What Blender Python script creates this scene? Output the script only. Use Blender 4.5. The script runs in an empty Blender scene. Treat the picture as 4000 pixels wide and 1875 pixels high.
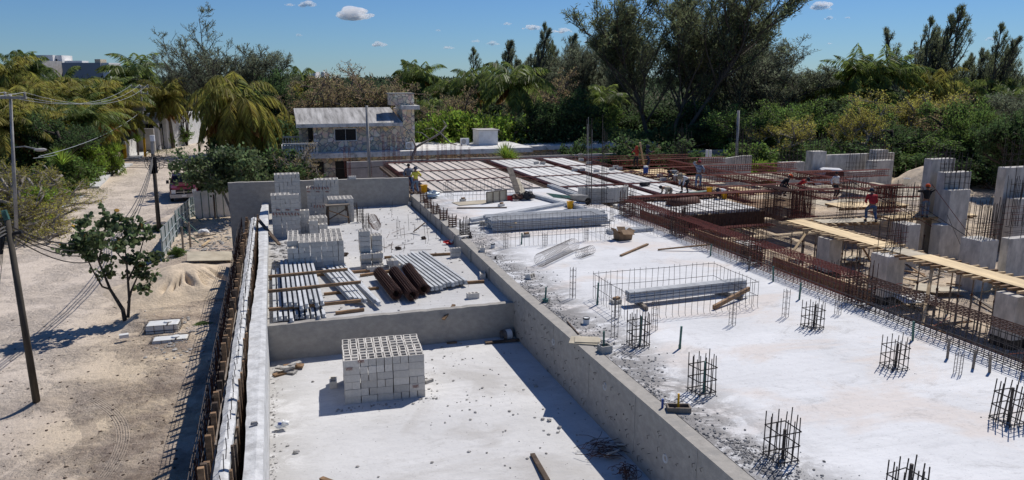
import bpy, math, random
import numpy as np
from mathutils import Vector, Matrix
R = math.radians
C = bpy.context.scene.collection
SC = bpy.context.scene

# ---------------------------------------------------------------- camera, sky, sun
F = 2900.; CX = 2000.; CY = 937.5; HY = 310.; H = 6.4
PIT = math.atan((CY-HY)/F); TH = R(17.6)
cd = bpy.data.cameras.new('camera'); cam = bpy.data.objects.new('camera', cd); C.objects.link(cam)
cd.sensor_width = 36; cd.lens = 36*F/4000; cd.clip_end = 20000; cd.clip_start = .1
cam.location = (0, 0, H); cam.rotation_euler = (R(90)-PIT, 0, -TH)
SC.camera = cam
SC.render.resolution_x = 1024; SC.render.resolution_y = 480
SUNV = Vector((.585, .42, 1.0)).normalized()
W = bpy.data.worlds.new('World'); SC.world = W; W.use_nodes = True
nt = W.node_tree; sky = nt.nodes.new('ShaderNodeTexSky'); sky.sky_type = 'NISHITA'; sky.sun_disc = False
sky.sun_elevation = math.asin(SUNV.z); sky.sun_rotation = math.atan2(SUNV.x, SUNV.y)
sky.air_density = 1.0; sky.dust_density = .0; sky.ozone_density = 3.0; sky.altitude = 0
bg = nt.nodes['Background']; bg.inputs[1].default_value = .062
tint = nt.nodes.new('ShaderNodeMix'); tint.data_type = 'RGBA'; tint.blend_type = 'MULTIPLY'; tint.inputs[0].default_value = 1; tint.inputs[7].default_value = (.53, .80, 1.20, 1)
nt.links.new(sky.outputs[0], tint.inputs[6]); nt.links.new(tint.outputs[2], bg.inputs[0])
sd = bpy.data.lights.new('sun', 'SUN'); sd.energy = 4.0; sd.angle = R(.5); sd.color = (1, .955, .90)
sun = bpy.data.objects.new('sun', sd); C.objects.link(sun)
sun.rotation_euler = SUNV.to_track_quat('Z', 'Y').to_euler()
SC.view_settings.view_transform = 'Standard'; SC.view_settings.look = 'None'
SC.view_settings.exposure = .1; SC.view_settings.gamma = 1
SC.cycles.max_bounces = 6; SC.cycles.transparent_max_bounces = 8

# ---------------------------------------------------------------- surveying: photo points to places in the site grid
_s, _c = math.sin(PIT), math.cos(PIT); _st, _ct = math.sin(TH), math.cos(TH)
def _rot(a, b): return (a*_ct+b*_st, -a*_st+b*_ct)
def P(x, y, z=0.):
    a = (x-CX)/F; b = (y-CY)/F; k = (H-z)/(_s+b*_c)
    return Vector(_rot(a*k, k*(_c-b*_s))+(z,))
def D(x, y, d):
    a = (x-CX)/F; b = (y-CY)/F; k = d/(_c-b*_s)
    return Vector(_rot(a*k, d)+(H-k*(_s+b*_c),))
def fd(q): return q[0]*_st+q[1]*_ct
def hgt(bx, by, ty, z): b = P(bx, by, z); return D(bx, ty, fd(b))[2]-z
def QY(x, y, Y0):
    a = P(x, y, H-1); t = Y0/a[1]; return Vector((a[0]*t, Y0, H-t))
def QX(x, y, X0):
    a = P(x, y, H-1); t = X0/a[0]; return Vector((X0, a[1]*t, H-t))

# ---------------------------------------------------------------- materials
M = {}
def mat(name, col, rough=.85, metal=0, var=.18, scale=3., bump=0., bscale=30., col2=None, stretch=None, obj=False, leaf=False, spec=.3, grime=None, gscale=.6, gamt=.5, coords='Object'):
    m = bpy.data.materials.new(name); m.use_nodes = True; n = m.node_tree.nodes; l = m.node_tree.links
    b = n['Principled BSDF']; b.inputs['Roughness'].default_value = rough; b.inputs['Metallic'].default_value = metal
    b.inputs['Specular IOR Level'].default_value = spec
    tc = n.new('ShaderNodeTexCoord'); src = tc.outputs['Object']
    if coords == 'World':
        g = n.new('ShaderNodeNewGeometry'); src = g.outputs['Position']
    if stretch:
        mp = n.new('ShaderNodeMapping'); mp.inputs['Scale'].default_value = stretch; l.new(src, mp.inputs[0]); src = mp.outputs[0]
    no = n.new('ShaderNodeTexNoise'); no.inputs['Scale'].default_value = scale; no.inputs['Detail'].default_value = 7; no.inputs['Roughness'].default_value = .62; l.new(src, no.inputs['Vector'])
    c2 = col2 or tuple(max(0, v*(1-var*2)) for v in col); c1 = tuple(min(1, v*(1+var)) for v in col) if not col2 else col
    rp = n.new('ShaderNodeValToRGB'); rp.color_ramp.elements[0].position = .35; rp.color_ramp.elements[1].position = .65
    rp.color_ramp.elements[0].color = c2+(1,); rp.color_ramp.elements[1].color = c1+(1,)
    l.new(no.outputs[0], rp.inputs[0]); out = rp.outputs[0]
    if leaf or obj:
        if leaf:
            g = n.new('ShaderNodeNewGeometry'); rnd = g.outputs['Random Per Island']
        else:
            oi = n.new('ShaderNodeObjectInfo'); rnd = oi.outputs['Random']
        mr = n.new('ShaderNodeMapRange'); mr.inputs[3].default_value = .62 if leaf else .80; mr.inputs[4].default_value = 1.45 if leaf else 1.12; l.new(rnd, mr.inputs[0])
        hs = n.new('ShaderNodeHueSaturation'); l.new(out, hs.inputs['Color']); l.new(mr.outputs[0], hs.inputs['Value']); out = hs.outputs[0]
        if leaf:
            mr2 = n.new('ShaderNodeMapRange'); mr2.inputs[3].default_value = .475; mr2.inputs[4].default_value = .52
            l.new(rnd, mr2.inputs[0]); l.new(mr2.outputs[0], hs.inputs['Hue'])
    if grime:
        n2 = n.new('ShaderNodeTexNoise'); n2.inputs['Scale'].default_value = gscale; n2.inputs['Detail'].default_value = 9; n2.inputs['Roughness'].default_value = .7; l.new(src, n2.inputs['Vector'])
        r2 = n.new('ShaderNodeValToRGB'); r2.color_ramp.elements[0].position = .5; r2.color_ramp.elements[1].position = .66
        r2.color_ramp.elements[0].color = (0, 0, 0, 1); r2.color_ramp.elements[1].color = (gamt, gamt, gamt, 1); l.new(n2.outputs[0], r2.inputs[0])
        mx = n.new('ShaderNodeMix'); mx.data_type = 'RGBA'; l.new(r2.outputs[0], mx.inputs[0]); l.new(out, mx.inputs[6]); mx.inputs[7].default_value = tuple(grime)+(1,); out = mx.outputs[2]
    l.new(out, b.inputs['Base Color'])
    if bump:
        nb = n.new('ShaderNodeTexNoise'); nb.inputs['Scale'].default_value = bscale; nb.inputs['Detail'].default_value = 5; l.new(src, nb.inputs['Vector'])
        bp = n.new('ShaderNodeBump'); bp.inputs['Strength'].default_value = 1; bp.inputs['Distance'].default_value = bump; l.new(nb.outputs[0], bp.inputs['Height']); l.new(bp.outputs[0], b.inputs['Normal'])
    if leaf:
        tr = n.new('ShaderNodeBsdfTranslucent'); l.new(out, tr.inputs[0]); ms = n.new('ShaderNodeMixShader'); ms.inputs[0].default_value = .60
        l.new(b.outputs[0], ms.inputs[1]); l.new(tr.outputs[0], ms.inputs[2]); l.new(ms.outputs[0], n['Material Output'].inputs[0])
    M[name] = m; return m
mat('conc', (.40, .385, .35), .9, var=.16, scale=1.6, bump=.012, bscale=9, grime=(.22, .215, .2), gscale=1.1, gamt=.7, coords='World')
mat('conc_light', (.60, .60, .585), .9, var=.12, scale=4, bump=.015, bscale=14, grime=(.33, .32, .3), gscale=2.5, gamt=.6, coords='World')
mat('conc_wall', (.37, .345, .305), .9, var=.07, scale=5, bump=.010, bscale=16, grime=(.24, .235, .22), gscale=2.2, gamt=.5, coords='World', stretch=(1, 1, 1.3))
mat('column', (.56, .53, .48), .9, var=.14, scale=2, bump=.01, bscale=12, grime=(.27, .26, .25), gscale=1.6, gamt=.6, coords='World', stretch=(1.5, 1.5, .6))
mat('block', (.64, .60, .53), .95, var=.07, scale=9, bump=.006, bscale=70, obj=True, grime=(.38, .37, .35), gscale=2, gamt=.35)
mat('joist', (.53, .54, .54), .9, var=.08, scale=4, bump=.004, bscale=40, obj=True)
mat('striptan', (.62, .545, .475), .9, var=.10, scale=3.5, obj=True, grime=(.36, .30, .25), gscale=1.6, gamt=.6)
mat('strip', (.66, .645, .61), .9, var=.06, scale=2.5, obj=True, grime=(.45, .40, .34), gscale=1.3, gamt=.5)
mat('rust', (.13, .06, .04), .8, var=.3, scale=12, col2=(.055, .03, .024))
mat('redrust', (.25, .07, .05), .8, var=.3, scale=9, col2=(.12, .042, .034))
mat('steel', (.075, .062, .055), .65, metal=.2, var=.3, scale=10)
mat('wirecol', (.16, .14, .13), .6, metal=.3, var=.2, scale=10)
mat('wood', (.30, .185, .10), .8, var=.25, scale=3, stretch=(1, 1, 6), obj=True)
mat('woodgrey', (.25, .21, .17), .85, var=.2, scale=5, obj=True)
mat('wooddark', (.12, .085, .06), .85, var=.25, scale=5, obj=True)
mat('lumber', (.60, .44, .25), .8, var=.15, scale=4, obj=True)
mat('ply', (.76, .58, .33), .75, var=.12, scale=1.2, coords='World', stretch=(2.5, .5, 1), grime=(.45, .33, .2), gscale=1.0, gamt=.5)
mat('plypale', (.50, .44, .33), .8, var=.12, scale=1.5, coords='World', grime=(.3, .24, .17), gscale=1.4, gamt=.5)
mat('whitewash', (.70, .685, .65), .9, var=.08, scale=1.2, coords='World', grime=(.2, .2, .19), gscale=1.8, gamt=.75)
mat('whitepaint', (.72, .72, .71), .8, var=.05, scale=2, grime=(.45, .43, .4), gscale=1.4, gamt=.4, coords='World')
mat('grey_paint', (.42, .40, .38), .85, var=.08, scale=1, coords='World', grime=(.2, .19, .18), gscale=.7, gamt=.6)
mat('bluegrey', (.27, .28, .31), .8, var=.05, scale=.1)
mat('farwhite', (.82, .80, .76), .8, var=.03, scale=.1)
mat('glass_dark', (.012, .013, .017), .25, var=.1, spec=.2)
mat('galv', (.50, .56, .58), .42, metal=.55, var=.1, scale=2)
mat('green_paint', (.06, .16, .12), .6, var=.2)
mat('teal_pipe', (.07, .17, .14), .55, var=.25, scale=6)
mat('plastic_white', (.72, .73, .72), .45, var=.08, scale=3, grime=(.5, .46, .38), gscale=3, gamt=.6)
mat('yellow', (.80, .42, .02), .5, var=.08)
mat('redplastic', (.55, .03, .03), .45, var=.08)
mat('blueplastic', (.03, .08, .30), .45, var=.1)
mat('black', (.02, .02, .022), .6, var=.2)
mat('rubber', (.018, .018, .02), .85, var=.2)
mat('cardboard', (.26, .17, .10), .85, var=.15, scale=4)
mat('pole_wood', (.085, .072, .055), .85, var=.25, scale=3, stretch=(3, 3, .4))
mat('pole_conc', (.34, .33, .31), .9, var=.15, scale=2)
mat('cable', (.03, .03, .033), .6, var=.1)
mat('wire_al', (.34, .36, .37), .5, metal=.3, var=.1)
mat('bark', (.085, .070, .056), .95, var=.25, scale=8, stretch=(1, 1, .3))
mat('palebark', (.30, .27, .235), .95, var=.2, scale=6)
mat('palmbark', (.17, .15, .125), .95, var=.25, scale=4, stretch=(.3, .3, 5))
mat('twig', (.20, .155, .125), .95, var=.25, scale=6)
mat('sand', (.60, .49, .36), .95, var=.1, scale=4, bump=.03, bscale=12)
mat('gravelmat', (.27, .265, .26), .95, var=.35, scale=20, leaf=False)
mat('rock', (.45, .43, .40), .95, var=.25, scale=6, bump=.01, bscale=25, obj=True)
mat('darkrock', (.09, .065, .05), .95, var=.25, scale=8)
mat('carred', (.10, .012, .015), .28, var=.05, spec=.6)
mat('carwhite', (.72, .73, .75), .3, var=.03, spec=.5)
mat('chrome', (.5, .5, .5), .25, metal=.9, var=.05)
mat('cloudmat', (.95, .95, .96), 1., var=.01)
_m = M['cloudmat'].node_tree; _v = _m.nodes.new('ShaderNodeVolumeScatter'); _v.inputs['Density'].default_value = .035; _v.inputs['Anisotropy'].default_value = .35; _v.inputs['Color'].default_value = (1, 1, 1, 1)
for _l in list(_m.links):
    if _l.to_node.type == 'OUTPUT_MATERIAL': _m.links.remove(_l)
_m.links.new(_v.outputs[0], _m.nodes['Material Output'].inputs['Volume'])
SC.cycles.volume_bounces = 5; SC.cycles.max_bounces = 8
mat('skin', (.30, .155, .095), .6, var=.08)
for k, c in dict(blacksh=(.018, .018, .02), navy=(.022, .03, .06), jeans=(.06, .10, .19), jeansl=(.15, .21, .30), redsh=(.42, .03, .035), orangesh=(.40, .065, .035), whitesh=(.66, .66, .66), cream=(.42, .37, .29), greysh=(.17, .185, .20), yellowsh=(.72, .62, .08), plaid=(.20, .21, .25), khaki=(.30, .25, .18), helmet=(.70, .10, .02), maroon=(.30, .03, .04), dark=(.03, .03, .035)).items():
    mat(k, c, .85, var=.15, scale=9)
mat('floral', (.45, .48, .52), .85, scale=9, col2=(.02, .035, .09))
mat('stamp_red', (.34, .17, .14), .9, var=.3, scale=30)
mat('stamp_dark', (.10, .06, .05), .9, var=.2)
mat('crate_red', (.30, .05, .03), .9, var=.2)
# leaves
mat('lf_dark', (0.091, 0.146, 0.054), .7, var=.25, scale=.5, leaf=True)
mat('lf_mid', (0.155, 0.238, 0.060), .7, var=.25, scale=.5, leaf=True)
mat('lf_bright', (0.260, 0.377, 0.058), .7, var=.25, scale=.6, leaf=True)
mat('lf_yellow', (0.428, 0.389, 0.095), .7, var=.3, scale=.5, leaf=True)
mat('lf_brown', (0.476, 0.317, 0.206), .85, scale=.35, col2=(0.317, 0.285, 0.135), leaf=True)
mat('lf_pine', (.205, .235, .12), .85, var=.25, scale=.5, leaf=True)
mat('lf_pine2', (0.231, 0.262, 0.167), .85, var=.25, scale=.5, leaf=True)
mat('lf_palm', (0.238, 0.285, 0.071), .5, scale=.5, col2=(0.120, 0.174, 0.054), leaf=True, spec=.4)
mat('lf_palmgold', (.38, .32, .075), .6, scale=.5, col2=(.18, .21, .05), leaf=True)
mat('lf_deadpalm', (.38, .22, .075), .8, scale=.6, col2=(.24, .13, .045), leaf=True)
mat('lf_sea', (.14, .19, .085), .45, var=.25, scale=2, leaf=True, spec=.4)
mat('lf_orange', (.50, .22, .03), .6, var=.2, scale=2, leaf=True)
mat('lf_far', (0.076, 0.107, 0.055), .9, var=.3, scale=.05, leaf=True)
mat('lf_grass', (0.169, 0.195, 0.052), .8, var=.25, scale=.6, leaf=True)

# ---------------------------------------------------------------- mesh helpers
class MB:
    def __init__(s): s.v = []; s.f = []
    def add(s, vs, fs):
        o = len(s.v); s.v += [tuple(v) for v in vs]; s.f += [tuple(i+o for i in f) for f in fs]; return s
    def box(s, c, d, rz=0, rx=0, ry=0, top=1.):
        m = Matrix.Rotation(rz, 3, 'Z') @ Matrix.Rotation(ry, 3, 'Y') @ Matrix.Rotation(rx, 3, 'X'); c = Vector(c)
        vs = [c+m @ Vector((x*d[0]/2*(top if z > 0 else 1), y*d[1]/2*(top if z > 0 else 1), z*d[2]/2)) for z in (-1, 1) for y in (-1, 1) for x in (-1, 1)]
        return s.add(vs, [(0, 2, 3, 1), (4, 5, 7, 6), (0, 1, 5, 4), (2, 6, 7, 3), (0, 4, 6, 2), (1, 3, 7, 5)])
    def b2(s, x0, x1, y0, y1, z0, z1): return s.box(((x0+x1)/2, (y0+y1)/2, (z0+z1)/2), (x1-x0, y1-y0, z1-z0))
    def plank(s, p, q, w, t):
        p = Vector(p); q = Vector(q); d = q-p; u = d.normalized()
        side = u.cross(Vector((0, 0, 1)))
        side = side.normalized() if side.length > 1e-3 else Vector((1, 0, 0))
        up = side.cross(u).normalized(); vs = []
        for e in (p, q):
            for a, b in ((-1, -1), (1, -1), (1, 1), (-1, 1)): vs.append(e+side*a*w/2+up*b*t/2)
        return s.add(vs, [(0, 1, 2, 3), (4, 7, 6, 5), (0, 4, 5, 1), (1, 5, 6, 2), (2, 6, 7, 3), (3, 7, 4, 0)])
    def bar(s, p, q, r, n=4, r2=None, cap=True): return s.tube([p, q], [r, r if r2 is None else r2], n, cap)
    def tube(s, pts, rs, n=6, cap=True):
        pts = [Vector(p) for p in pts]; rs = rs if hasattr(rs, '__len__') else [rs]*len(pts); o = len(s.v); prev = None
        for i, p in enumerate(pts):
            d = (pts[min(i+1, len(pts)-1)]-pts[max(i-1, 0)]); d = d.normalized() if d.length > 1e-9 else Vector((0, 0, 1))
            a = prev if prev is not None else (Vector((1, 0, 0)) if abs(d.x) < .8 else Vector((0, 1, 0)))
            a = (a-d*a.dot(d)).normalized(); b = d.cross(a); prev = a
            for k in range(n):
                t = 2*math.pi*k/n; s.v.append(tuple(p+(a*math.cos(t)+b*math.sin(t))*rs[i]))
        for i in range(len(pts)-1):
            for k in range(n): s.f.append((o+i*n+k, o+i*n+(k+1) % n, o+(i+1)*n+(k+1) % n, o+(i+1)*n+k))
        if cap: s.f.append(tuple(o+k for k in range(n))[::-1]); s.f.append(tuple(o+(len(pts)-1)*n+k for k in range(n)))
        return s
    def lathe(s, prof, c=(0, 0, 0), n=16):
        o = len(s.v)
        for r, z in prof:
            for k in range(n): t = 2*math.pi*k/n; s.v.append((c[0]+r*math.cos(t), c[1]+r*math.sin(t), c[2]+z))
        for i in range(len(prof)-1):
            for k in range(n): s.f.append((o+i*n+k, o+i*n+(k+1) % n, o+(i+1)*n+(k+1) % n, o+(i+1)*n+k))
        return s
    def prism(s, poly, z0, z1, f=None):
        n = len(poly); f = f or (lambda x, y, z: (x, y, z))
        return s.add([f(x, y, z0) for x, y in poly]+[f(x, y, z1) for x, y in poly],
                     [tuple(range(n))[::-1], tuple(range(n, 2*n))]+[(i, (i+1) % n, n+(i+1) % n, n+i) for i in range(n)])
    def blob(s, c, r, rng, n=7, m=5, j=.25):
        o = len(s.v)
        for i in range(m+1):
            t = math.pi*i/m
            for k in range(n):
                a = 2*math.pi*k/n; q = 1+rng.uniform(-j, j) if 0 < i < m else 1
                s.v.append((c[0]+r[0]*math.sin(t)*math.cos(a)*q, c[1]+r[1]*math.sin(t)*math.sin(a)*q, c[2]+r[2]*math.cos(t)*q))
        for i in range(m):
            for k in range(n): s.f.append((o+i*n+k, o+(i+1)*n+k, o+(i+1)*n+(k+1) % n, o+i*n+(k+1) % n))
        return s
def mesh_of(name, mb, m, org=(0, 0, 0), smooth=False):
    me = bpy.data.meshes.new(name); ox, oy, oz = org
    me.from_pydata([(v[0]-ox, v[1]-oy, v[2]-oz) for v in mb.v], [], mb.f)
    me.materials.append(M[m] if isinstance(m, str) else m)
    if smooth: me.polygons.foreach_set('use_smooth', [True]*len(me.polygons))
    me.update(); return me
def tag(o, label=None, cat=None, group=None, kind=None):
    if label: o['label'] = label
    if cat: o['category'] = cat
    if group: o['group'] = group
    if kind: o['kind'] = kind
    return o
def bevel(o, w, seg=2):
    b = o.modifiers.new('bevel', 'BEVEL'); b.width = w; b.segments = seg; b.limit_method = 'ANGLE'; return o
def thing(name, label, cat, loc=(0, 0, 0), rz=0, group=None):
    o = bpy.data.objects.new(name, None); C.objects.link(o); o.location = loc; o.rotation_euler = (0, 0, rz); o.empty_display_size = .1
    return tag(o, label, cat, group)
def part(name, mb, m, parent, local=False, smooth=False, label=None):
    """mb in world coordinates unless local; parent unrotated when world"""
    org = (0, 0, 0)
    if not local:
        org = Vector(parent.location)
        if parent.parent: org = org+Vector(parent.parent.location)
    me = mesh_of(name, mb, m, org, smooth); o = bpy.data.objects.new(name, me); C.objects.link(o); o.parent = parent
    if label: o['label'] = label
    return o
def single(name, mb, m, label, cat, group=None, kind=None, smooth=False, org=None):
    if org is None:
        a = np.array(mb.v); org = tuple((a.min(0)+a.max(0))/2); org = (org[0], org[1], a[:, 2].min())
    me = mesh_of(name, mb, m, org, smooth); o = bpy.data.objects.new(name, me); C.objects.link(o); o.location = org
    return tag(o, label, cat, group, kind)
def struct(name, mb, m, smooth=False):
    o = bpy.data.objects.new(name, mesh_of(name, mb, m, (0, 0, 0), smooth)); C.objects.link(o); o['kind'] = 'structure'; return o
def kids(o): return [c for c in ALLKIDS.get(o.name, [])]
def dup(root, loc, rz=0, label=None, group=None, scale=None, tilt=None):
    r = root.copy(); C.objects.link(r); r.location = loc; r.rotation_euler = (tilt[0] if tilt else 0, tilt[1] if tilt else 0, rz)
    if scale is not None: r.scale = scale if hasattr(scale, '__len__') else (scale,)*3
    if label: r['label'] = label
    if group: r['group'] = group
    for ch in root.children:
        c = ch.copy(); C.objects.link(c); c.parent = r
        for g in ch.children:
            d = g.copy(); C.objects.link(d); d.parent = c
    return r
_first = {}
def place(key, maker, loc, rz=0, label=None, group=None, scale=None, tilt=None):
    """first call moves the original itself, later calls copy it"""
    if key not in _first:
        o = maker(); _first[key] = o; o.location = loc; o.rotation_euler = (tilt[0] if tilt else 0, tilt[1] if tilt else 0, rz)
        if scale is not None: o.scale = scale if hasattr(scale, '__len__') else (scale,)*3
        if label: o['label'] = label
        if group: o['group'] = group
        return o
    o = dup(_first[key], loc, rz, label, group, scale, tilt)
    if scale is None: o.scale = (1, 1, 1)
    return o
def np_mesh(name, V, Fq, m):
    me = bpy.data.meshes.new(name); V = np.ascontiguousarray(V, dtype=np.float32); n = len(V); k = Fq.shape[1]; nf = len(Fq)
    me.vertices.add(n); me.vertices.foreach_set('co', V.ravel()); me.loops.add(nf*k); me.loops.foreach_set('vertex_index', Fq.ravel().astype(np.int32))
    me.polygons.add(nf); me.polygons.foreach_set('loop_start', np.arange(0, nf*k, k, dtype=np.int32)); me.update(calc_edges=True)
    me.materials.append(M[m]); return me
def leafmesh(name, Cn, U, L, Wd, m, seed=0, droop=0.):
    """N rhombic leaves; Cn base points, U directions, L lengths, Wd widths"""
    g = np.random.default_rng(seed); N = len(Cn); U = U/np.maximum(np.linalg.norm(U, axis=1, keepdims=True), 1e-6)
    S = np.cross(U, g.normal(size=(N, 3))); S /= np.maximum(np.linalg.norm(S, axis=1, keepdims=True), 1e-6)
    L = np.broadcast_to(L, N)[:, None]; Wd = np.broadcast_to(Wd, N)[:, None]
    mid = Cn+U*L*.5; tip = Cn+U*L+np.array([0, 0, -1.])*droop*L
    V = np.stack([Cn, mid+S*Wd*.5, tip, mid-S*Wd*.5], 1).reshape(-1, 3)
    return np_mesh(name, V, np.arange(N*4).reshape(N, 4), m)
def lpart(name, me, parent):
    o = bpy.data.objects.new(name, me); C.objects.link(o); o.parent = parent; return o
# ---------------------------------------------------------------- tree kinds
def unit(v): return v/np.maximum(np.linalg.norm(v, axis=-1, keepdims=True), 1e-9)
def make_palm(seed, th=6., lean=(.5, 0), wind=(.5, .1), nf=24, gold='lf_palm', fl=2.7, dead=7, label='palm', drp=3.3):
    def mk():
        g = np.random.default_rng(seed); root = thing('palm_tree', label, 'palm tree')
        t = np.linspace(0, 1, 8); tr = [(lean[0]*a**1.6, lean[1]*a**1.6, th*a) for a in t]
        part('trunk', MB().tube(tr, [.17-.06*a for a in t], 8), 'palmbark', root, True, True)
        top = np.array(tr[-1]); w = np.array([wind[0], wind[1], 0])
        def fronds(n, elo, ehi, drp, L0, name, m, leafl=.85):
            Cs = []; Us = []; Ls = []; st = MB()
            for i in range(n):
                az = i*2.399+g.uniform(-.3, .3); e = R(g.uniform(elo, ehi)); L = L0*g.uniform(.8, 1.1); d = np.array([math.cos(az)*math.cos(e), math.sin(az)*math.cos(e), math.sin(e)])
                pts = []; p = top.copy(); K = 14; dd = d.copy()
                for k in range(K):
                    pts.append(p.copy()); dd = unit(dd+np.array([0, 0, -drp/K])*(.5+1.2*k/K)+w*(.9/K)); p = p+dd*L/K
                st.tube([tuple(q) for q in pts[::2]], [.03, .025, .02, .016, .012, .009, .006], 3)
                pts = np.array(pts); NS = 48
                for k in range(2, NS):
                    s = k/NS*(K-1); i0 = min(int(s), K-2); a = s-i0; q = pts[i0]*(1-a)+pts[i0+1]*a; tan = unit(pts[i0+1]-pts[i0])
                    side = np.cross(tan, [0, 0, 1.]); side = unit(side) if np.linalg.norm(side) > .05 else np.array([1., 0, 0]); tapr = math.sin(math.pi*min(1, (k/NS)*.85+.18))
                    for sg in (-1, 1):
                        u = side*sg*.62+tan*.5+np.array([0, 0, -.60-.3*g.random()])+w*.35; Cs.append(q); Us.append(u); Ls.append(leafl*tapr*g.uniform(.85, 1.15))
            me = leafmesh(name, np.array(Cs), np.array(Us), np.array(Ls), .078, m, seed, .2)
            o = lpart(name, me, root); part('rachis', st, m, o, True); return o
        fronds(nf, -25, 82, drp, fl, 'crown', gold)
        if dead: fronds(dead, -65, -30, .8, fl*.8, 'dry_frond_skirt', 'lf_deadpalm', .55)
        return root
    return mk
def grow(g, p, d, L, r, lev, out, tips, par):
    n = 4; pts = [p.copy()]; rs = [r]
    for i in range(n):
        d = unit(d+g.normal(size=3)*par['jit']+np.array([par['wind'][0], par['wind'][1], par['up'][min(lev, len(par['up'])-1)]])*.25); p = p+d*L/n; pts.append(p.copy()); rs.append(r*(1-.6*(i+1)/n))
    out.append((pts, rs, lev))
    if lev >= par['levels']:
        tips.append((np.array(pts), d)); return
    if lev >= par['levels']-1: tips.append((np.array(pts), d))
    for j in range(par['n'][lev]):
        f = g.uniform(par['from'][lev], 1); s = f*n; i0 = min(int(s), n-1); q = pts[i0]*(1-(s-i0))+pts[i0+1]*(s-i0)
        az = g.uniform(0, 2*math.pi); ax = np.array([math.cos(az), math.sin(az), 0]); sp = par['spread'][lev]
        nd = unit(unit(d)*(1-sp)+ax*sp+np.array([0, 0, par['lift'][lev]]))
        grow(g, q, nd, L*par['ratio'][lev]*g.uniform(.75, 1.2)*(1.25-par.get('tp', .55)*f), r*.42, lev+1, out, tips, par)
def make_tree(seed, name, label, cat, par, leafm, barkm, N, Ll, Lw, hang=.3, width=1., trunkr=.16, jitter=.28, minr=.012, twigs=True, extra=None):
    """unit-normalised tree: height 1, crown radius `width`*0.5"""
    def mk():
        g = np.random.default_rng(seed); out = []; tips = []
        for k in range(par.get('stems', 1)):
            d0 = unit(np.array([g.normal()*par.get('splay', .1), g.normal()*par.get('splay', .1), 1.]))
            grow(g, np.array([g.normal()*.05, g.normal()*.05, 0.]), d0, par.get('L', 4.)*(1 if k == 0 else g.uniform(par.get('lmin', .8), 1.)), trunkr, 0, out, tips, par)
        allp = np.concatenate([t[0] for t in tips]); zmax = allp[:, 2].max(); c = allp[:, :2].mean(0); rad = np.percentile(np.linalg.norm(allp[:, :2]-c, axis=1), 97)
        sc = np.array([width*.5/rad, width*.5/rad, 1/zmax])
        root = thing(name, label, cat); st = MB()
        for pts, rs, lev in out:
            if lev >= par['levels'] and not twigs: continue
            pp = [tuple(np.array(q)*sc) for q in pts]; st.tube(pp, [max(minr/8, x/zmax) for x in rs], 5 if lev < 2 else 3, lev < 2)
        part('trunk', st, barkm, root, True, True)
        w = np.array([len(t[0]) for t in tips]); idx = g.integers(0, len(tips), N); PS = []; DS = []
        for i in range(len(tips)):
            k = int((idx == i).sum())
            if not k: continue
            pts, d = tips[i]; s = g.uniform(.15, 1, k)*(len(pts)-1); i0 = np.minimum(s.astype(int), len(pts)-2); a = (s-i0)[:, None]
            q = pts[i0]*(1-a)+pts[i0+1]*a; PS.append(q*sc); DS.append(np.repeat(unit(d)[None], k, 0))
        PS = np.concatenate(PS); DS = np.concatenate(DS); PS += g.normal(size=PS.shape)*jitter*.1
        U = DS*.5+g.normal(size=PS.shape)*.75+np.array([par['wind'][0], par['wind'][1], -hang])
        lpart('crown', leafmesh('crown', PS, U, g.uniform(.7, 1.2, len(PS))*Ll, g.uniform(.7, 1.2, len(PS))*Lw, leafm, seed), root)
        if extra:
            k = int(N*extra[1]); ii = g.integers(0, len(PS), k)
            lpart('coloured_leaves', leafmesh('coloured_leaves', PS[ii]+g.normal(size=(k, 3))*.01, g.normal(size=(k, 3)), Ll, Lw, extra[0], seed+5), root)
        return root
    return mk
WR = (.30, .05)  # the wind leans everything to the right
casu = dict(levels=3, n=[17, 7, 5], spread=[.50, .46, .46], lift=[.18, .16, .12], ratio=[.46, .5, .5], up=[.9, .6, .4, .15], jit=.12, wind=WR, stems=3, splay=.22, L=5.5); casu['from'] = [.28, .2, .2]
spire = dict(levels=2, n=[26, 6], spread=[.62, .5], lift=[.5, .35], ratio=[.44, .40], up=[.9, .7, .5], jit=.05, wind=(.30, 0), stems=4, splay=.34, lmin=.6, tp=1.12, L=6.); spire['from'] = [.12, .2]
broad = dict(levels=3, n=[8, 6, 5], spread=[.75, .65, .6], lift=[.1, .1, .1], ratio=[.62, .55, .5], up=[.4, .3, .2, .1], jit=.2, wind=(.05, 0), stems=3, splay=.5, L=2.2); broad['from'] = [.3, .25, .2]
bushp = dict(levels=2, n=[10, 7], spread=[.8, .7], lift=[.1, .1], ratio=[.6, .5], up=[.4, .2, .1], jit=.22, wind=(.03, 0), stems=7, splay=.9, L=1.2); bushp['from'] = [.15, .2]
feather = dict(levels=3, n=[7, 6, 5], spread=[.6, .55, .5], lift=[.3, .25, .1], ratio=[.6, .5, .45], up=[.6, .5, .3, .1], jit=.1, wind=(.1, 0), stems=4, splay=.35, L=5.); feather['from'] = [.3, .25, .2]
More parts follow.
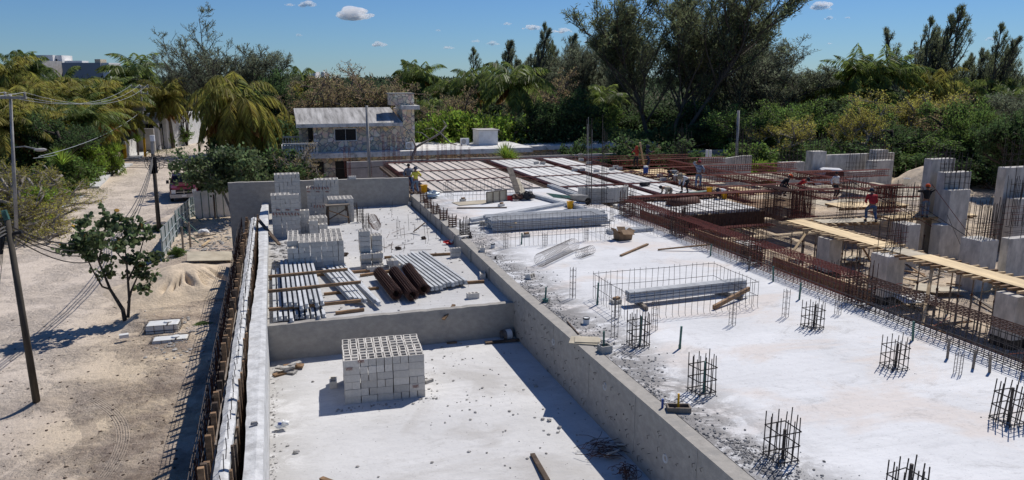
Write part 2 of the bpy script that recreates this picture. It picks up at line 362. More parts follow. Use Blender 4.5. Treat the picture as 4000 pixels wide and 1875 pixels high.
KINDS = {
 'casuA': lambda: make_tree(3, 'casuarina_tree', 'c', 'tree', casu, 'lf_pine', 'bark', 42000, .026, .0042, -.2, .95, .085, .08, twigs=True),
 'casuB': lambda: make_tree(8, 'casuarina_tree', 'c', 'tree', casu, 'lf_pine2', 'bark', 19000, .032, .0048, -.2, .8, .085, .08),
 'spireA': lambda: make_tree(5, 'casuarina_tree', 'c', 'tree', spire, 'lf_pine2', 'bark', 12000, .034, .0050, -.5, .7, .10, .07, twigs=False),
 'spireB': lambda: make_tree(6, 'casuarina_tree', 'c', 'tree', spire, 'lf_pine', 'bark', 12500, .034, .0050, -.5, .8, .10, .07, twigs=False),
 'featherA': lambda: make_tree(9, 'casuarina_tree', 'c', 'tree', feather, 'lf_pine2', 'bark', 11500, .026, .0045, -.3, .75, .08, .05),
 'broadA': lambda: make_tree(11, 'broadleaf_tree', 'c', 'tree', broad, 'lf_mid', 'bark', 15000, .036, .018, .2, 1.25, .15, .30),
 'broadB': lambda: make_tree(12, 'broadleaf_tree', 'c', 'tree', broad, 'lf_dark', 'bark', 15000, .038, .020, .2, 1.2, .15, .32),
 'broadY': lambda: make_tree(13, 'broadleaf_tree', 'c', 'tree', broad, 'lf_yellow', 'palebark', 9000, .030, .014, .1, 1.3, .13, .22),
 'brown': lambda: make_tree(14, 'flame_tree', 'c', 'tree', dict(broad, n=[10, 7, 6], levels=3), 'lf_brown', 'twig', 13000, .022, .010, .1, 1.5, .13, .13, extra=('lf_mid', .18)),
 'bushA': lambda: make_tree(15, 'bush', 'c', 'bush', bushp, 'lf_bright', 'twig', 7000, .085, .045, .1, 1.6, .05, .45),
 'bushB': lambda: make_tree(16, 'bush', 'c', 'bush', bushp, 'lf_mid', 'twig', 7000, .085, .045, .1, 1.5, .05, .45),
 'bushD': lambda: make_tree(17, 'bush', 'c', 'bush', bushp, 'lf_dark', 'twig', 8000, .08, .045, .1, 1.5, .05, .45),
 'seabush': lambda: make_tree(18, 'sea_grape_tree', 'c', 'tree', dict(broad, L=2.9, stems=2, splay=.12, **{'from': [.5, .25, .2]}), 'lf_sea', 'palebark', 6500, .055, .045, .1, 1.35, .10, .36),
 'drybush': lambda: make_tree(19, 'dry_bush', 'c', 'bush', bushp, 'lf_brown', 'palebark', 1800, .05, .022, .1, 1.5, .05, .3),
 'olivebush': lambda: make_tree(20, 'bush', 'c', 'bush', dict(bushp, levels=3, n=[8, 6, 5], spread=[.8, .7, .6], lift=[.1]*3, ratio=[.6, .5, .5], **{'from': [.15, .2, .2]}), 'lf_yellow', 'palebark', 9000, .04, .012, 0, 1.7, .07, .2),
 'palmA': lambda: make_palm(21, 6.2, (.7, .1), (.20, .05), 28, 'lf_palm', 3.5, 5, drp=2.7),
 'palmB': lambda: make_palm(22, 5.0, (.2, -.3), (.18, .1), 30, 'lf_palmgold', 3.8, 9, drp=3.0),
 'palmC': lambda: make_palm(23, 6.8, (-.3, .2), (.18, .0), 30, 'lf_palm', 3.7, 8, drp=2.9),
 'palmW': lambda: make_palm(24, 7., (.5, .0), (.75, .1), 26, 'lf_palm', 3.2, 2, drp=1.7),
 'palmBig': lambda: make_palm(25, 4.7, (-.4, 0.), (.08, .0), 46, 'lf_palmgold', 4.0, 22, drp=4.6),
}
def tree(kind, px, ty, d, w=None, label='', group=None, base=-2.6, rz=0, hscale=None):
    """crown top at photo point (px, ty), standing d metres ahead; w = crown width in photo pixels"""
    q = D(px, ty, d); h = q.z-base
    if kind not in DIM:
        o = KINDS[kind]()(); PROTO[kind] = o; cr = [c for c in o.children if c.name.startswith('crown')][0]; n_ = len(cr.data.vertices); co = np.empty(n_*3, np.float32); cr.data.vertices.foreach_get('co', co); co = co.reshape(-1, 3)
        DIM[kind] = (np.percentile(co[:, 0], 98.5)-np.percentile(co[:, 0], 1.5), np.percentile(co[:, 2], 99.7), (np.percentile(co[:, 0], 98.5)+np.percentile(co[:, 0], 1.5))/2)
    dw, dh, dx = DIM[kind]; sz = h/dh; sx = w*d/F/dw if w else sz
    if kind in PROTO:
        o = PROTO.pop(kind); _first[kind] = o
    else: o = dup(_first[kind], (0, 0, 0))
    if 'group' in o: del o['group']
    cx_ = dx*sx; o.location = (q.x-cx_*math.cos(rz), q.y-cx_*math.sin(rz), base); o.rotation_euler = (0, 0, rz); o.scale = (sx, sx, sz); o['label'] = label
    if group: o['group'] = group
    return o
DIM = {}; PROTO = {}
# ---------------------------------------------------------------- the ground
def axis(a, b, fine0, fine1, st, grow_=1.25):
    v = list(np.arange(fine0, fine1+1e-6, st)); s = st
    while v[-1] < b: s *= grow_; v.append(v[-1]+s)
    s = st
    while v[0] > a: s *= grow_; v.insert(0, v[0]-s)
    return np.array(v)
def vnoise(x, y, sc, seed=0):
    g = np.random.default_rng(seed); T = g.random((64, 64)); x = x/sc+100; y = y/sc+100
    xi = np.floor(x).astype(int); yi = np.floor(y).astype(int); fx = x-xi; fy = y-yi; fx = fx*fx*(3-2*fx); fy = fy*fy*(3-2*fy)
    t = lambda a, b: T[a % 64, b % 64]
    return (t(xi, yi)*(1-fx)+t(xi+1, yi)*fx)*(1-fy)+(t(xi, yi+1)*(1-fx)+t(xi+1, yi+1)*fx)*fy
MOUNDS = []  # x, y, radius, height
for (px, py, r, h) in [(560, 1265, .75, .45), (160, 1585, .55, .28), (830, 1440, .9, .22), (640, 1440, 1.2, .12), (790, 1300, .8, .15), (760, 1000, 1.6, .25), (840, 880, 2.2, .3), (700, 880, 1.0, .35), (250, 1180, 1.6, .06)]:
    q = P(px, py, -2.6); MOUNDS.append((q.x, q.y, r, h))
def gz(x, y):
    x = np.asarray(x, float); y = np.asarray(y, float)
    near = np.clip(1-np.abs(y-30)/60, 0, 1)*np.clip((1.5-x)/3, 0, 1)
    z = -2.6+(vnoise(x, y, 3.1, 1)-.5)*.12+near*((vnoise(x, y, .9, 2)-.5)*.07+(vnoise(x, y, .33, 3)-.5)*.035)
    z = z+.05*np.clip((x+9)/4, 0, 1)*near
    for mx, my, r, h in MOUNDS:
        dd = np.hypot(x-mx, y-my)/r; z = z+h*np.exp(-dd*dd*1.8)*(1+.35*(vnoise(x, y, .28, 7)-.5))
    return z
xs = axis(-2500, 2500, -14, 0, .14, 1.22); ys = axis(-300, 5000, 12, 56, .16, 1.16)
XX, YY = np.meshgrid(xs, ys); ZZ = gz(XX, YY); nx, ny = len(xs), len(ys)
V = np.stack([XX.ravel(), YY.ravel(), ZZ.ravel()], 1); ii = np.arange((nx-1)*(ny-1)); r0 = ii//(nx-1); c0 = ii % (nx-1); a = r0*nx+c0
Fq = np.stack([a, a+1, a+nx+1, a+nx], 1)
# ground material: pale trodden marl, darker damp soil, vegetation litter far away
gm = bpy.data.materials.new('ground_soil'); gm.use_nodes = True; n = gm.node_tree.nodes; l = gm.node_tree.links; b = n['Principled BSDF']; b.inputs['Roughness'].default_value = .95; b.inputs['Specular IOR Level'].default_value = .1
geo = n.new('ShaderNodeNewGeometry')
def gnoise(sc, det, lo, hi, vec=None, rough=.65):
    t = n.new('ShaderNodeTexNoise'); t.inputs['Scale'].default_value = sc; t.inputs['Detail'].default_value = det; t.inputs['Roughness'].default_value = rough; l.new(vec or geo.outputs['Position'], t.inputs['Vector'])
    m_ = n.new('ShaderNodeMapRange'); m_.inputs[1].default_value = lo; m_.inputs[2].default_value = hi; l.new(t.outputs[0], m_.inputs[0]); return m_.outputs[0]
def gmix(f, A, B):
    x = n.new('ShaderNodeMix'); x.data_type = 'RGBA'
    for s_, v_ in ((0, f), (6, A), (7, B)):
        if isinstance(v_, tuple): x.inputs[s_].default_value = v_+(1,)
        elif isinstance(v_, (int, float)): x.inputs[s_].default_value = v_
        else: l.new(v_, x.inputs[s_])
    return x.outputs[2]
def math_(op, a_, b_=None):
    x = n.new('ShaderNodeMath'); x.operation = op
    for i_, v_ in enumerate((a_, b_)):
        if v_ is None: continue
        if isinstance(v_, (int, float)): x.inputs[i_].default_value = v_
        else: l.new(v_, x.inputs[i_])
    return x.outputs[0]
sep = n.new('ShaderNodeSeparateXYZ'); l.new(geo.outputs['Position'], sep.inputs[0]); gx, gy = sep.outputs[0], sep.outputs[1]
colr = gmix(gnoise(.35, 8, .38, .62), (.46, .37, .295), (.58, .485, .39))
colr = gmix(math_('MULTIPLY', gnoise(.25, 6, .40, .58), .8), colr, (.68, .555, .39))
colr = gmix(gnoise(.8, 6, .55, .7), colr, (.62, .53, .42))
fine = gnoise(7, 8, .35, .7); colr = gmix(math_('MULTIPLY', fine, .30), colr, (.20, .16, .13))
mud = gnoise(.38, 12, .46, .62, rough=.70)
mudm = math_('ADD', .10, math_('MULTIPLY', math_('MULTIPLY', math_('GREATER_THAN', gx, -9.3), math_('LESS_THAN', gy, 34.0)), .63))
colr = gmix(math_('MULTIPLY', mud, mudm), colr, gmix(gnoise(3.2, 8, .42, .58), (.215, .165, .135), (.37, .295, .245)))
# pale wheel-packed strip down the middle of the street
rx_ = math_('SUBTRACT', 1.75, math_('MULTIPLY', math_('ABSOLUTE', math_('ADD', gx, 10.6)), .30)); rx_ = math_('MAXIMUM', math_('MINIMUM', rx_, 1.0), 0.0)
colr = gmix(math_('MULTIPLY', rx_, .93), colr, gmix(gnoise(1.1, 6, .3, .7), (.54, .465, .385), (.645, .56, .475)))
# litter and dark soil under the vegetation
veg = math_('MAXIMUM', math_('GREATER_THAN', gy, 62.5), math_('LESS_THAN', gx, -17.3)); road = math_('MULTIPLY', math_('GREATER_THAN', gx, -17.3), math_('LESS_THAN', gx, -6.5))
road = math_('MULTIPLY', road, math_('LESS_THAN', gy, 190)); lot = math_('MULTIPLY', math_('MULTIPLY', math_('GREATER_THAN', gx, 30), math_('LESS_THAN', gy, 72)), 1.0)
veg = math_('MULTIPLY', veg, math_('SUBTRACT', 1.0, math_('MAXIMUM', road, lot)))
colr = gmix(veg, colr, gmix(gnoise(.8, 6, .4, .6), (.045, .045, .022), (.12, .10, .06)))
# tyre track: curved ribbed band
tc_ = Vector((-10.06, 18.84, -2.6))
dist = math_('SQRT', math_('ADD', math_('POWER', math_('SUBTRACT', gx, tc_.x), 2.0), math_('POWER', math_('SUBTRACT', gy, tc_.y), 2.0)))
def track(rad, w_, ang0, ang1):
    band = math_('LESS_THAN', math_('ABSOLUTE', math_('SUBTRACT', dist, rad)), w_); an = math_('ARCTAN2', math_('SUBTRACT', gy, tc_.y), math_('SUBTRACT', gx, tc_.x))
    k = math_('MULTIPLY', math_('GREATER_THAN', an, ang0), math_('LESS_THAN', an, ang1)); band = math_('MULTIPLY', band, k)
    return math_('MULTIPLY', band, math_('SINE', math_('MULTIPLY', dist, 105.))), band
tr1, bd1 = track(5.93, .17, -.35, .78); tr2, bd2 = track(5.2, .2, .15, .62); tr3, bd3 = track(7.5, .15, .25, .7)
colr = gmix(math_('MULTIPLY', bd1, .35), colr, (.50, .42, .34))
colr = gmix(math_('MULTIPLY', math_('ADD', bd2, bd3), .4), colr, (.25, .20, .165))
l.new(colr, b.inputs['Base Color'])
bn = n.new('ShaderNodeTexNoise'); bn.inputs['Scale'].default_value = 5; bn.inputs['Detail'].default_value = 9; bn.inputs['Roughness'].default_value = .7; l.new(geo.outputs['Position'], bn.inputs['Vector'])
hh = math_('ADD', math_('MULTIPLY', math_('MULTIPLY', bn.outputs[0], math_('ADD', .45, mud)), .16), math_('MULTIPLY', tr1, .009))
bp = n.new('ShaderNodeBump'); bp.inputs['Distance'].default_value = 1.3; bp.inputs['Strength'].default_value = .9; l.new(hh, bp.inputs['Height']); l.new(bp.outputs[0], b.inputs['Normal'])
M['ground_soil'] = gm
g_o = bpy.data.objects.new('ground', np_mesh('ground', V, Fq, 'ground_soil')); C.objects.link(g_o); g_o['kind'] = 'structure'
g_o.data.polygons.foreach_set('use_smooth', [True]*len(g_o.data.polygons))

# ---------------------------------------------------------------- concrete with its own wear
def slabmat(name, base, dirt, x0, x1, seedoff, dusty, fineamt):
    m = bpy.data.materials.new(name); m.use_nodes = True; n = m.node_tree.nodes; l = m.node_tree.links; b = n['Principled BSDF']; b.inputs['Roughness'].default_value = .8; b.inputs['Specular IOR Level'].default_value = .2
    geo = n.new('ShaderNodeNewGeometry'); mp = n.new('ShaderNodeMapping'); mp.inputs['Location'].default_value = (seedoff, seedoff, 0); mp.inputs['Scale'].default_value = (.7, 1, 1); l.new(geo.outputs['Position'], mp.inputs[0])
    def no(sc, det, ro, lo, hi, v=None):
        t = n.new('ShaderNodeTexNoise'); t.inputs['Scale'].default_value = sc; t.inputs['Detail'].default_value = det; t.inputs['Roughness'].default_value = ro; t.inputs['Distortion'].default_value = .6; l.new(v or mp.outputs[0], t.inputs['Vector'])
        r = n.new('ShaderNodeMapRange'); r.inputs[1].default_value = lo; r.inputs[2].default_value = hi; l.new(t.outputs[0], r.inputs[0]); return r.outputs[0]
    def mix(f, A, B):
        x = n.new('ShaderNodeMix'); x.data_type = 'RGBA'
        for s_, v_ in ((0, f), (6, A), (7, B)):
            if isinstance(v_, tuple): x.inputs[s_].default_value = v_+(1,)
            else: l.new(v_, x.inputs[s_])
        return x.outputs[2]
    def ma(op, a_, b_=None):
        x = n.new('ShaderNodeMath'); x.operation = op; x.use_clamp = op == 'MULTIPLY'
        for i_, v_ in enumerate((a_, b_)):
            if v_ is None: continue
            if isinstance(v_, (int, float)): x.inputs[i_].default_value = v_
            else: l.new(v_, x.inputs[i_])
        return x.outputs[0]
    c = mix(no(.5, 6, .55, .35, .65), tuple(v*.86 for v in base), base)
    c = mix(ma('MULTIPLY', no(.42, 6, .6, .50, .60), .75), c, dusty)
    c = mix(ma('MULTIPLY', no(2.6, 10, .8, .56, .75), fineamt), c, dirt)
    mq = n.new('ShaderNodeMapping'); mq.inputs['Scale'].default_value = (.5, 5., 1); mq.inputs['Rotation'].default_value = (0, 0, .5); l.new(geo.outputs['Position'], mq.inputs[0])
    c = mix(ma('MULTIPLY', no(1.2, 9, .75, .50, .70, mq.outputs[0]), .5), c, tuple(v*.72 for v in base))
    c = mix(ma('MULTIPLY', no(1.1, 12, .85, .545, .60), .30), c, tuple(v*1.25 for v in dirt))
    c = mix(ma('MULTIPLY', no(22, 4, .6, .60, .72), .35), c, tuple(v*.6 for v in dirt))
    s = n.new('ShaderNodeSeparateXYZ'); l.new(geo.outputs['Position'], s.inputs[0])
    # grit swept along one edge between x0 and x1
    e = n.new('ShaderNodeMapRange'); e.inputs[1].default_value = x0; e.inputs[2].default_value = x1; e.inputs[3].default_value = 1; e.inputs[4].default_value = 0; l.new(s.outputs[0], e.inputs[0])
    c = mix(ma('MULTIPLY', ma('MULTIPLY', e.outputs[0], no(1.5, 10, .8, .42, .52)), .95), c, dirt)
    l.new(c, b.inputs['Base Color'])
    t = n.new('ShaderNodeTexNoise'); t.inputs['Scale'].default_value = 6; t.inputs['Detail'].default_value = 8; l.new(mp.outputs[0], t.inputs['Vector'])
    bp = n.new('ShaderNodeBump'); bp.inputs['Distance'].default_value = .03; bp.inputs['Strength'].default_value = .7; l.new(t.outputs[0], bp.inputs['Height']); l.new(bp.outputs[0], b.inputs['Normal'])
    M[name] = m
slabmat('slabtop', (.705, .705, .70), (.22, .21, .20), 7.6, 9.0, 0, (.64, .575, .52), .35)
slabmat('pitfloor', (.64, .63, .61), (.30, .285, .26), -1.2, .6, 7.3, (.45, .43, .40), .5)
slabmat('upperfloor', (.56, .55, .53), (.30, .28, .25), -.6, 2.0, 3.1, (.49, .47, .44), .8)
XL, XW = -.55, 6.8           # inner faces of the basement walls
# white ground-floor slab on its filled basement
mb = MB(); mb.b2(7.14, 16.15, 3, 41.6, -2.9, 0); o = struct('concrete_slab', mb, 'slabtop')
def strip_wall(pts, w, z0, z1, name, label, m, cat='wall'):
    """wall along a polyline of inner-face points, thickness w to the right of travel"""
    mb = MB(); n_ = len(pts); L = [Vector(p) for p in pts]; vs = []
    for i, p in enumerate(L):
        d = (L[min(i+1, n_-1)]-L[max(i-1, 0)]).normalized(); nrm = Vector((d.y, -d.x, 0))
        zt = z1[i] if hasattr(z1, '__len__') else z1
        for q, z in ((p, z0), (p, zt), (p+nrm*w, zt), (p+nrm*w, z0)): vs.append((q.x, q.y, z))
    fs = [(0, 1, 2, 3), tuple((n_-1)*4+k for k in (3, 2, 1, 0))]
    for i in range(n_-1):
        for k in range(4): fs.append((i*4+k, (i+1)*4+k, (i+1)*4+(k+1) % 4, i*4+(k+1) % 4))
    mb.add(vs, fs); return single(name, mb, m, label, cat)
_rw = strip_wall([(6.78, y, 0) for y in (3, 9, 15, 21.2)]+[(6.95, 28, 0), (7.05, 34, 0), (7.1, 41.6, 0)], .33, -2.9, .012, 'retaining_wall', 'long smooth grey concrete wall between the sunken floor and the white slab', 'conc_wall')
for y_ in (8.1, 10.5, 12.9, 15.3, 17.7, 20.1): part('form_joint', MB().b2(6.772, 6.777, y_, y_+.014, -1.5, -.01), 'conc', _rw)
for y_ in (24.2, 27., 29.8, 32.6, 35.4, 38.2): x_ = 6.78+.35*min(1, (y_-21.2)/20)-.03; part('form_joint', MB().b2(x_, x_+.06, y_, y_+.02, -.5, -.03), 'conc', _rw)
struct('basement_floor', MB().b2(XL+.003, 6.78, 3, 21.2, -2.9, -1.5), 'pitfloor')
struct('upper_floor', MB().b2(XL+.003, 7.0, 21.45, 41.1, -2.85, -.5), 'upperfloor')
# riser wall between the two floors, with its rough lip
mb = MB(); g = random.Random(4); N_ = 40; vs = []
for i in range(N_+1):
    x = XL+.003+(6.775-XL)*i/N_; j = g.uniform(-.03, .03)
    vs += [(x, 21.2, -1.6), (x, 21.2, -.43+j*.4), (x, 21.36, -.41+j*.5), (x, 21.5+j, -.497)]
fs = []
for i in range(N_):
    for k in range(3): fs.append((i*4+k, (i+1)*4+k, (i+1)*4+k+1, i*4+k+1))
mb.add(vs, fs); single('riser_wall', mb, 'conc_wall', 'low grey concrete wall stepping up from the sunken floor to the upper floor', 'wall')
# left wall with its rough cast top
g = random.Random(9); pts = []
mb = MB(); vs = []; N_ = 110
for i in range(N_+1):
    y = 3+(41.1-3)*i/N_; j = g.uniform(-.012, .012); k = g.uniform(-.012, .008); w = .36+.05*math.sin(y*.4)
    zt = -.02 if y < 30 else -.02+.0*(y-30)
    vs += [(XL, y, -1.7), (XL+j*.2, y, zt-.02+k*.6), (XL-.12, y, zt+k*.5), (XL-w+j, y, zt-.02+k), (XL-w+j*.6, y, -3.4)]
fs = []
for i in range(N_):
    for k in range(4): fs.append((i*5+k, (i+1)*5+k, (i+1)*5+k+1, i*5+k+1))
fs += [(4, 3, 2, 1, 0), tuple(N_*5+k for k in range(5))]
mb.add(vs, fs); single('basement_wall', mb, 'conc_light', 'long pale rough-topped concrete wall along the left side of both floors', 'wall')
# back wall
mb = MB(); vs = []; N_ = 40
for i in range(N_+1):
    x = -2.5+(6.98+2.5)*i/N_; zt = 1.13-.10*i/N_+g.uniform(-.012, .012); y0 = 41.1; zb = -3.6 if x < XL-.45 else -.6
    vs += [(x, y0, zb), (x, y0, zt), (x, y0+.28, zt), (x, y0+.28, -3.5)]
fs = [(0, 1, 2, 3), tuple(N_*4+k for k in (3, 2, 1, 0))]
for i in range(N_):
    for k in range(4): fs.append((i*4+k, (i+1)*4+k, (i+1)*4+(k+1) % 4, i*4+(k+1) % 4))
mb.add(vs, fs); single('back_wall', mb, 'conc_wall', 'tall plastered grey concrete wall closing the far end of the upper floor', 'wall')
# shuttered wall being cast outside the left wall
sw = thing('shuttered_wall', 'freshly cast narrow wall still between timber shutters, with starter bars, left of the pale wall', 'wall', (-1.3, 20, -2.6))
mb = MB(); vs = []; N_ = 150
def crest(y): return -1.20+.02*min(1, y/20), .08+.02*math.sin(y*1.7)
for i in range(N_+1):
    y = 4+(36.5-4)*i/N_; x, z = crest(y); j = g.uniform(-.012, .012); k = g.uniform(-.018, .014)
    vs += [(x-.13+j, y, -3), (x-.13+j, y, z-.05+k), (x-.03, y, z+.0+k), (x+.04, y, z-.015+k), (x+.105+j, y, z-.06-k), (x+.105, y, -3)]
fs = []
for i in range(N_):
    for k in range(5): fs.append((i*6+k, (i+1)*6+k, (i+1)*6+k+1, i*6+k+1))
mb.add(vs, fs); part('cast_wall', mb, 'conc_light', sw)
for side, dx, zz in ((-1, -.19, -.38), (1, .14, -.34)):
    mb = MB(); y = 4.
    while y < 36.2:
        L = g.uniform(1.0, 2.2); x, z = crest(y+L/2); mb.box((x+dx+g.uniform(-.01, .01), y+L/2, -1.2+g.uniform(-.03, .02)), (.03, L-.02, 2.3+g.uniform(-.1, .06))); y += L
    part('shutter_board', mb, 'woodgrey', sw)
    y = 4.2
    while y < 36:
        x, z = crest(y); hgt_ = g.uniform(-.05, .34)
        part('upright', MB().box((x+dx+side*(.07 if side < 0 else .04), y, (hgt_-.1-2.2)/2+.12), (.10 if side < 0 else .045, .075, 2.3+hgt_), rx=g.uniform(-.03, .03)), 'wood' if g.random() < .7 else 'wooddark', sw)
        y += g.uniform(.30, .62) if side < 0 else g.uniform(.5, .95)
y = 4.5
while y < 36:
    x, z = crest(y); part('starter_bar', MB().bar((x+.03, y, z-.1), (x+.03+g.uniform(-.03, .03), y+g.uniform(-.05, .05), z+g.uniform(.12, .3)), .008), 'steel', sw); y += .42
# bare reinforcement mat standing in the trench beside the shutter
mt = thing('rebar_mat', 'rusty upright reinforcement mat standing along the street side of the shuttered wall', 'rebar mat', (-1.75, 18, -2.6))
y = 4.; k = 0
vert = MB(); 
ymax = 37.8
def matx(y): return -1.66-.10*max(0, (y-13)/22)
for yy in np.arange(4, ymax, .16):
    x = matx(yy)+g.uniform(-.02, .02); vert.bar((x, yy, -2.9), (x+g.uniform(-.05, .03), yy+g.uniform(-.05, .05), -.15+g.uniform(-.2, .12)), .009, 3)
    vert.bar((x-.18, yy+.08, -2.9), (x-.18+g.uniform(-.04, .04), yy+.08, -.5+g.uniform(-.25, .1)), .008, 3)
o = part('vertical_bars', vert, 'rust', mt); o['kind'] = 'stuff'
for zz in np.arange(-2.5, -.35, .16):
    for dx in (0, -.18):
        part('horizontal_bar', MB().tube([(matx(yy)+dx+.01, yy, zz+.03*math.sin(yy*2+zz)) for yy in np.arange(4, ymax, 1.2)], .008, 3), 'steel', mt)

# ---------------------------------------------------------------- beam-and-block deck
deck = MB(); struct('deck_formwork', MB().b2(7.6, 24.1, 41.75, 58.1, -.42, -.22).b2(16.35, 24.1, 36.8, 41.75, -.42, -.222), 'wooddark')
g = random.Random(21)
def strips(x0, x1, y0, y1, z, label, group, m='strip', w=.49):
    x = x0
    while x+.46 < x1+.05:
        mb = MB(); N_ = 7; dd = (y1-y0)/N_
        for k in range(N_): mb.box((w/2, dd*(k+.5), -.075), (w, dd-.008, .15))
        key = ('strip', m, round(y1-y0, 2), round(z, 2)); lab_ = label+', %s from left' % ORD[round((x-x0)/.615)]
        if key not in _first:
            o = single('filler_block_strip', mb, m, lab_, 'filler blocks', group, org=(0, 0, 0)); _first[key] = o
        else:
            o = _first[key].copy(); C.objects.link(o); o['label'] = lab_; o['group'] = group
        o.location = (x+g.uniform(-.01, .01), y0+g.uniform(-.05, .05), z+g.uniform(-.008, .012)); x += .615
    n_ = int((x1-x0)/.615)
    for k in range(n_):
        key = ('rib', round(y1-y0, 2), w)
        if key not in _first:
            o = single('deck_joist', MB().b2(0, .185, 0, y1-y0+.1, -.20, -.055), 'conc', 'grey concrete joist sunk between filler block strips on the deck', 'joist', 'joists sunk between the filler blocks of the deck', org=(0, 0, 0)); _first[key] = o
        else: o = _first[key].copy(); C.objects.link(o)
        o.location = (x0+w+.005+k*.615, y0-.05, z)
ORD = ['first', 'second', 'third', 'fourth', 'fifth', 'sixth', 'seventh', 'eighth', 'ninth', 'tenth', 'eleventh', 'twelfth', 'thirteenth', 'fourteenth', 'fifteenth', 'sixteenth', 'seventeenth', 'eighteenth', 'nineteenth', 'twentieth', 'twenty-first', 'twenty-second', 'twenty-third', 'twenty-fourth']
L1 = 'filler block strip in the %s row of the deck, %s'
for (y0, y1, nm) in ((42.1, 46.55, 'nearest'), (47.05, 51.7, 'middle'), (52.3, 57.6, 'farthest')):
    strips(8.6 if y0 < 50 else 8.2, 15.7, y0, y1, .02, L1 % (nm, 'left part'), 'filler block strips, %s row, left half' % nm, 'striptan', .42)
    strips(16.45, 20.25, y0, y1, .02, L1 % (nm, 'middle part'), 'filler block strips, %s row, right half' % nm)
    strips(20.95, 23.8 if y0 < 50 else 23.2, y0, y1, .02, L1 % (nm, 'right part'), 'filler block strips, %s row, far right' % nm)
strips(16.6, 20.2, 37.0, 41.25, .02, 'filler strip left of the kneeling worker', 'filler block strips beside the slab')
strips(20.95, 23.8, 37.3, 41.4, .02, 'filler strip where the bent men work', 'filler block strips by the bent workers')
strips(17.2, 24.0, 32.75, 36.2, -.2, 'short filler strip behind the crosswise cage', 'filler block strips in the sunken bay')
single('edge_form', MB().b2(17.0, 24.3, 32.66, 32.70, -1.15, -.36), 'wooddark', 'dark formwork board under the short strips behind the crosswise cage', 'formwork')

# ---------------------------------------------------------------- rebar cages
def ring(mb, c, ax, w, h, r, n=3):
    """closed stirrup of width w (along ax perpendicular) and height h centred c; plane normal = ax"""
    c = Vector(c); ax = Vector(ax); s = ax.cross(Vector((0, 0, 1))) if abs(ax.z) < .9 else Vector((1, 0, 0)); u = ax.cross(s) if abs(ax.z) >= .9 else Vector((0, 0, 1))
    p = [c+s*a*w/2+u*b*h/2 for a, b in ((-1, -1), (1, -1), (1, 1), (-1, 1))]
    for i in range(4): mb.bar(p[i], p[(i+1) % 4], r, n, cap=False)
def beam(p0, p1, z0, z1, w, sp, label, group=None, m='redrust', r=.009, nl=5, ms=None):
    p0 = Vector(p0+(0,)); p1 = Vector(p1+(0,)); d = p1-p0; L = d.length; u = d.normalized(); s = u.cross(Vector((0, 0, 1)))
    t = thing('rebar_beam_cage', label, 'rebar cage', (p0.x, p0.y, z0), 0, group); n_ = int(L/sp); k = 0; me = {}
    grp = max(1, math.ceil(n_/100))
    mbr = MB(); ring(mbr, (0, 0, (z1-z0)/2), u, w, z1-z0, r)
    me = mesh_of('stirrup', mbr, m)
    for i in range(n_+1):
        o = bpy.data.objects.new('stirrup', me); C.objects.link(o); o.parent = t; o.location = u*(i*sp)+Vector((0, 0, g.uniform(-.012, .012))); o.rotation_euler = (0, 0, g.uniform(-.05, .05))
    h = z1-z0
    for i in range(nl):
        for zz, a in ((h+.012, 1), (.02, 1)):
            off = s*(w*(i/(nl-1)-.5)); jz = g.uniform(-.006, .02)
            mb = MB().bar(off+Vector((0, 0, zz+jz))-u*.15, off+u*(L+.15)+Vector((0, 0, zz-jz*.3)), r*1.35, 4)
            o = bpy.data.objects.new('long_bar', mesh_of('long_bar', mb, ms or m)); C.objects.link(o); o.parent = t
    for sgn in (-1, 1):
        for f in (.33, .66):
            mb = MB().bar(s*sgn*w/2+Vector((0, 0, h*f)), s*sgn*w/2+u*L+Vector((0, 0, h*f)), r, 3)
            o = bpy.data.objects.new('side_bar', mesh_of('side_bar', mb, m)); C.objects.link(o); o.parent = t
    return t
# the long edge beam, bay by bay between its column cages
BY = [31.9, 27.05, 21.9, 16.75, 11.2, 5.0]; BX = 15.93
nm = ['farthest', 'second farthest', 'middle', 'second nearest', 'nearest']
for i in range(5):
    beam((BX, BY[i]-.25), (BX, BY[i+1]+.25), -.02, .80, .60, .17, 'dark red rebar beam cage along the right edge of the slab, %s bay' % nm[i], 'bays of the long edge beam cage', r=.012, nl=6, m='steel' if i > 2 else 'redrust', ms='redrust' if i < 3 else 'rust')
for i in range(3):
    single('formwork_board', MB().box((16.42, (BY[i]+BY[i+1])/2-.2, .10), (.05, (BY[i]-BY[i+1])-.6, .44)), 'wood', 'brown formwork board hung low behind the %s bay of the long edge beam' % nm[i], 'formwork', 'boards behind the long edge beam')
def colcage(nm_, label, group, w, h, nb, zst, m='steel', r=.010, hj=.08, seed=1):
    def mk():
        gg = random.Random(seed); t = thing('column_rebar_cage', label, 'rebar cage', group=group)
        pts = []; k = nb//4
        for sidx in range(4):
            a = [(-1, -1), (1, -1), (1, 1), (-1, 1)][sidx]; b_ = [(-1, -1), (1, -1), (1, 1), (-1, 1)][(sidx+1) % 4]
            for q in range(k): f = q/k; pts.append(((a[0]*(1-f)+b_[0]*f)*w/2, (a[1]*(1-f)+b_[1]*f)*w/2))
        for x, y in pts: part('vertical_bar', MB().bar((x, y, 0), (x+gg.uniform(-.02, .02), y+gg.uniform(-.02, .02), h+gg.uniform(-hj, hj)), r, 4), m, t, True)
        for z in zst:
            mb = MB(); ring(mb, (0, 0, z), (0, 0, 1), w+.02, w+.02, r*.9, 4); part('stirrup', mb, m, t, True)
        return t
    return mk
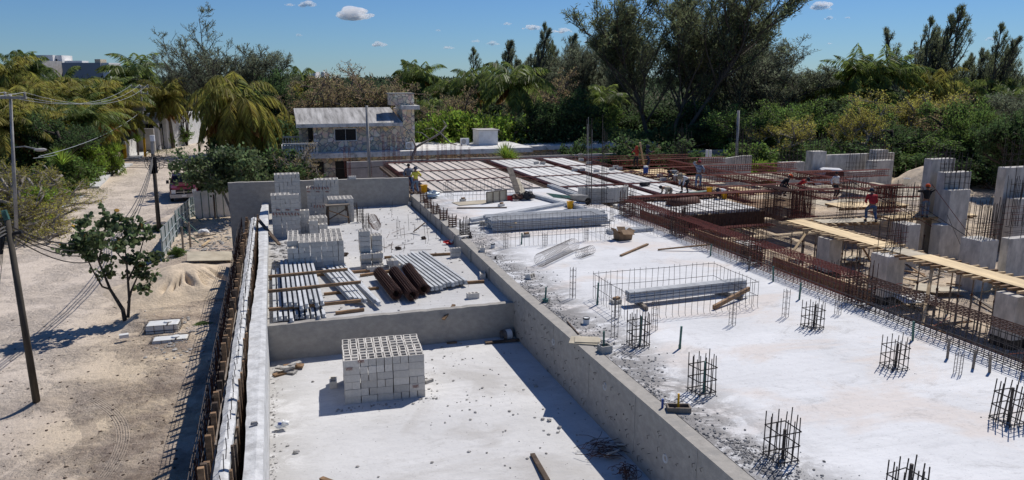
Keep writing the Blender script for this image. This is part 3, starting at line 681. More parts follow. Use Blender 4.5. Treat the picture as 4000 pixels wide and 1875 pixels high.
for (px, py, lab) in [(3047, 1795, 'rusty column rebar cage on the white slab with a mound of gravel to its left'), (2740, 1535, 'small column rebar cage on the white slab, second along the gravel edge from the front'), (2492, 1350, 'small column rebar cage with a green pipe in it, beside the rectangular bar pen'), (3490, 1436, 'small column rebar cage standing alone on the middle of the open white slab'), (3172, 1280, 'small column rebar cage nearest the long rebar beam on the white slab'), (3930, 1650, 'column rebar cage cut by the right edge of the view on the white slab'), (3530, 1990, 'column rebar cage cut by the bottom edge of the view on the white slab')]:
    q = P(px, py, 0); c = place('cc', colcage('c', 'x', 'column cages on the white slab', .40, .78, 12, (.06, .30, .54), hj=.07, r=.0125), (q.x, q.y, 0), g.uniform(-.14, .14), lab, None, (1, 1, g.uniform(.86, 1.14)), (g.uniform(-.045, .045), g.uniform(-.045, .045)))
    single('conduit_pipe', MB().tube([(q.x+.05, q.y, 0), (q.x+.06, q.y+.01, .55+g.uniform(-.1, .2))], .028, 8), 'teal_pipe' if px in (2492, 2740) else 'steel', 'dark conduit stub inside the %s' % {3047: 'column cage beside the gravel mound', 2740: 'second cage along the gravel edge', 2492: 'cage by the near bar pen', 3490: 'lone cage on the open slab', 3172: 'cage nearest the long beam', 3930: 'cage cut by the right edge', 3530: 'cage cut by the bottom edge'}[px], 'pipe', 'conduit stubs inside the column cages')
for i, y in enumerate(BY[:5]):
    place('ccd', colcage('c', 'x', 'dense column cages along the edge beam', .56, 1.22, 16, tuple(np.arange(.05, .9, .085)), m='rust', r=.014, hj=.13, seed=3), (BX, y, 0), 0, 'dense dark column cage in the long edge beam, %s of five from the deck' % ['first', 'second', 'third', 'fourth', 'fifth'][i])
# green props along the beam
for i, (px, py) in enumerate([(3122, 1170), (2925, 1055), (3565, 1330), (3865, 1455), (3020, 1100), (3800, 1440), (2775, 1000), (3700, 1400)]):
    q = P(px, py, 0); single('prop_stake', MB().tube([(q.x, q.y, 0), (q.x+g.uniform(-.03, .06), q.y+.02, g.uniform(.42, .62))], .03, 6), 'teal_pipe' if i % 2 == 0 else 'woodgrey', 'short %s stake stuck in the slab by the long edge beam, number %s along it' % ('green' if i % 2 == 0 else 'grey', ['four', 'two', 'seven', 'eight', 'three', 'nine', 'one', 'six'][i]), 'stake', 'stakes along the long edge beam')
# crosswise tall cages
beam((16.4, 32.3), (24.3, 32.1), -1.0, .80, .5, .15, 'tall crosswise rebar cage in front of the sunken bay of white strips', nl=6, m='rust', ms='redrust', r=.014)
beam((26.6, 31.7), (33.0, 30.6), .30, .80, .45, .2, 'crosswise dark red rebar beam running right from the dense red wall cage', nl=5)
wallc = [((24.45, 32.6), (24.45, 31.0), -.6, .95, .6, 'upright dense cage at the meeting of the crosswise beams, left of the red wall cage', 'rust'),
         ((25.2, 31.7), (26.5, 31.6), -.6, .82, .35, 'dense dark red rebar wall cage behind the plywood walkway head', 'redrust'),
         ((29.7, 31.0), (31.3, 30.9), -.45, .95, .35, 'dense red rebar wall cage behind the worker in the red shirt', 'redrust')]
for a_, b_, z0, z1, w_, lab, m_ in wallc: beam(a_, b_, z0, z1, w_, .07, lab, nl=6, m=m_, r=.015)
for (x0, y0, x1, y1, lab) in [(8.2, 57.95, 24, 57.95, 'flat rebar beam along the far edge of the deck'), (24, 57.6, 34, 57.0, 'far right rebar beam past the hooded workers'),
        (16.05, 42, 16.05, 57.6, 'lengthwise rebar beam through the middle of the deck'), (20.6, 37, 20.6, 57.6, 'lengthwise rebar beam right of the middle of the deck'), (24.15, 34.2, 24.15, 57.4, 'lengthwise rebar beam along the right edge of the deck'),
        (8.0, 46.8, 24, 46.8, 'thin crosswise rebar beam between the nearest and middle strip rows'), (8.0, 52.0, 24, 52.0, 'thin crosswise rebar beam between the middle and farthest strip rows'), (16.3, 41.6, 24, 41.6, 'thin crosswise rebar beam behind the bent workers'), (8.0, 42.2, 8.0, 57.6, 'lengthwise rebar beam along the left edge of the deck'), (16.3, 36.75, 24, 36.75, 'thin crosswise rebar beam in front of the kneeling worker')]:
    beam((x0, y0), (x1, y1), -.17, .035, .22, .3, lab, m='rust' if x0 < 15 else 'redrust', nl=3, r=.009, ms='redrust')
for (x0, y0, x1, y1, z1, lab) in [(24.4, 37.0, 33.5, 37.0, .3, 'crosswise rebar beam cage right of the bent workers'), (24.4, 41.8, 36, 41.8, .3, 'crosswise rebar beam cage behind the worker in the floral shirt'), (24.4, 46.6, 37, 46.6, .3, 'crosswise rebar beam cage in front of the stub wall'),
        (24.4, 51.4, 34, 51.4, .35, 'farthest crosswise rebar beam cage by the pale stub wall'), (29.0, 33.5, 29.0, 51.0, .3, 'lengthwise rebar beam cage running back from the white pickup'), (33.6, 33.5, 33.6, 46, .3, 'lengthwise rebar beam cage right of the two crouching workers'), (33.6, 41.8, 41, 41.8, .2, 'rebar beam cage in front of the big pale columns'), (24.4, 33.9, 24.4, 44, .3, 'lengthwise rebar beam cage by the crouching workers')]:
    beam((x0, y0), (x1, y1), z1-.45, z1, .34, .2, lab, m='redrust', nl=4, r=.014)
# shutter decks among the beams
for i, (x0, x1, y0, y1, z, m_, lab) in enumerate([(24.6, 28.6, 37.4, 41.4, -.35, 'lumber', 'tan formwork boards in the bay by the worker in the floral shirt'), (29.4, 33.2, 37.4, 41.4, -.35, 'plypale', 'pale formwork bay between rebar beams'), (24.6, 28.6, 42.3, 46.2, -.35, 'plypale', 'pale formwork bay behind the floral shirt'), (29.4, 36, 42.3, 46.2, -.3, 'plypale', 'wide pale formwork bay in front of the low column'),
        (24.6, 28.6, 47.1, 51, -.35, 'ply', 'yellowish plywood bay near the water jug'), (29.4, 33.2, 34.0, 36.6, -.6, 'plypale', 'pale formwork bay near the white pickup'), (24.7, 28.6, 34.0, 36.6, -.45, 'wood', 'brown formwork bay behind the dense cages'), (34.2, 39, 34, 41, -.55, 'plypale', 'pale formwork deck under the big columns')]):
    mb = MB(); k = 0
    for xx in np.arange(x0, x1-.3, .62): mb.box((xx+.3, (y0+y1)/2+g.uniform(-.1, .1), z+g.uniform(-.01, .01)), (.59, y1-y0+g.uniform(-.3, .0), .03))
    single('formwork_deck', mb, m_, lab, 'formwork')
# ---------------------------------------------------------------- plywood walkways on joists and props
g = random.Random(33)
def prop(x, y, zt, lab, grp):
    def mk():
        t = thing('steel_prop', lab, 'prop', group=grp); part('outer_tube', MB().bar((0, 0, .02), (0, 0, 1.1), .035, 6), 'wirecol', t, True); part('inner_tube', MB().bar((0, 0, 1.1), (0, 0, 2.0), .026, 6), 'woodgrey', t, True)
        part('base_plate', MB().box((0, 0, .01), (.15, .15, .02)), 'wirecol', t, True); part('collar', MB().bar((0, 0, 1.08), (0, 0, 1.18), .045, 6), 'rust', t, True); return t
    return place('prop', mk, (x, y, -2.6), g.uniform(0, 1), lab, grp, (1, 1, (zt+2.6)/2.0))
def walkway(p0, p1, z, w, lab, jl, props=True, m='ply', jsp=.36, name='plywood_walkway'):
    p0 = Vector(p0+(0,)); p1 = Vector(p1+(0,)); d = p1-p0; L = d.length; u = d.normalized(); s = u.cross(Vector((0, 0, 1))); a = math.atan2(u.y, u.x)
    t = thing(name, lab, 'walkway', (p0.x, p0.y, z)); n_ = max(1, round(L/2.44))
    for i in range(n_):
        c = p0+u*(L*(i+.5)/n_); part('plywood_sheet', MB().box((c.x, c.y, z+.009+.002*(i % 2)), (L/n_-.01, w, .018), rz=a), m, t)
    k = 0; x = .1
    while x < L:
        c = p0+u*x; off = g.uniform(-.12, .12); jj = jl*g.uniform(.92, 1.06); c2 = c+s*off
        o = part('joist', MB().box((c2.x, c2.y, z-.045), (.085, jj, .085), rz=a+g.uniform(-.03, .03)), 'lumber' if g.random() < .75 else 'wood', t); x += jsp*g.uniform(.85, 1.15)
    for sg in (-1, 1):
        q0 = p0+s*sg*w*.33; q1 = p1+s*sg*w*.33; part('bearer', MB().plank((q0.x, q0.y, z-.14), (q1.x, q1.y, z-.14), .08, .1), 'wood', t)
    if props:
        x = .35
        while x < L:
            for sg in (-1, 1): c = p0+u*x+s*sg*w*.33; prop(c.x, c.y, z-.19, 'steel prop under the %s' % lab.split(',')[0].replace(' on timber joists', '').replace(' leading to the worker in the red shirt', '').replace(' under the worker in the black jacket', ' of the worker in black'), 'props under the walkways')
            x += .95
walkway((24.55, 30.6), (24.4, 24.2), -.5, 1.0, 'long tan plywood walkway on timber joists, upper half', 1.9)
walkway((24.35, 24.15), (24.33, 22.7), -.515, .95, 'grey worn plywood patch joining the two halves of the walkway', 1.7, False, 'plypale')
walkway((24.35, 22.65), (24.2, 14.6), -.5, 1.0, 'long tan plywood walkway on timber joists, lower half reaching the right edge', 1.9)
_a = P(3195, 866, -.5); _b = P(3425, 858, -.5)
walkway((_a.x, _a.y), (_b.x, _b.y), -.5, .9, 'grey plank walkway leading to the worker in the red shirt', 1.4, True, 'plypale')
walkway((29.6, 30.2), (34.6, 29.6), -.5, 1.5, 'plywood platform under the worker in the black jacket', 1.9, True, 'ply')
walkway((29.5, 33.6), (33.8, 33.2), -.5, 1.6, 'yellow plywood platform behind the red wall cage', 1.9, False, 'ply')
# joist rows in front of the tall crosswise cage
t = thing('joist_row', 'row of short grey timber joists sticking out below the tall crosswise cage', 'formwork', (20, 32.6, -1.1))
for k in range(22): part('joist', MB().box((17.6+k*.31+g.uniform(-.05, .05), 32.5, -1.1), (.07, 1.3, .08), rz=g.uniform(-.1, .1)), 'wood' if k % 3 else 'woodgrey', t)
part('bearer', MB().plank((17.4, 32.9, -1.19), (24.6, 32.9, -1.19), .08, .1), 'wooddark', t)
for k in range(9): prop(17.8+k*.75, 32.8, -1.24, 'thin steel prop standing under the row of short timber joists', 'props under the joist row')
# ---------------------------------------------------------------- concrete columns and walls on the right
def pillar(x0, x1, y0, y1, zt, lab, z0=-2.7, bars=10, bh=1.0, m='column', foot=False, cat='column', name='concrete_column'):
    t = thing(name, lab, cat, ((x0+x1)/2, (y0+y1)/2, z0)); mb = MB(); mb.b2(x0, x1, y0, y1, z0, zt); o = part('shaft', mb, m, t); bevel(o, .015)
    if foot: part('dark_foot', MB().b2(x0-.004, x1+.004, y0-.004, y1+.004, -2.6, -2.25), 'black', t)  # plain black band round the bottom of the shaft
    per = []; W_ = x1-x0-.12; D_ = y1-y0-.12
    for i in range(bars):
        f = (i+.5)/bars*2*(W_+D_)
        if f < W_: q = (x0+.06+f, y0+.06)
        elif f < W_+D_: q = (x1-.06, y0+.06+f-W_)
        elif f < 2*W_+D_: q = (x1-.06-(f-W_-D_), y1-.06)
        else: q = (x0+.06, y1-.06-(f-2*W_-D_))
        part('starter_bar', MB().bar((q[0], q[1], zt-.02), (q[0]+g.uniform(-.05, .05), q[1]+g.uniform(-.05, .05), zt+bh*g.uniform(.8, 1.12)), .016, 4), 'steel', t)
    if bh > .5 and bars > 4:
        for k in (.22, .45):
            mb = MB(); zz = zt+bh*k
            cs = [(x0+.05, y0+.05), (x1-.05, y0+.05), (x1-.05, y1-.05), (x0+.05, y1-.05)]
            for i in range(4): mb.bar(cs[i]+(zz,), cs[(i+1) % 4]+(zz,), .009, 3)
            part('stirrup', mb, 'steel', t)
    return t
pillar(23.1, 24.0, 23.0, 23.9, -.56, 'broad grey concrete column under the joint of the plywood walkway', foot=True, bars=8, bh=1.5)
pillar(20.9, 21.7, 29.2, 30.2, -1.25, 'short wide concrete column under the joist row', foot=True, bars=0)
pillar(23.7, 24.4, 27.0, 27.8, -.72, 'grey concrete column below the upper half of the walkway', foot=True, bars=0)
pillar(28.7, 29.5, 27.6, 28.6, -.45, 'square concrete column between the walkway and the standing worker', bars=9, bh=1.9)
pillar(30.9, 31.6, 27.7, 28.3, -.62, 'plain concrete column below the platform of the worker in black', bars=0)
pillar(28.4, 29.4, 23.4, 24.4, -.35, 'concrete column with a sheaf of tall dark bars right of the walkway', bars=12, bh=1.75)
pillar(23.3, 24.2, 17.6, 18.4, -.72, 'concrete column under the lower half of the walkway', foot=True, bars=0)
pillar(26.8, 27.6, 18.8, 19.6, -.3, 'concrete column beside the lower end of the walkway', bars=10, bh=1.2, foot=True)
pillar(32.3, 33.85, 30.0, 30.5, 2.36, 'tall pale concrete wall column, top left one behind the worker in black', z0=-2.7, bars=14, bh=.7)
pillar(32.2, 33.9, 29.0, 29.5, 1.78, 'tall pale concrete wall column, middle one right of the worker in black', bars=14, bh=.9)
pillar(32.0, 33.3, 28.4, 28.95, .97, 'lower pale concrete wall column with sunlit right side', bars=10, bh=1.4)
pillar(36.5, 40.5, 29.2, 29.7, 1.86, 'wide pale concrete wall at the right edge of the view', bars=18, bh=1.5, cat='wall', name='concrete_wall')
pillar(36.3, 42, 28.2, 28.8, .35, 'long bare concrete wall at the right edge with a ragged top', bars=22, bh=1.6, cat='wall', name='concrete_wall')
pillar(30.0, 40.0, 23.4, 23.8, -.35, 'grey concrete wall running right behind the lower walkway', bars=16, bh=1.1, cat='wall', name='concrete_wall')
def pillarpx(px0, px1, ty, Y0, dep, lab, **k):
    a_ = QY(px0, ty, Y0); b_ = QY(px1, ty, Y0); pillar(a_.x, b_.x, Y0, Y0+dep, (a_.z+b_.z)/2, lab, **k)
pillarpx(3058, 3145, 634, 50.6, .7, 'low pale column by the yellow-green bush', bars=14, bh=1.1)
pillarpx(3178, 3230, 592, 51.6, .9, 'tall pale pier at the left end of the far wall', bars=14, bh=1.5)
pillarpx(3231, 3495, 601, 51.9, .4, 'long pale concrete wall between two piers far right', bars=0, cat='wall', name='concrete_wall')
pillarpx(3322, 3428, 670, 47.2, .7, 'low stepped pale column in front of the far wall', bars=18, bh=1.5)
pillarpx(3408, 3492, 627, 48.6, .7, 'middle stepped pale column in front of the far wall', bars=18, bh=1.2)
pillarpx(3425, 3472, 586, 50.2, .8, 'tallest stepped pale column in front of the far wall', bars=14, bh=1.4)
zt = [QY(2732+33*k, y_, 52.4).z for k, y_ in enumerate((617, 616, 615, 617, 612, 607, 606))]; xx_ = [QY(2732+33*k, 615, 52.4).x for k in range(7)]
strip_wall([(x_, 52.4, 0) for x_ in xx_], .25, -2.6, zt, 'stub_wall', 'pale curved-top concrete wall at the far right corner of the deck', 'column')
for i, (px_, n_) in enumerate(((2640, 10), (2862, 12), (2905, 10))):
    if n_:
        x = QY(px_, 650, 52).x
        t = thing('wall_starter_bars', 'tall thin starter bars at the curved-top wall, %s bunch' % ('left', 'middle', 'right')[i], 'rebar cage', (x, 52, 0))
        for k in range(n_): part('vertical_bar', MB().bar((x+(k % 6)*.22, 51.8+.5*(k//6), -.3), (x+(k % 6)*.22+g.uniform(-.08, .08), 51.8+.5*(k//6), 2.8+g.uniform(-.5, .6)), .016, 3), 'steel', t)
        for k in range(4):
            mb = MB().bar((x, 51.8, .2+k*.3), (x+1.15, 51.8, .2+k*.3), .012, 3); part('tie_bar', mb, 'steel', t)
# sheaves of tall column bars among the formwork
for i, (px, py, ty, z, wd, n_, lab) in enumerate([(3305, 850, 690, -.5, 1.0, 14, 'sheaf of dark bars left of the worker in the red shirt'), (3450, 860, 735, -.5, 1.1, 12, 'sheaf of dark bars right of the worker in the red shirt'), (3575, 855, 720, -.5, 1.3, 10, 'sheaf of tall bars left of the worker in black'), (3500, 960, 815, -.5, .8, 12, 'thick sheaf of tall bars beside the walkway joint'), (3690, 830, 690, -.5, 1.0, 12, 'sheaf of bars in front of the tall pale columns'), (3855, 930, 785, -.35, 1.1, 14, 'sheaf of dark bars left of the right-edge wall'), (3970, 880, 690, -.35, 1.4, 16, 'sheaf of thin bars at the right edge of the view'), (2650, 905, 800, -1.0, .8, 10, 'sheaf of bars rising inside the crosswise cage'), (3120, 850, 725, -.6, 1.2, 16, 'sheaf of dark bars beside the red wall cage'), (3260, 1150, 1020, -2.2, .8, 8, 'short bars on the column behind the edge beam'), (3350, 800, 700, -.4, 1.2, 10, 'sheaf of bars behind the red shirt worker')]):
    q = P(px, py, z); hh_ = hgt(px, py, ty, z); t = thing('starter_bar_sheaf', lab, 'rebar', tuple(q))
    for k in range(n_):
        x = q.x+wd*(k/(n_-1)-.5)+g.uniform(-.05, .05); y = q.y+(.18 if k % 2 else -.18); part('vertical_bar', MB().bar((x, y, z), (x+g.uniform(-.06, .06), y+g.uniform(-.05, .05), z+hh_*g.uniform(.82, 1.05)), .015, 4), 'steel' if i not in (3,) else 'rust', t)
    for k in (.12, .25, .38): part('stirrup', MB().bar((q.x-wd/2, q.y-.2, z+hh_*k), (q.x+wd/2, q.y-.2, z+hh_*k), .012, 3).bar((q.x-wd/2, q.y+.2, z+hh_*k), (q.x+wd/2, q.y+.2, z+hh_*k), .012, 3), 'redrust', t)
for (px, py) in ((3047, 1795), (2740, 1535), (2492, 1350), (3490, 1436), (3172, 1280), (3930, 1650)):
    q = P(px, py, 0); mb = MB(); gg_ = random.Random(px)
    for k in range(90): a_ = gg_.uniform(0, 6.28); rr = abs(gg_.gauss(.16, .12)); r_ = gg_.uniform(.005, .022); mb.blob((q.x+rr*math.cos(a_), q.y+rr*math.sin(a_), .004), (r_, r_, r_*.7), gg_, 5, 3, .3)
    single('mortar_crumbs', mb, 'gravelmat', 'mortar crumbs round the foot of the %s' % {3047: 'cage by the gravel mound', 2740: 'second cage along the gravel', 2492: 'cage by the near bar pen', 3490: 'lone cage on the open slab', 3172: 'cage nearest the long beam', 3930: 'cage at the right edge'}[px], 'crumbs', kind='stuff')
# tall bundle of bars at the deck edge
q = P(2330, 800, 0)
t = thing('tall_column_cage', 'very tall thin column bars rising above the deck beside the round block heap', 'rebar cage', (q.x, q.y, 0))
for k in range(12):
    a = k/12*6.283; x = q.x+(-.42 if k < 7 else .42)+.11*math.cos(a*2); y = q.y+.25*math.sin(a*2)
    part('vertical_bar', MB().bar((x, y, 0), (x+g.uniform(-.08, .03), y+.1, 4.1+g.uniform(-.4, .5)+(.7 if k == 8 else 0)), .013, 4), 'steel' if k > 2 else 'pole_conc', t)
for z in (.3, .6, .9, 1.2, 1.6, 2.1, 2.8): mb = MB(); ring(mb, (q.x, q.y+.05, z), (0, 0, 1), 1.05, .55, .008); part('stirrup', mb, 'steel', t)
# thin tie-column ladders behind the deck, in front of the stone house
def ladder(h):
    def mk():
        t = thing('tie_column_cage', 'x', 'rebar cage', group='tie column cages')
        for x, y in ((-.06, -.06), (.06, -.06), (.06, .06), (-.06, .06)): part('vertical_bar', MB().bar((x, y, 0), (x, y, h), .009, 3), 'redrust' if h > 1.5 else 'wirecol', t, True)
        mb = MB(); z = .1
        while z < h-.05: ring(mb, (0, 0, z), (0, 0, 1), .13, .13, .005); z += .18
        o = part('stirrups', mb, 'redrust' if h > 1.5 else 'wirecol', t, True); o['kind'] = 'stuff'
        return t
    return mk
for i, (px, ty, by, d) in enumerate([(1352, 575, 690, 58), (1368, 575, 690, 58.4), (1450, 560, 690, 58), (1502, 520, 690, 57), (1520, 535, 690, 58), (1545, 530, 700, 57.2), (1560, 515, 700, 57), (1606, 545, 640, 62), (1625, 560, 680, 61), (1650, 565, 660, 60), (1668, 560, 665, 58), (1712, 560, 660, 60), (1728, 540, 655, 61), (1745, 555, 665, 59), (1765, 560, 660, 60), (1778, 565, 665, 61), (1800, 560, 655, 60), (1835, 575, 650, 62), (1365, 635, 690, 46)]):
    a_ = D(px, ty, d); b_ = D(px, by, d)
    place('lad', ladder(3.0), (b_.x, b_.y, b_.z), g.uniform(0, .3), 'thin rusty tie-column cage standing between the deck and the stone house', None, (1, 1, (a_.z-b_.z)/3.0), (g.uniform(-.03, .03), g.uniform(-.03, .03)))
# slim ladders on the white slab
for i, (px, by, ty) in enumerate([(2237, 1165, 1045), (2128, 965, 912), (2400, 1320, 1175), (2555, 1290, 1170), (3067, 1238, 1130), (3272, 1228, 1150), (2860, 1270, 1180), (2410, 1240, 1160), (3015, 1050, 985), (2885, 1000, 960), (2290, 940, 860), (1975, 970, 905), (3480, 1230, 1150), (3740, 1460, 1380), (1885, 905, 870), (2390, 860, 790)]):
    q = P(px, by, 0); h = hgt(px, by, ty, 0)
    place('lads', ladder(.9), (q.x, q.y, 0), g.uniform(0, 1), 'slim wire tie cage on the slab, %s' % ['alone left of the near bar pen', 'in front of the far bar pen', 'at the front left of the near pen', 'in front of the near bar pen', 'right of the near bar pen', 'by the edge beam beyond the near pen', 'at the front right of the near pen', 'inside the near bar pen', 'by the edge beam behind the near pen', 'by the plank on the edge beam', 'right of the far bar pen', 'left front of the far bar pen', 'by the edge beam near the lone cage', 'by the edge beam at far right', 'beside the far bar pen block', 'under the tall column bars'][i], 'slim tie cages on the slab', (1, 1, h/.9))
# rectangular pens of thin bars
def pen(x0, x1, y0, y1, h, lab, sp, seed, m='wirecol'):
    gg = random.Random(seed); t = thing('bar_pen', lab, 'rebar cage', ((x0+x1)/2, (y0+y1)/2, 0)); k = 0
    per = [((x0, y0), (x1, y0)), ((x1, y0), (x1, y1)), ((x1, y1), (x0, y1)), ((x0, y1), (x0, y0))]
    for a_, b_ in per:
        L = math.dist(a_, b_); n_ = int(L/sp)
        for i in range(n_):
            f = i/n_; x = a_[0]*(1-f)+b_[0]*f; y = a_[1]*(1-f)+b_[1]*f
            part('vertical_bar', MB().tube([(x, y-.06, -.0), (x+gg.uniform(-.01, .01), y, .07), (x+gg.uniform(-.03, .03), y+gg.uniform(-.02, .02), h+gg.uniform(-.02, .05))], .0075, 3), m, t)
        for z in (h-.03, h*.47): part('rail', MB().tube([(a_[0]*(1-f)+b_[0]*f, a_[1]*(1-f)+b_[1]*f, z+gg.uniform(-.012, .012)) for f in (0, .2, .4, .6, .8, 1)], .0085, 3), m, t)
    return t
pen(8.75, 12.85, 17.3, 19.6, .8, 'rectangular pen of thin upright bars round a joist bundle on the open white slab', .19, 1)
pen(8.5, 12.9, 27.0, 29.4, .8, 'rectangular pen of thin upright bars in front of the big joist stack', .19, 2)
pen(8.85, 13.3, 38.2, 40.5, .8, 'rectangular pen of thin upright bars at the edge of the deck', .21, 3)
pen(14.9, 15.9, 27.0, 33.5, .55, 'row of thin bent bars beside the far half of the edge beam', .30, 4)
pen(15.3, 15.85, 9.0, 26.5, .42, 'row of thin bent bars along the foot of the near edge beam', .38, 5)
# ---------------------------------------------------------------- prestressed joists
def joist_mesh(L):
    mb = MB(); pr = [(-.06, 0), (.06, 0), (.06, .045), (.028, .06), (.028, .115), (.045, .125), (.045, .145), (-.045, .145), (-.045, .125), (-.028, .115), (-.028, .06), (-.06, .045)]
    vs = [(x, 0, z) for x, z in pr]+[(x, L, z) for x, z in pr]; n_ = 12
    return mb.add(vs, [tuple(range(n_)), tuple(range(n_, 2*n_))[::-1]]+[(i, n_+i, n_+(i+1) % n_, (i+1) % n_) for i in range(n_)])
_j = {}
def joist(p, q, lab, grp, flip=0):
    """laid from p to q"""
    p = Vector(p); q = Vector(q); L = round((q-p).length, 1)
    if L not in _j: _j[L] = mesh_of('concrete_joist', joist_mesh(L), 'joist')
    o = bpy.data.objects.new('concrete_joist', _j[L]); C.objects.link(o); o.location = p; d = (q-p).normalized()
    o.rotation_euler = (math.asin(max(-1, min(1, d.z))), flip, math.atan2(-d.x, d.y)); return tag(o, lab, 'concrete joist', grp)
g = random.Random(5); fz = -.5
# left rack: lower and upper layer
for k in range(10): joist((-.33+k*.152, 21.55+g.uniform(-.25, .1), fz+.06), (-.36+k*.150, 27.2+g.uniform(-.3, .3), fz+.06), 'joist in the bottom layer of the left joist stack, %s from left' % ORD[k], 'joists in the bottom layer of the left stack')
for k in range(8): joist((-.02+k*.15, 21.95+g.uniform(-.3, .3), fz+.30), (-.06+k*.148, 27.9+g.uniform(-.3, .3), fz+.30), 'joist in the top layer of the left joist stack, %s from left' % ORD[k], 'joists in the top layer of the left stack')
for k in range(5): joist((1.95+k*.135+.16*(k > 3), 22.8-.12*k, fz+.10), (1.35+k*.16, 27.0+g.uniform(-.2, .4)-.1*k, fz+.10), 'joist in the fanned group right of the left stack, %s from left' % ORD[k], 'joists in the fanned group')
joist((2.72, 22.0, fz+.10), (2.1, 27.3, fz+.10), 'longest outer concrete joist on the right of the fanned group', None)
for k in range(9): joist((4.62+k*.155, 23.2+g.uniform(-.08, .2)+k*.06, fz+.10), (4.05+k*.16, 28.2+g.uniform(-.2, .4), fz+.10), 'joist in the slanting stack right of the mesh rolls, %s from left' % ORD[k], 'joists in the slanting stack')
# timbers under and over them
for i, (x0, y0, x1, y1, z, w, lab) in enumerate([(-.5, 25.2, 2.1, 25.4, fz+.49, .09, 'upper brown timber laid across the left joist stack'), (-.5, 23.35, 2.35, 23.6, fz+.49, .09, 'middle brown timber laid across the left joist stack'), (-.5, 22.2, 2.2, 22.3, fz+.25, .09, 'front brown timber under the top joists'), (1.4, 21.9, 2.25, 22.0, fz+.05, .1, 'short timber at the front of the joists'),
        (-.5, 26.6, 3.0, 26.7, fz+.05, .09, 'timber bearer under the joists by the big block stack'), (1.2, 24.1, 3.0, 24.3, fz+.04, .09, 'thin timber bearer under the fanned joists'), (3.6, 24.2, 6.6, 24.0, fz+.05, .1, 'brown timber bearer ending at the retaining wall, near the single block'), (3.8, 28.6, 6.8, 28.4, fz+.05, .1, 'brown timber bearer ending at the retaining wall, far one'), (2.6, 26.1, 3.7, 26.4, fz+.05, .12, 'dark timber between the block stack and the mesh rolls')]):
    single('timber', MB().plank((x0, y0, z), (x1, y1, z), w, .09), 'wood', lab, 'timber')
# joists inside the near pen, leaning bundle
for k in range(6): joist((9.4, 18.65-.12*(k % 3)+.02*k, .13+.16*(k//3)), (13.4, 18.9-.12*(k % 3), .13+.16*(k//3)), 'joist of the bundle inside the near bar pen, %s of its %s layer' % (['front one', 'middle one', 'back one'][2-k % 3], ['lower', 'upper'][k//3]), 'joists inside the near bar pen')
single('timber', MB().plank((9.9, 19.4, .06), (9.7, 18.0, .06), .1, .1), 'woodgrey', 'timber bearer at the left end of the near joist bundle', 'timber'); single('timber', MB().plank((12.3, 19.6, .06), (12.9, 18.1, .06), .1, .1), 'woodgrey', 'timber bearer at the right end of the near joist bundle', 'timber')
single('timber', MB().plank((11.55, 17.5, .08), (13.3, 18.35, .25), .08, .12), 'wood', 'brown timber propped in the right corner of the near bar pen', 'timber')
# big joist stack
for lay in range(3):
    for k in range(8): joist((8.6+.1*(lay == 0)+g.uniform(-.1, .1), 29.9+.205*k, .06+.165*lay), (14.0+g.uniform(-.2, .2), 29.9+.205*k, .06+.165*lay), 'joist in the %s layer of the big stack on the slab, %s from the front' % (['bottom', 'middle', 'top'][lay], ORD[k]), '%s layer of the big joist stack' % ['bottom', 'middle', 'top'][lay])
for k in range(3): joist((8.2, 31.9+.15*k, .1), (13.3, 33.4+.15*k, .35), 'concrete joist of the loose row behind the big stack', 'loose joists behind the big stack')
for k in range(3): joist((13.2, 28.0+.16*k, .02+.0*k), (15.3, 28.1+.16*k, .02), 'short concrete joist lying right of the big stack', 'short joists right of the big stack')
for i, (x, z) in enumerate(((9.4, .215), (12.9, .215), (9.6, .38), (12.6, .38))): single('timber', MB().plank((x, 29.7, z-.0), (x+.1, 31.5, z), .08, .03), 'lumber', 'timber spacer between layers of the big joist stack, %s %s' % ('lower' if z < .4 else 'upper', 'left' if x < 11 else 'right'), 'timber')
for k in range(2): joist((14.4+.15*k, 33.6, .05), (13.4+.15*k, 38.6, .05), 'white concrete joist of the loose pair behind the yellow bucket', 'loose joists behind the yellow bucket')
for k in range(2): joist((15.75+.2*k, 37.2, .04), (15.6+.2*k, 42, .04), 'long white joist lying along the deck beam gap', 'joists along the deck gap')
# ---------------------------------------------------------------- concrete blocks
def block_mb(mb=None, c=(0, 0, 0), rz=0, nh=2, L=.385, Wd=.185, Hh=.185):
    mb = mb or MB(); t = .032; R_ = Matrix.Rotation(rz, 3, 'Z'); c = Vector(c)
    def bx(x0, x1, y0, y1):
        p = c+R_ @ Vector(((x0+x1)/2, (y0+y1)/2, Hh/2)); mb.box(p, (x1-x0, y1-y0, Hh), rz=rz)
    bx(-L/2, L/2, -Wd/2, -Wd/2+t); bx(-L/2, L/2, Wd/2-t, Wd/2)
    for k in range(nh+1):
        x = -L/2+t/2+(L-t)*k/nh; bx(x-t/2, x+t/2, -Wd/2+t, Wd/2-t)
    return mb
BM = {2: mesh_of('concrete_block', block_mb(), 'block'), 3: mesh_of('concrete_block', block_mb(nh=3), 'block')}
nblk = 0
def block(x, y, z, rz, lab, grp=None, nh=3, tilt=(0, 0)):
    global nblk
    nblk += 1
    o = bpy.data.objects.new('concrete_block', BM[nh]); C.objects.link(o); o.location = (x, y, z); o.rotation_euler = (tilt[0], tilt[1], rz); return tag(o, lab, 'concrete block', grp)
REST = MB()
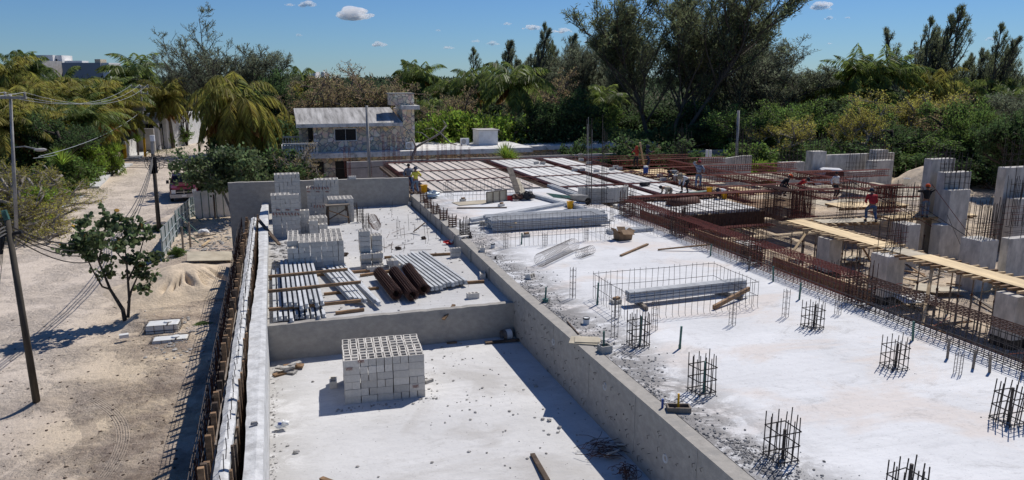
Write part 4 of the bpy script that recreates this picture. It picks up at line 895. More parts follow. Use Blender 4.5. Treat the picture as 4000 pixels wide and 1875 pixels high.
def stack(x0, y0, z0, nx, ny, nz, lab, grp, rz=0, nh=2, indiv=True, seed=1, heights=None, jmax=99):
    cnt = {}; gg = random.Random(seed); Rm = Matrix.Rotation(rz, 3, 'Z'); org = Vector((x0, y0, z0))
    for k in range(nz):
        for i in range(nx):
            for j in range(ny):
                ht = heights(i, j) if heights else nz
                if k >= ht: continue
                top = k == ht-1; along = gg.random() < .5
                for s_ in (0, 1):
                    if along: p = ((i+.5)*.4, (j+.25+.5*s_)*.4); a_ = 0; front = j == 0 and s_ == 0; side = i in (0, nx-1)
                    else: p = ((i+.25+.5*s_)*.4, (j+.5)*.4); a_ = math.pi/2; front = j == 0; side = (i == 0 and s_ == 0) or (i == nx-1 and s_ == 1)
                    nb = min([heights(i+di, j+dj) if 0 <= i+di < nx and 0 <= j+dj < ny else 0 for di, dj in ((0, -1), (1, 0), (-1, 0))]) if heights else nz
                    if not (top or front or side or nb <= k): continue
                    q = org+Rm @ Vector((p[0]+gg.uniform(-.008, .008), p[1]+gg.uniform(-.012, .008), 0)); zz = z0+k*.1925; a2 = rz+a_+gg.uniform(-.02, .02)
                    if indiv and j <= jmax:
                        if top: key = (k, 't', j); cnt[key] = cnt.get(key, -1)+1; lb = 'block in the %s layer of the %s, %s row back, %s along' % ('top' if ht >= nz else 'lowered corner', lab, ORD[j], ORD[cnt[key]])
                        elif front: key = (k, 'f'); cnt[key] = cnt.get(key, -1)+1; lb = 'block in the %s course of the front of the %s, %s from left' % (ORD[k], lab, ORD[cnt[key]])
                        else: key = (k, 's', i == 0); cnt[key] = cnt.get(key, -1)+1; lb = 'block in the %s course on the %s side of the %s, %s along' % (ORD[k], 'left' if i == 0 else 'right', lab, ORD[cnt[key]])
                        block(q.x, q.y, zz, a2, lb, grp, nh)
                    else: block_mb(REST, (q.x, q.y, zz), a2, nh)
stack(1.24, 17.60, -1.5, 5, 4, 6, 'lone stack', 'blocks of the lone stack on the sunken floor', rz=-.06, seed=7, heights=lambda i, j: 6)
block(1.05, 18.9, -1.5, 1.5, 'loose block tucked behind the left side of the lone stack', nh=2)
single('block_offcut', MB().box((3.5, 18.35, -1.46), (.25, .08, .08), rz=.5), 'rock', 'broken block piece right of the lone stack', 'rubble')
stack(.15, 27.2, fz, 5, 6, 6, 'wide stack', 'blocks of the wide stepped stack', rz=-.04, seed=8, jmax=1, heights=lambda i, j: 5 if (i == 0 and j == 0) else (7 if (j >= 4 and i < 3) else 6))
for k in range(3):
    for i in range(2): 
        for j in range(2): block(2.95+.42*i, 27.2+.21*j+.2*(k % 2), fz+k*.2, 0 if (i+k) % 2 else .0, 'block in the lower part of the small stack, %s course, %s column, %s row' % (ORD[k], ORD[i], ['front', 'back'][j]), 'lower blocks of the small stack', 3)
for k in range(3, 7):
    for j in range(2): block(2.95, 27.5+.25*j, fz+k*.2, 0, 'block on the taller left side of the small stack', 'upper left blocks of the small stack', 3)
for k in range(3, 6):
    for j in range(2): block(3.4, 27.55+.25*j, fz+k*.2, 0 if k % 2 else 0, 'block on the lower right side of the small stack', 'upper right blocks of the small stack', 3)
for i in range(3): block(3.1+.42*i, 26.75, fz, 0, 'block in the front row of the small stack', 'front row of the small stack', 3)
block(3.75, 26.8, fz+.2, 1.57, 'block standing crosswise on the front row of the small stack', None, 3); block(3.95, 26.8, fz+.2, 1.57, 'rightmost raised block on the front row of the small stack', None, 3)
q = P(1847, 1165, fz); block(q.x, q.y, fz, .05, 'single hollow block alone near the step, with three holes up', nh=3, tilt=(0, 0))
q = P(1885, 1085, fz); block(q.x, q.y, fz, 1.4, 'single block leaning by the retaining wall at a timber end', nh=2)
for k in range(2): q = P(1780, 1005, fz); block(q.x, q.y, fz+.2*k, .1, '%s block of the pair stacked beside the retaining wall' % ['lower', 'upper'][k], nh=3, tilt=(0, 0))
q = P(1885, 982, 0); block(q.x, q.y, .0, 1.3, 'upright block on the slab edge near a small paint tin', nh=2)
q = P(2062, 1085, 0); block(q.x, q.y, .02, .8, 'tipped broken block lying on the grit of the slab edge', nh=2, tilt=(1.2, .1))
q = P(1808, 930, 0); block(q.x, q.y, .02, .3, 'tilted block at the foot of the nearest small slab-edge cage', nh=2, tilt=(1.57, 0))
q = P(1890, 880, 0); block(q.x, q.y, .0, .0, 'block supporting the left end of the big joist stack', nh=2)
q = P(1603, 800, fz); block(q.x, q.y, fz, 1.2, 'upright block in the far corner by the back wall', nh=2)
q = P(1600, 745, 0)
block(q.x+.75, q.y-.1, 0, 1.5, 'block standing behind the woman in yellow', nh=2)
q = D(1375, 0, 42); block(3.9, 41.24, 1.04, 0, 'lone block lying on top of the back wall', nh=3, tilt=(0, 0))
for i, (px, py, lab) in enumerate([(2245, 668, 'left of two loose blocks on the far row of the deck'), (2275, 668, 'right of two loose blocks on the far row of the deck'), (2300, 640, 'block near the tall bars on the far deck edge'), (2330, 672, 'block just right of the tall bars'), (2390, 664, 'left block of the group right of the tall bars'), (2405, 656, 'raised block of the group right of the tall bars'), (2420, 662, 'right block of the group right of the tall bars'), (2590, 705, 'block near the bent worker in grey'), (2095, 640, 'pair block on the far edge of the deck, left'), (2120, 641, 'pair block on the far edge of the deck, right'), (2270, 628, 'small white block on the rebar at the far deck edge'), (2578, 690, 'grey block behind the white bucket')]):
    q = P(px, py, .03); block(q.x, q.y, .03, g.uniform(-.1, .1), lab, nh=2, tilt=(0, 0))
for (x0, y0, nx_, ny_, nz_, s_, hts) in [(-.35, 33.9, 3, 2, 10, 21, lambda i, j: 10 if j == 0 or i < 2 else 9), (.85, 34.1, 1, 2, 6, 22, lambda i, j: 6-2*j), (-.15, 38.2, 3, 2, 12, 23, None), (1.35, 38.6, 4, 2, 10, 24, lambda i, j: 8 if i == 0 else 10), (2.3, 36.9, 3, 3, 6, 25, None), (1.2, 33.5, 2, 2, 4, 26, lambda i, j: 4-i-j), (.9, 35.2, 3, 2, 3, 27, None)]:
    stack(x0, y0, fz, nx_, ny_, nz_, '', '', rz=g.uniform(-.06, .05), seed=s_, indiv=False, heights=hts)
q = P(2375, 790, .03)
for k in range(4):
    for a_ in range(17):
        t_ = a_/16*2.6+.25; block_mb(REST, (q.x+.1-1.35*math.cos(t_), q.y+1.0-1.0*math.sin(t_), .03+.19*k), t_+1.57, 2)
single('concrete_blocks', REST, 'block', 'pale grey blocks in the tall stacks by the back wall and the curved deck heap', 'concrete blocks', kind='stuff', org=(0, 34, fz))
# stamps printed on some blocks
bpy.context.view_layer.update()
_bl = [o for o in C.objects if o.name.startswith('concrete_block') and o.type == 'MESH' and 'kind' not in o]
def stamp(q, mb, m, nm):
    o = min(_bl, key=lambda b_: (b_.matrix_world @ Vector((0, 0, .09))-Vector(q)).length); inv = o.matrix_world.inverted(); me = mesh_of(nm, mb, m); me.transform(inv); c_ = bpy.data.objects.new(nm, me); C.objects.link(c_); c_.parent = o
for px, py in ((1410, 1413), (1365, 1443), (1622, 1505)):
    q = QY(px, py, 17.55); y_ = 17.585-.06*(q.x-1.24); mb = MB()
    for k in range(7): mb.box((q.x-.07+.022*k, y_, q.z+random.uniform(-.006, .006)), (.011, .004, .045), ry=random.uniform(-.4, .4))
    mb.box((q.x, y_, q.z+.034), (.17, .004, .006)).box((q.x, y_, q.z-.034), (.17, .004, .006)); stamp((q.x, y_, q.z), mb, 'stamp_red', 'red_stamp')
mb = MB()
for Y_, x0, x1, py, n_, hh_ in ((33.86, 1068, 1165, 836, 9, .13), (33.86, 1086, 1160, 820, 3, .05), (38.5, 1203, 1281, 735, 8, .14), (38.5, 1205, 1278, 749, 3, .05), (36.85, 1228, 1262, 806, 4, .14)):
    for k in range(n_): q = QY(x0+(x1-x0)*k/(n_-1), py, Y_); mb.box(q, (.05 if hh_ > .1 else .17, .006, hh_), ry=random.choice((-.5, -.3, .2)) if hh_ > .1 else .15)
_r = [o for o in C.objects if o.name == 'concrete_blocks'][0]; part('red_stamps', mb, 'stamp_red', _r)
def stamp_text(px, py, Y_, txt, sz):
    cu = bpy.data.curves.new('stamp', 'FONT'); cu.body = txt; cu.size = sz; cu.extrude = .002; cu.align_x = 'CENTER'; t_ = bpy.data.objects.new('stamp', cu); C.objects.link(t_); dg = bpy.context.evaluated_depsgraph_get(); me = bpy.data.meshes.new_from_object(t_.evaluated_get(dg)); bpy.data.objects.remove(t_)
    q = QY(px, py, Y_); me.transform(Matrix.Translation(q) @ Matrix.Rotation(R(90), 4, 'X')); o = min(_bl, key=lambda b_: (b_.matrix_world @ Vector((0, 0, .09))-q).length); me.transform(o.matrix_world.inverted()); me.materials.clear(); me.materials.append(M['stamp_dark']); c_ = bpy.data.objects.new('stamped_letters', me); C.objects.link(c_); c_.parent = o
stamp_text(1514, 1046, 26.645, 'MEZIN', .075)
# ---------------------------------------------------------------- stone house
sm = bpy.data.materials.new('fieldstone'); sm.use_nodes = True; n = sm.node_tree.nodes; l = sm.node_tree.links; b = n['Principled BSDF']; b.inputs['Roughness'].default_value = .9
geo = n.new('ShaderNodeNewGeometry'); ns = n.new('ShaderNodeTexNoise'); ns.inputs['Scale'].default_value = 1.5; l.new(geo.outputs['Position'], ns.inputs['Vector'])
vm = n.new('ShaderNodeVectorMath'); vm.operation = 'MULTIPLY_ADD'; l.new(ns.outputs['Color'], vm.inputs[0]); vm.inputs[1].default_value = (.3, .3, .3); l.new(geo.outputs['Position'], vm.inputs[2])
v1 = n.new('ShaderNodeTexVoronoi'); v1.feature = 'DISTANCE_TO_EDGE'; v1.inputs['Scale'].default_value = 2.3; l.new(vm.outputs[0], v1.inputs['Vector'])
v2 = n.new('ShaderNodeTexVoronoi'); v2.inputs['Scale'].default_value = 2.3; l.new(vm.outputs[0], v2.inputs['Vector'])
sp = n.new('ShaderNodeSeparateXYZ'); l.new(v2.outputs['Color'], sp.inputs[0]); cr = n.new('ShaderNodeValToRGB'); l.new(sp.outputs[0], cr.inputs[0]); e = cr.color_ramp.elements
e[0].color = (.28, .235, .195, 1); e[1].color = (.47, .40, .32, 1); x = cr.color_ramp.elements.new(.35); x.color = (.43, .365, .285, 1); x = cr.color_ramp.elements.new(.7); x.color = (.44, .335, .23, 1); x = cr.color_ramp.elements.new(.85); x.color = (.48, .43, .365, 1)
mr = n.new('ShaderNodeMapRange'); mr.inputs[1].default_value = .035; mr.inputs[2].default_value = .06; l.new(v1.outputs['Distance'], mr.inputs[0])
mx = n.new('ShaderNodeMix'); mx.data_type = 'RGBA'; l.new(mr.outputs[0], mx.inputs[0]); mx.inputs[6].default_value = (.20, .185, .17, 1); l.new(cr.outputs[0], mx.inputs[7])
ng = n.new('ShaderNodeTexNoise'); ng.inputs['Scale'].default_value = 2.5; ng.inputs['Detail'].default_value = 8; l.new(geo.outputs['Position'], ng.inputs['Vector'])
m2 = n.new('ShaderNodeMix'); m2.data_type = 'RGBA'; m2.blend_type = 'MULTIPLY'; m2.inputs[0].default_value = .4; l.new(mx.outputs[2], m2.inputs[6]); l.new(ng.outputs['Color'], m2.inputs[7])
hs = n.new('ShaderNodeHueSaturation'); hs.inputs['Value'].default_value = 2.3; hs.inputs['Saturation'].default_value = 1.15; l.new(m2.outputs[2], hs.inputs['Color']); l.new(hs.outputs[0], b.inputs['Base Color'])
bp = n.new('ShaderNodeBump'); bp.inputs['Distance'].default_value = .05; l.new(mr.outputs[0], bp.inputs['Height']); l.new(bp.outputs[0], b.inputs['Normal']); M['fieldstone'] = sm
rm = mat('roofslab', (.50, .485, .46), .9, var=.2, scale=1.1, coords='World', stretch=(2.2, .22, .22), col2=(.24, .23, .215), grime=(.11, .105, .10), gscale=1.6, gamt=.7)
FY = 66.
hx0, hz0 = QY(1228, 585, FY).x, QY(1228, 592, FY).z; hx1 = QY(1562, 480, FY).x; ez = QY(1300, 494, FY).z
gx0 = QY(1105, 600, FY).x; gx1 = QY(2060, 600, FY).x; sz1 = QY(1300, 592, FY).z; sz0 = QY(1300, 612, FY-1.2).z
hs_ = thing('stone_house', 'two-storey fieldstone house with pale sloping concrete roof and chimney block', 'house', (4, FY, -2.6))
tx0, tx1 = QY(1552, 440, FY).x, QY(1620, 440, FY).x; tz = QY(1590, 428, FY).z; wx = QY(1192, 500, FY).x
part('upper_wall', MB().b2(hx0, hx1+.3, FY, FY+5.5, sz1, ez+.25), 'fieldstone', hs_)
part('recess_wall', MB().b2(QY(1168, 500, FY).x, hx0, FY+1.3, FY+1.5, sz1, ez+.2), 'fieldstone', hs_)
part('tower', MB().b2(hx1+.3, tx1, FY+.25, FY+5.5, sz1-.3, tz), 'fieldstone', hs_)
rx0, rx1 = QY(1157, 490, FY-.5).x, QY(1572, 490, FY-.5).x; rzE = QY(1300, 483, FY-.6).z; rzR = QY(1300, 421, FY+4.6).z
mb = MB(); mb.add([(rx0, FY-.6, rzE), (rx1, FY-.6, rzE), (rx1-.3, FY+4.6, rzR), (rx0, FY+4.6, rzR), (rx0, FY-.6, rzE-.26), (rx1, FY-.6, rzE-.26), (rx1-.3, FY+4.6, rzR-.26), (rx0, FY+4.6, rzR-.26)], [(0, 1, 2, 3), (4, 7, 6, 5), (0, 4, 5, 1), (1, 5, 6, 2), (2, 6, 7, 3), (3, 7, 4, 0)])
roof = part('roof', mb, 'roofslab', hs_)
part('fascia', MB().b2(rx0-.02, rx1+.02, FY-.64, FY-.602, rzE-.30, rzE-.01), 'whitewash', roof)
part('gable', MB().prism([(FY+.1, ez-.1), (FY+5.4, ez-.1), (FY+4.5, rzR-.3)], rx0+.35, rx0+.5, lambda y, z, x: (x, y, z)), 'whitewash', hs_)
part('gable', MB().prism([(FY+.1, ez-.1), (FY+5.4, ez-.1), (FY+4.5, rzR-.3)], hx1-.2, hx1-.05, lambda y, z, x: (x, y, z)), 'fieldstone', hs_)
part('tower_cap', MB().b2(tx0+.4, tx1+.45, FY-.1, FY+3.5, tz, tz+.34), 'whitewash', hs_)
cz = QY(1575, 368, FY+1).z; part('chimney_block', MB().b2(QY(1527, 400, FY+1).x, QY(1618, 400, FY+1).x, FY+1, FY+3, tz+.341, cz), 'fieldstone', hs_)
part('chimney_cap', MB().b2(QY(1525, 400, FY+1).x-.04, QY(1618, 400, FY+1).x+.04, FY+.95, FY+3.05, cz, cz+.1), 'conc', hs_)
wx0, wx1, wz0, wz1 = QY(1307, 550, FY).x, QY(1394, 550, FY).x, QY(1307, 552, FY).z, QY(1307, 502, FY).z
w_ = part('window', MB().b2(wx0+.06, wx1-.06, FY-.03, FY-.005, wz0+.06, wz1-.06), 'glass_dark', hs_)
part('frame', MB().b2(wx0, wx1, FY-.06, FY-.031, wz0, wz0+.06).b2(wx0, wx1, FY-.06, FY-.031, wz1-.06, wz1).b2(wx0, wx0+.06, FY-.06, FY-.031, wz0+.06, wz1-.06).b2(wx1-.06, wx1, FY-.06, FY-.031, wz0+.06, wz1-.06), 'whitepaint', w_)
part('mullion', MB().b2((wx0+wx1)/2-.025, (wx0+wx1)/2+.025, FY-.055, FY-.032, wz0+.06, wz1-.06), 'grey_paint', w_)
part('doorway', MB().b2(QY(1205, 550, FY+1.3).x, QY(1228, 550, FY+1.3).x-.02, FY+1.26, FY+1.295, sz1, ez-.05), 'glass_dark', hs_)
slab = part('storey_slab', MB().b2(gx0, gx1, FY-1.5, FY+9, sz1-.42, sz1), 'whitewash', hs_)
part('ground_wall', MB().b2(gx0+.6, gx1-.3, FY-.4, FY+6, -2.7, sz1-.425), 'fieldstone', hs_)
for a_, b_ in ((1310, 1405), (1220, 1265)): part('garage_opening', MB().b2(QY(a_, 650, FY-.4).x, QY(b_, 650, FY-.4).x, FY-.43, FY-.405, -2.55, sz1-.8), 'glass_dark', hs_)
# balustrade
def baluster_mb(): return MB().lathe([(.07, 0), (.07, .08), (.04, .12), (.085, .25), (.09, .32), (.045, .48), (.035, .6), (.06, .66), (.07, .7)], n=8)
bme = mesh_of('baluster', baluster_mb(), 'whitewash')
bl = part('balustrade', MB().b2(gx0, hx0+.25, FY-1.45, FY-1.25, sz1+.78, sz1+.90).b2(gx0, hx0+.25, FY-1.45, FY-1.25, sz1, sz1+.08), 'whitewash', hs_)
x = gx0+.1
while x < hx0+.2:
    o = bpy.data.objects.new('baluster', bme); C.objects.link(o); o.parent = bl; o.location = Vector((x, FY-1.35, sz1+.08))-Vector(hs_.location); x += .24
bl = part('balustrade', MB().b2(gx0, hx0-.9, FY+3.0, FY+3.2, sz1+1.05, sz1+1.17).b2(gx0, hx0-.9, FY+3.0, FY+3.2, sz1, sz1+.35), 'whitewash', hs_)
x = gx0+.1
while x < hx0-.9:
    o = bpy.data.objects.new('baluster', bme); C.objects.link(o); o.parent = bl; o.location = Vector((x, FY+3.1, sz1+.35))-Vector(hs_.location); x += .24
# long low annexe roof to the right
an = thing('low_house', 'long low house with weathered flat white roof right of the stone house', 'house', (30, 72, -2.6))
z1 = QY(2300, 560, 74).z
part('flat_roof', MB().b2(gx1+.01, QY(2560, 575, 70).x, 69.5, 78, sz1-.75, sz1-.35), 'whitewash', an)
part('wall', MB().b2(gx1+.1, QY(2540, 575, 70).x, 70.2, 77, -2.7, sz1-.752), 'fieldstone', an)
an2 = thing('back_building', 'low grey building with pale roof half hidden behind shrubs', 'house', (40, 86, -2.6))
part('flat_roof', MB().b2(QY(2060, 530, 86).x, QY(2500, 530, 86).x, 84, 94, 0.05, .35), 'whitewash', an2); part('wall', MB().b2(QY(2070, 530, 86).x, QY(2490, 530, 86).x, 84.4, 93, -2.7, .045), 'grey_paint', an2)
bw = single('blue_wall', MB().b2(QY(2345, 600, 80).x, QY(2420, 600, 80).x, 80, 80.2, -2.6, QY(2380, 552, 80).z), 'blueplastic', 'deep blue painted wall glimpsed between the dark shrubs', 'wall')
single('garden_wall', MB().b2(gx1-17, gx1+22, 61.6, 61.85, -2.7, QY(2000, 612, 61.6).z), 'grey_paint', 'low dark weathered wall between the deck and the white roof', 'wall')
rb = QY(1935, 575, FY+2); rt = thing('water_tank_box', 'white painted box with a dark lid on the flat white roof', 'roof box', (rb.x, FY+2, sz1))
bx0, bx1, bzt = QY(1871, 550, FY+2).x, QY(1945, 550, FY+2).x, QY(1900, 510, FY+2).z
part('box', MB().b2(bx0, bx1, FY+2, FY+4.2, sz1+.003, bzt), 'whitepaint', rt); part('lid', MB().b2(bx0-.1, bx1+.15, FY+1.9, FY+4.3, bzt, bzt+.07), 'grey_paint', rt)
ac = QY(1815, 545, FY+2.5)
def make_ac():
    t = thing('air_conditioner', 'x', 'air conditioner'); part('casing', MB().box((0, 0, .3), (.8, .3, .6)), 'whitepaint', t, True)
    part('fan_grille', MB().lathe([(.22, 0), (.22, .02), (.16, .03), (.03, .03), (0.001, .035)], n=16), 'grey_paint', t, True); t.children[-1].rotation_euler = (R(90), 0, 0); t.children[-1].location = (-.12, -.15, .31)
    for x in (-.3, .3): part('foot', MB().box((x, 0, -.03), (.06, .3, .06)), 'black', t, True)
    return t
place('ac', make_ac, (ac.x, FY+2.5, sz1+.07), 0, 'white air conditioner unit on the flat roof left of the white box')
place('ac', make_ac, (hx1+.8, FY-.2, sz1+.07), 0, 'white air conditioner unit at the foot of the stone tower')
# far white hotel on the left
def far(px0, px1, pt, pb, d, dd):
    a_ = D(px0, pt, d); b_ = D(px1, pt, d); return a_, b_
hot = thing('white_hotel', 'modern white stepped building rising far behind the palms', 'building', D(250, 300, 330))
def fbox(nm, px0, px1, pt, d, m, dep=14, zb=None, par=hot, roty=-TH):
    a_ = D(px0, pt, d); b_ = D(px1, pt, d); c_ = (a_+b_)/2; w = (b_-a_).length; zb = -2.6 if zb is None else zb; u = (b_-a_).normalized(); nrm = Vector((-u.y, u.x, 0))
    cc = c_+nrm*dep/2; return part(nm, MB().box((cc.x, cc.y, (a_.z+zb)/2), (w, dep, a_.z-zb), rz=math.atan2(u.y, u.x)), m, par)
fbox('main_block', 130, 205, 215, 330, 'farwhite'); fbox('stair_tower', 205, 240, 216, 332, 'farwhite', 8); fbox('long_wing', 240, 392, 245, 326, 'bluegrey'); fbox('end_wing', 392, 424, 245, 327, 'farwhite', 10); fbox('side_wing', 110, 165, 236, 318, 'grey_paint')
fbox('roof_room', 369, 391, 231, 329, 'plypale', 5); fbox('roof_parapet', 250, 320, 237, 334, 'farwhite', 5)
for (x0, x1, pt, zb_) in ((165, 173, 231, 243), (212, 222, 231, 240), (282, 296, 262, 271), (306, 314, 262, 271)):
    a_ = D(x0, pt, 325); zb2 = D(x0, zb_, 325).z; fbox('window', x0, x1, pt, 329.8 if x1 < 210 else (331.8 if x1 < 230 else 325.8), 'glass_dark', .15, zb2)
for (x0, x1, pt, lab) in ((1215, 1232, 281, 'tiny pale tower block on the far skyline, left one'), (1253, 1266, 282, 'tiny pale tower block on the far skyline, right one')):
    t = thing('tower_block', lab, 'building', D(x0, 300, 900)); fbox('block', x0, x1, pt, 900, 'farwhite', 20, par=t); fbox('roof_room', x0+3, x0+9, pt-2, 901, 'farwhite', 8, par=t)
# white walled house by the street
lh = thing('street_house', 'white flat-roofed house behind a grey yard wall on the left side of the street', 'house', (-24, 108, -2.6))
a_ = D(455, 450, 103); b_ = D(632, 447, 103)
def pbox(nm, px0, px1, pt, pb, d, dep, m, par, z0=None):
    a_ = D(px0, pt, d); b_ = D(px1, pt, d); u = (b_-a_); u.z = 0; w = u.length; u.normalize(); nrm = Vector((-u.y, u.x, 0)); zb = D((px0+px1)/2, pb, d).z if z0 is None else z0; c_ = (a_+b_)/2+nrm*dep/2
    return part(nm, MB().box((c_.x, c_.y, (a_.z+zb)/2), (w, dep, a_.z-zb), rz=math.atan2(u.y, u.x)), m, par)
pbox('upper_wall', 455, 632, 451, 476, 101, 8, 'whitepaint', lh); pbox('parapet', 450, 634, 445, 451, 100.8, 8.4, 'whitepaint', lh)
pbox('lower_wall', 460, 628, 476.2, 560, 104, 6, 'bluegrey', lh, -2.6); pbox('slab_band', 455, 634, 476, 483, 101.5, 6, 'whitepaint', lh)
pbox('white_gable', 630, 645, 446, 560, 99, 12, 'whitepaint', lh, -2.6); pbox('pillar', 598, 614, 480, 540, 97, .5, 'whitepaint', lh, -2.6); pbox('gate', 614, 630, 500, 540, 98, .1, 'grey_paint', lh, -2.6)
for k in range(3): pbox('opening', 470+50*k, 500+50*k, 487, 505, 103.9, .2, 'glass_dark', lh)
t = thing('yard_wall', 'long dark grey rendered wall in front of the white street house', 'wall', D(450, 520, 96)); pbox('wall', 60, 598, 502, 560, 94, .25, 'grey_paint', t, -2.7)
t = thing('street_wall', 'pale sloping street wall with a yellow end post on the left pavement', 'wall', D(520, 570, 76)); 
A_ = P(492, 620, -2.6); B_ = P(556, 585, -2.6); d_ = (B_-A_).normalized()
mb = MB(); w2 = Vector((d_.y, -d_.x, 0))*.12; za = D(492, 553, fd(A_)).z; zb = D(556, 534, fd(B_)).z
mb.add([A_-w2, A_+w2, (A_+w2).to_3d()+Vector((0, 0, za+2.6)), A_-w2+Vector((0, 0, za+2.6)), B_-w2, B_+w2, B_+w2+Vector((0, 0, zb+2.6)), B_-w2+Vector((0, 0, zb+2.6))], [(0, 1, 2, 3), (4, 7, 6, 5), (0, 4, 5, 1), (1, 5, 6, 2), (2, 6, 7, 3), (3, 7, 4, 0)])
part('wall', mb, 'whitewash', t); q = A_-d_*.2; part('end_post', MB().box((q.x, q.y, -1.8), (.35, .35, 1.7)), 'yellow', t)
t = thing('far_street_wall', 'white ribbed wall far up the street', 'wall', D(740, 460, 140)); pbox('wall', 708, 735, 419, 470, 140, .3, 'farwhite', t, -2.6); pbox('post', 735, 748, 414, 470, 138, .4, 'whitepaint', t, -2.6)
# pavements and low walls
def paving(pts, z, lab, name='pavement'):
    mb = MB(); vs = [P(px, py, -2.6) for px, py in pts]; n_ = len(vs); mb.add([(v.x, v.y, z) for v in vs]+[(v.x, v.y, -2.8) for v in vs], [tuple(range(n_)), tuple(range(n_, 2*n_))[::-1]]+[(i, n_+i, n_+(i+1) % n_, (i+1) % n_) for i in range(n_)])
    # winding-safe
    o = struct(name, mb, 'conc_light'); return o
paving([(160, 822), (220, 832), (335, 768), (255, 762)], -2.45, ''); paving([(283, 737), (388, 736), (440, 680), (380, 668)], -2.42, ''); paving([(400, 668), (452, 680), (520, 645), (450, 642)], -2.42, ''); paving([(492, 622), (545, 622), (580, 598), (556, 588)], -2.45, ''); paving([(620, 555), (672, 553), (690, 535), (640, 538)], -2.45, '')
paving([(120, 842), (200, 845), (225, 838), (150, 826)], -2.46, '')
def rowwall(p0, p1, h, lab, m='fieldstone'):
    a_ = P(p0[0], p0[1], -2.6); b_ = P(p1[0], p1[1], -2.6); u = b_-a_; c_ = (a_+b_)/2
    single('garden_wall', MB().box((c_.x, c_.y, -2.6+h/2), (u.length, .3, h), rz=math.atan2(u.y, u.x)), m, lab, 'wall')
rowwall((250, 742), (280, 728), .9, 'short stub of rubble wall at the near end of the left gardens'); rowwall((300, 725), (470, 632), 1.1, 'stone garden wall along the left pavement behind the agave')
for (p0, p1, lab) in [((0, 596), (250, 588), 'white low wall glimpsed far left behind the hedge')]: rowwall(p0, p1, 1.2, lab, 'whitepaint')
# pale lot wall beside the pickup with green drips
t = thing('boundary_wall', 'pale panelled boundary wall between the street tree and the tall grey wall', 'wall', (-4, 52, -2.6))
a_ = P(765, 857, -2.6); b_ = P(905, 845, -2.6); a_.y -= 0; u = (b_-a_).normalized()
zt = D(800, 748, fd(a_)).z
for k in range(5):
    p_ = a_+(b_-a_)*(k/5); q_ = a_+(b_-a_)*((k+1)/5-.004); c_ = (p_+q_)/2; part('panel', MB().box((c_.x, c_.y, (zt-2.6)/2), ((q_-p_).length, .15, zt+2.6), rz=math.atan2(u.y, u.x)), 'whitepaint', t)
    part('green_stripe', MB().box((q_.x, q_.y-.09, (zt-2.7)/2), (.03, .02, zt+2.5)), 'green_paint', t)
rowwall((1000, 705), (1160, 700), 2.0, 'grey lot wall behind the back wall, left of the stone house', 'conc')
rowwall((1080, 640), (1240, 655), 2.3, 'stone wall below the house terrace', 'fieldstone')
# ---------------------------------------------------------------- metal sheet fence
q0 = P(637, 1022, -2.6); q1 = P(688, 925, -2.6); q2 = P(690, 925, -2.6); q3 = P(748, 850, -2.6); q4 = P(765, 845, -2.6)
def sheet(a_, b_, ha, hb, lab, nrib):
    t = thing('sheet_metal_fence', lab, 'fence', (a_.x, a_.y, -2.6)); d_ = b_-a_; u = d_.normalized(); nrm = Vector((-u.y, u.x, 0)); k_ = max(2, nrib*6); vs = []
    for i in range(k_+1):
        f = i/k_; p_ = a_+d_*f+nrm*(.02*(1 if i % 2 else -1)); h = ha*(1-f)+hb*f; vs += [(p_.x, p_.y, -2.55), (p_.x, p_.y, -2.6+h)]
    th_ = Vector((nrm.x*.012, nrm.y*.012, 0)); vs2 = [(v[0]+th_.x, v[1]+th_.y, v[2]) for v in vs]; m_ = len(vs)
    mb = MB().add(vs+vs2, [(2*i, 2*i+2, 2*i+3, 2*i+1) for i in range(k_)]+[(m_+2*i, m_+2*i+1, m_+2*i+3, m_+2*i+2) for i in range(k_)]+[(2*i+1, 2*i+3, m_+2*i+3, m_+2*i+1) for i in range(k_)]+[(0, 1, m_+1, m_), (2*k_, m_+2*k_, m_+2*k_+1, 2*k_+1)])
    part('metal_sheet', mb, 'galv', t)
    for i in range(nrib+1):
        f = i/nrib; p_ = a_+d_*f-nrm*.04; part('rib', MB().bar((p_.x, p_.y, -2.6), (p_.x, p_.y, -2.6+ha*(1-f)+hb*f), .018, 4), 'teal_pipe', t)
    for zz in (.3, .62): part('rail', MB().plank(a_-nrm*.07+Vector((0, 0, ha*zz)), b_-nrm*.07+Vector((0, 0, hb*zz)), .035, .035), 'galv', t)
    return t
h0 = hgt(637, 1022, 925, -2.6)
sheet(q0, q1, hgt(637, 1022, 897, -2.6), hgt(688, 925, 838, -2.6), 'near panel group of the silvery corrugated metal site fence', 4); sheet(q2, q3, hgt(690, 925, 826, -2.6), hgt(748, 850, 774, -2.6), 'middle panel group of the silvery corrugated metal site fence', 5); sheet(q3, q4, hgt(748, 850, 772, -2.6), hgt(765, 845, 768, -2.6), 'far short end of the silvery corrugated metal site fence', 2)
for i, (px, py, pt, m_, lab) in enumerate([(717, 990, 886, 'woodgrey', 'nearest weathered post inside the metal fence'), (745, 972, 868, 'woodgrey', 'second weathered post inside the metal fence'), (842, 862, 760, 'wooddark', 'dark post in front of the pale boundary wall')]):
    a_ = P(px, py, -2.6); zt = D(px-8, pt, fd(a_)); single('fence_post', MB().bar(a_, zt, .055, 6), m_, lab, 'post')
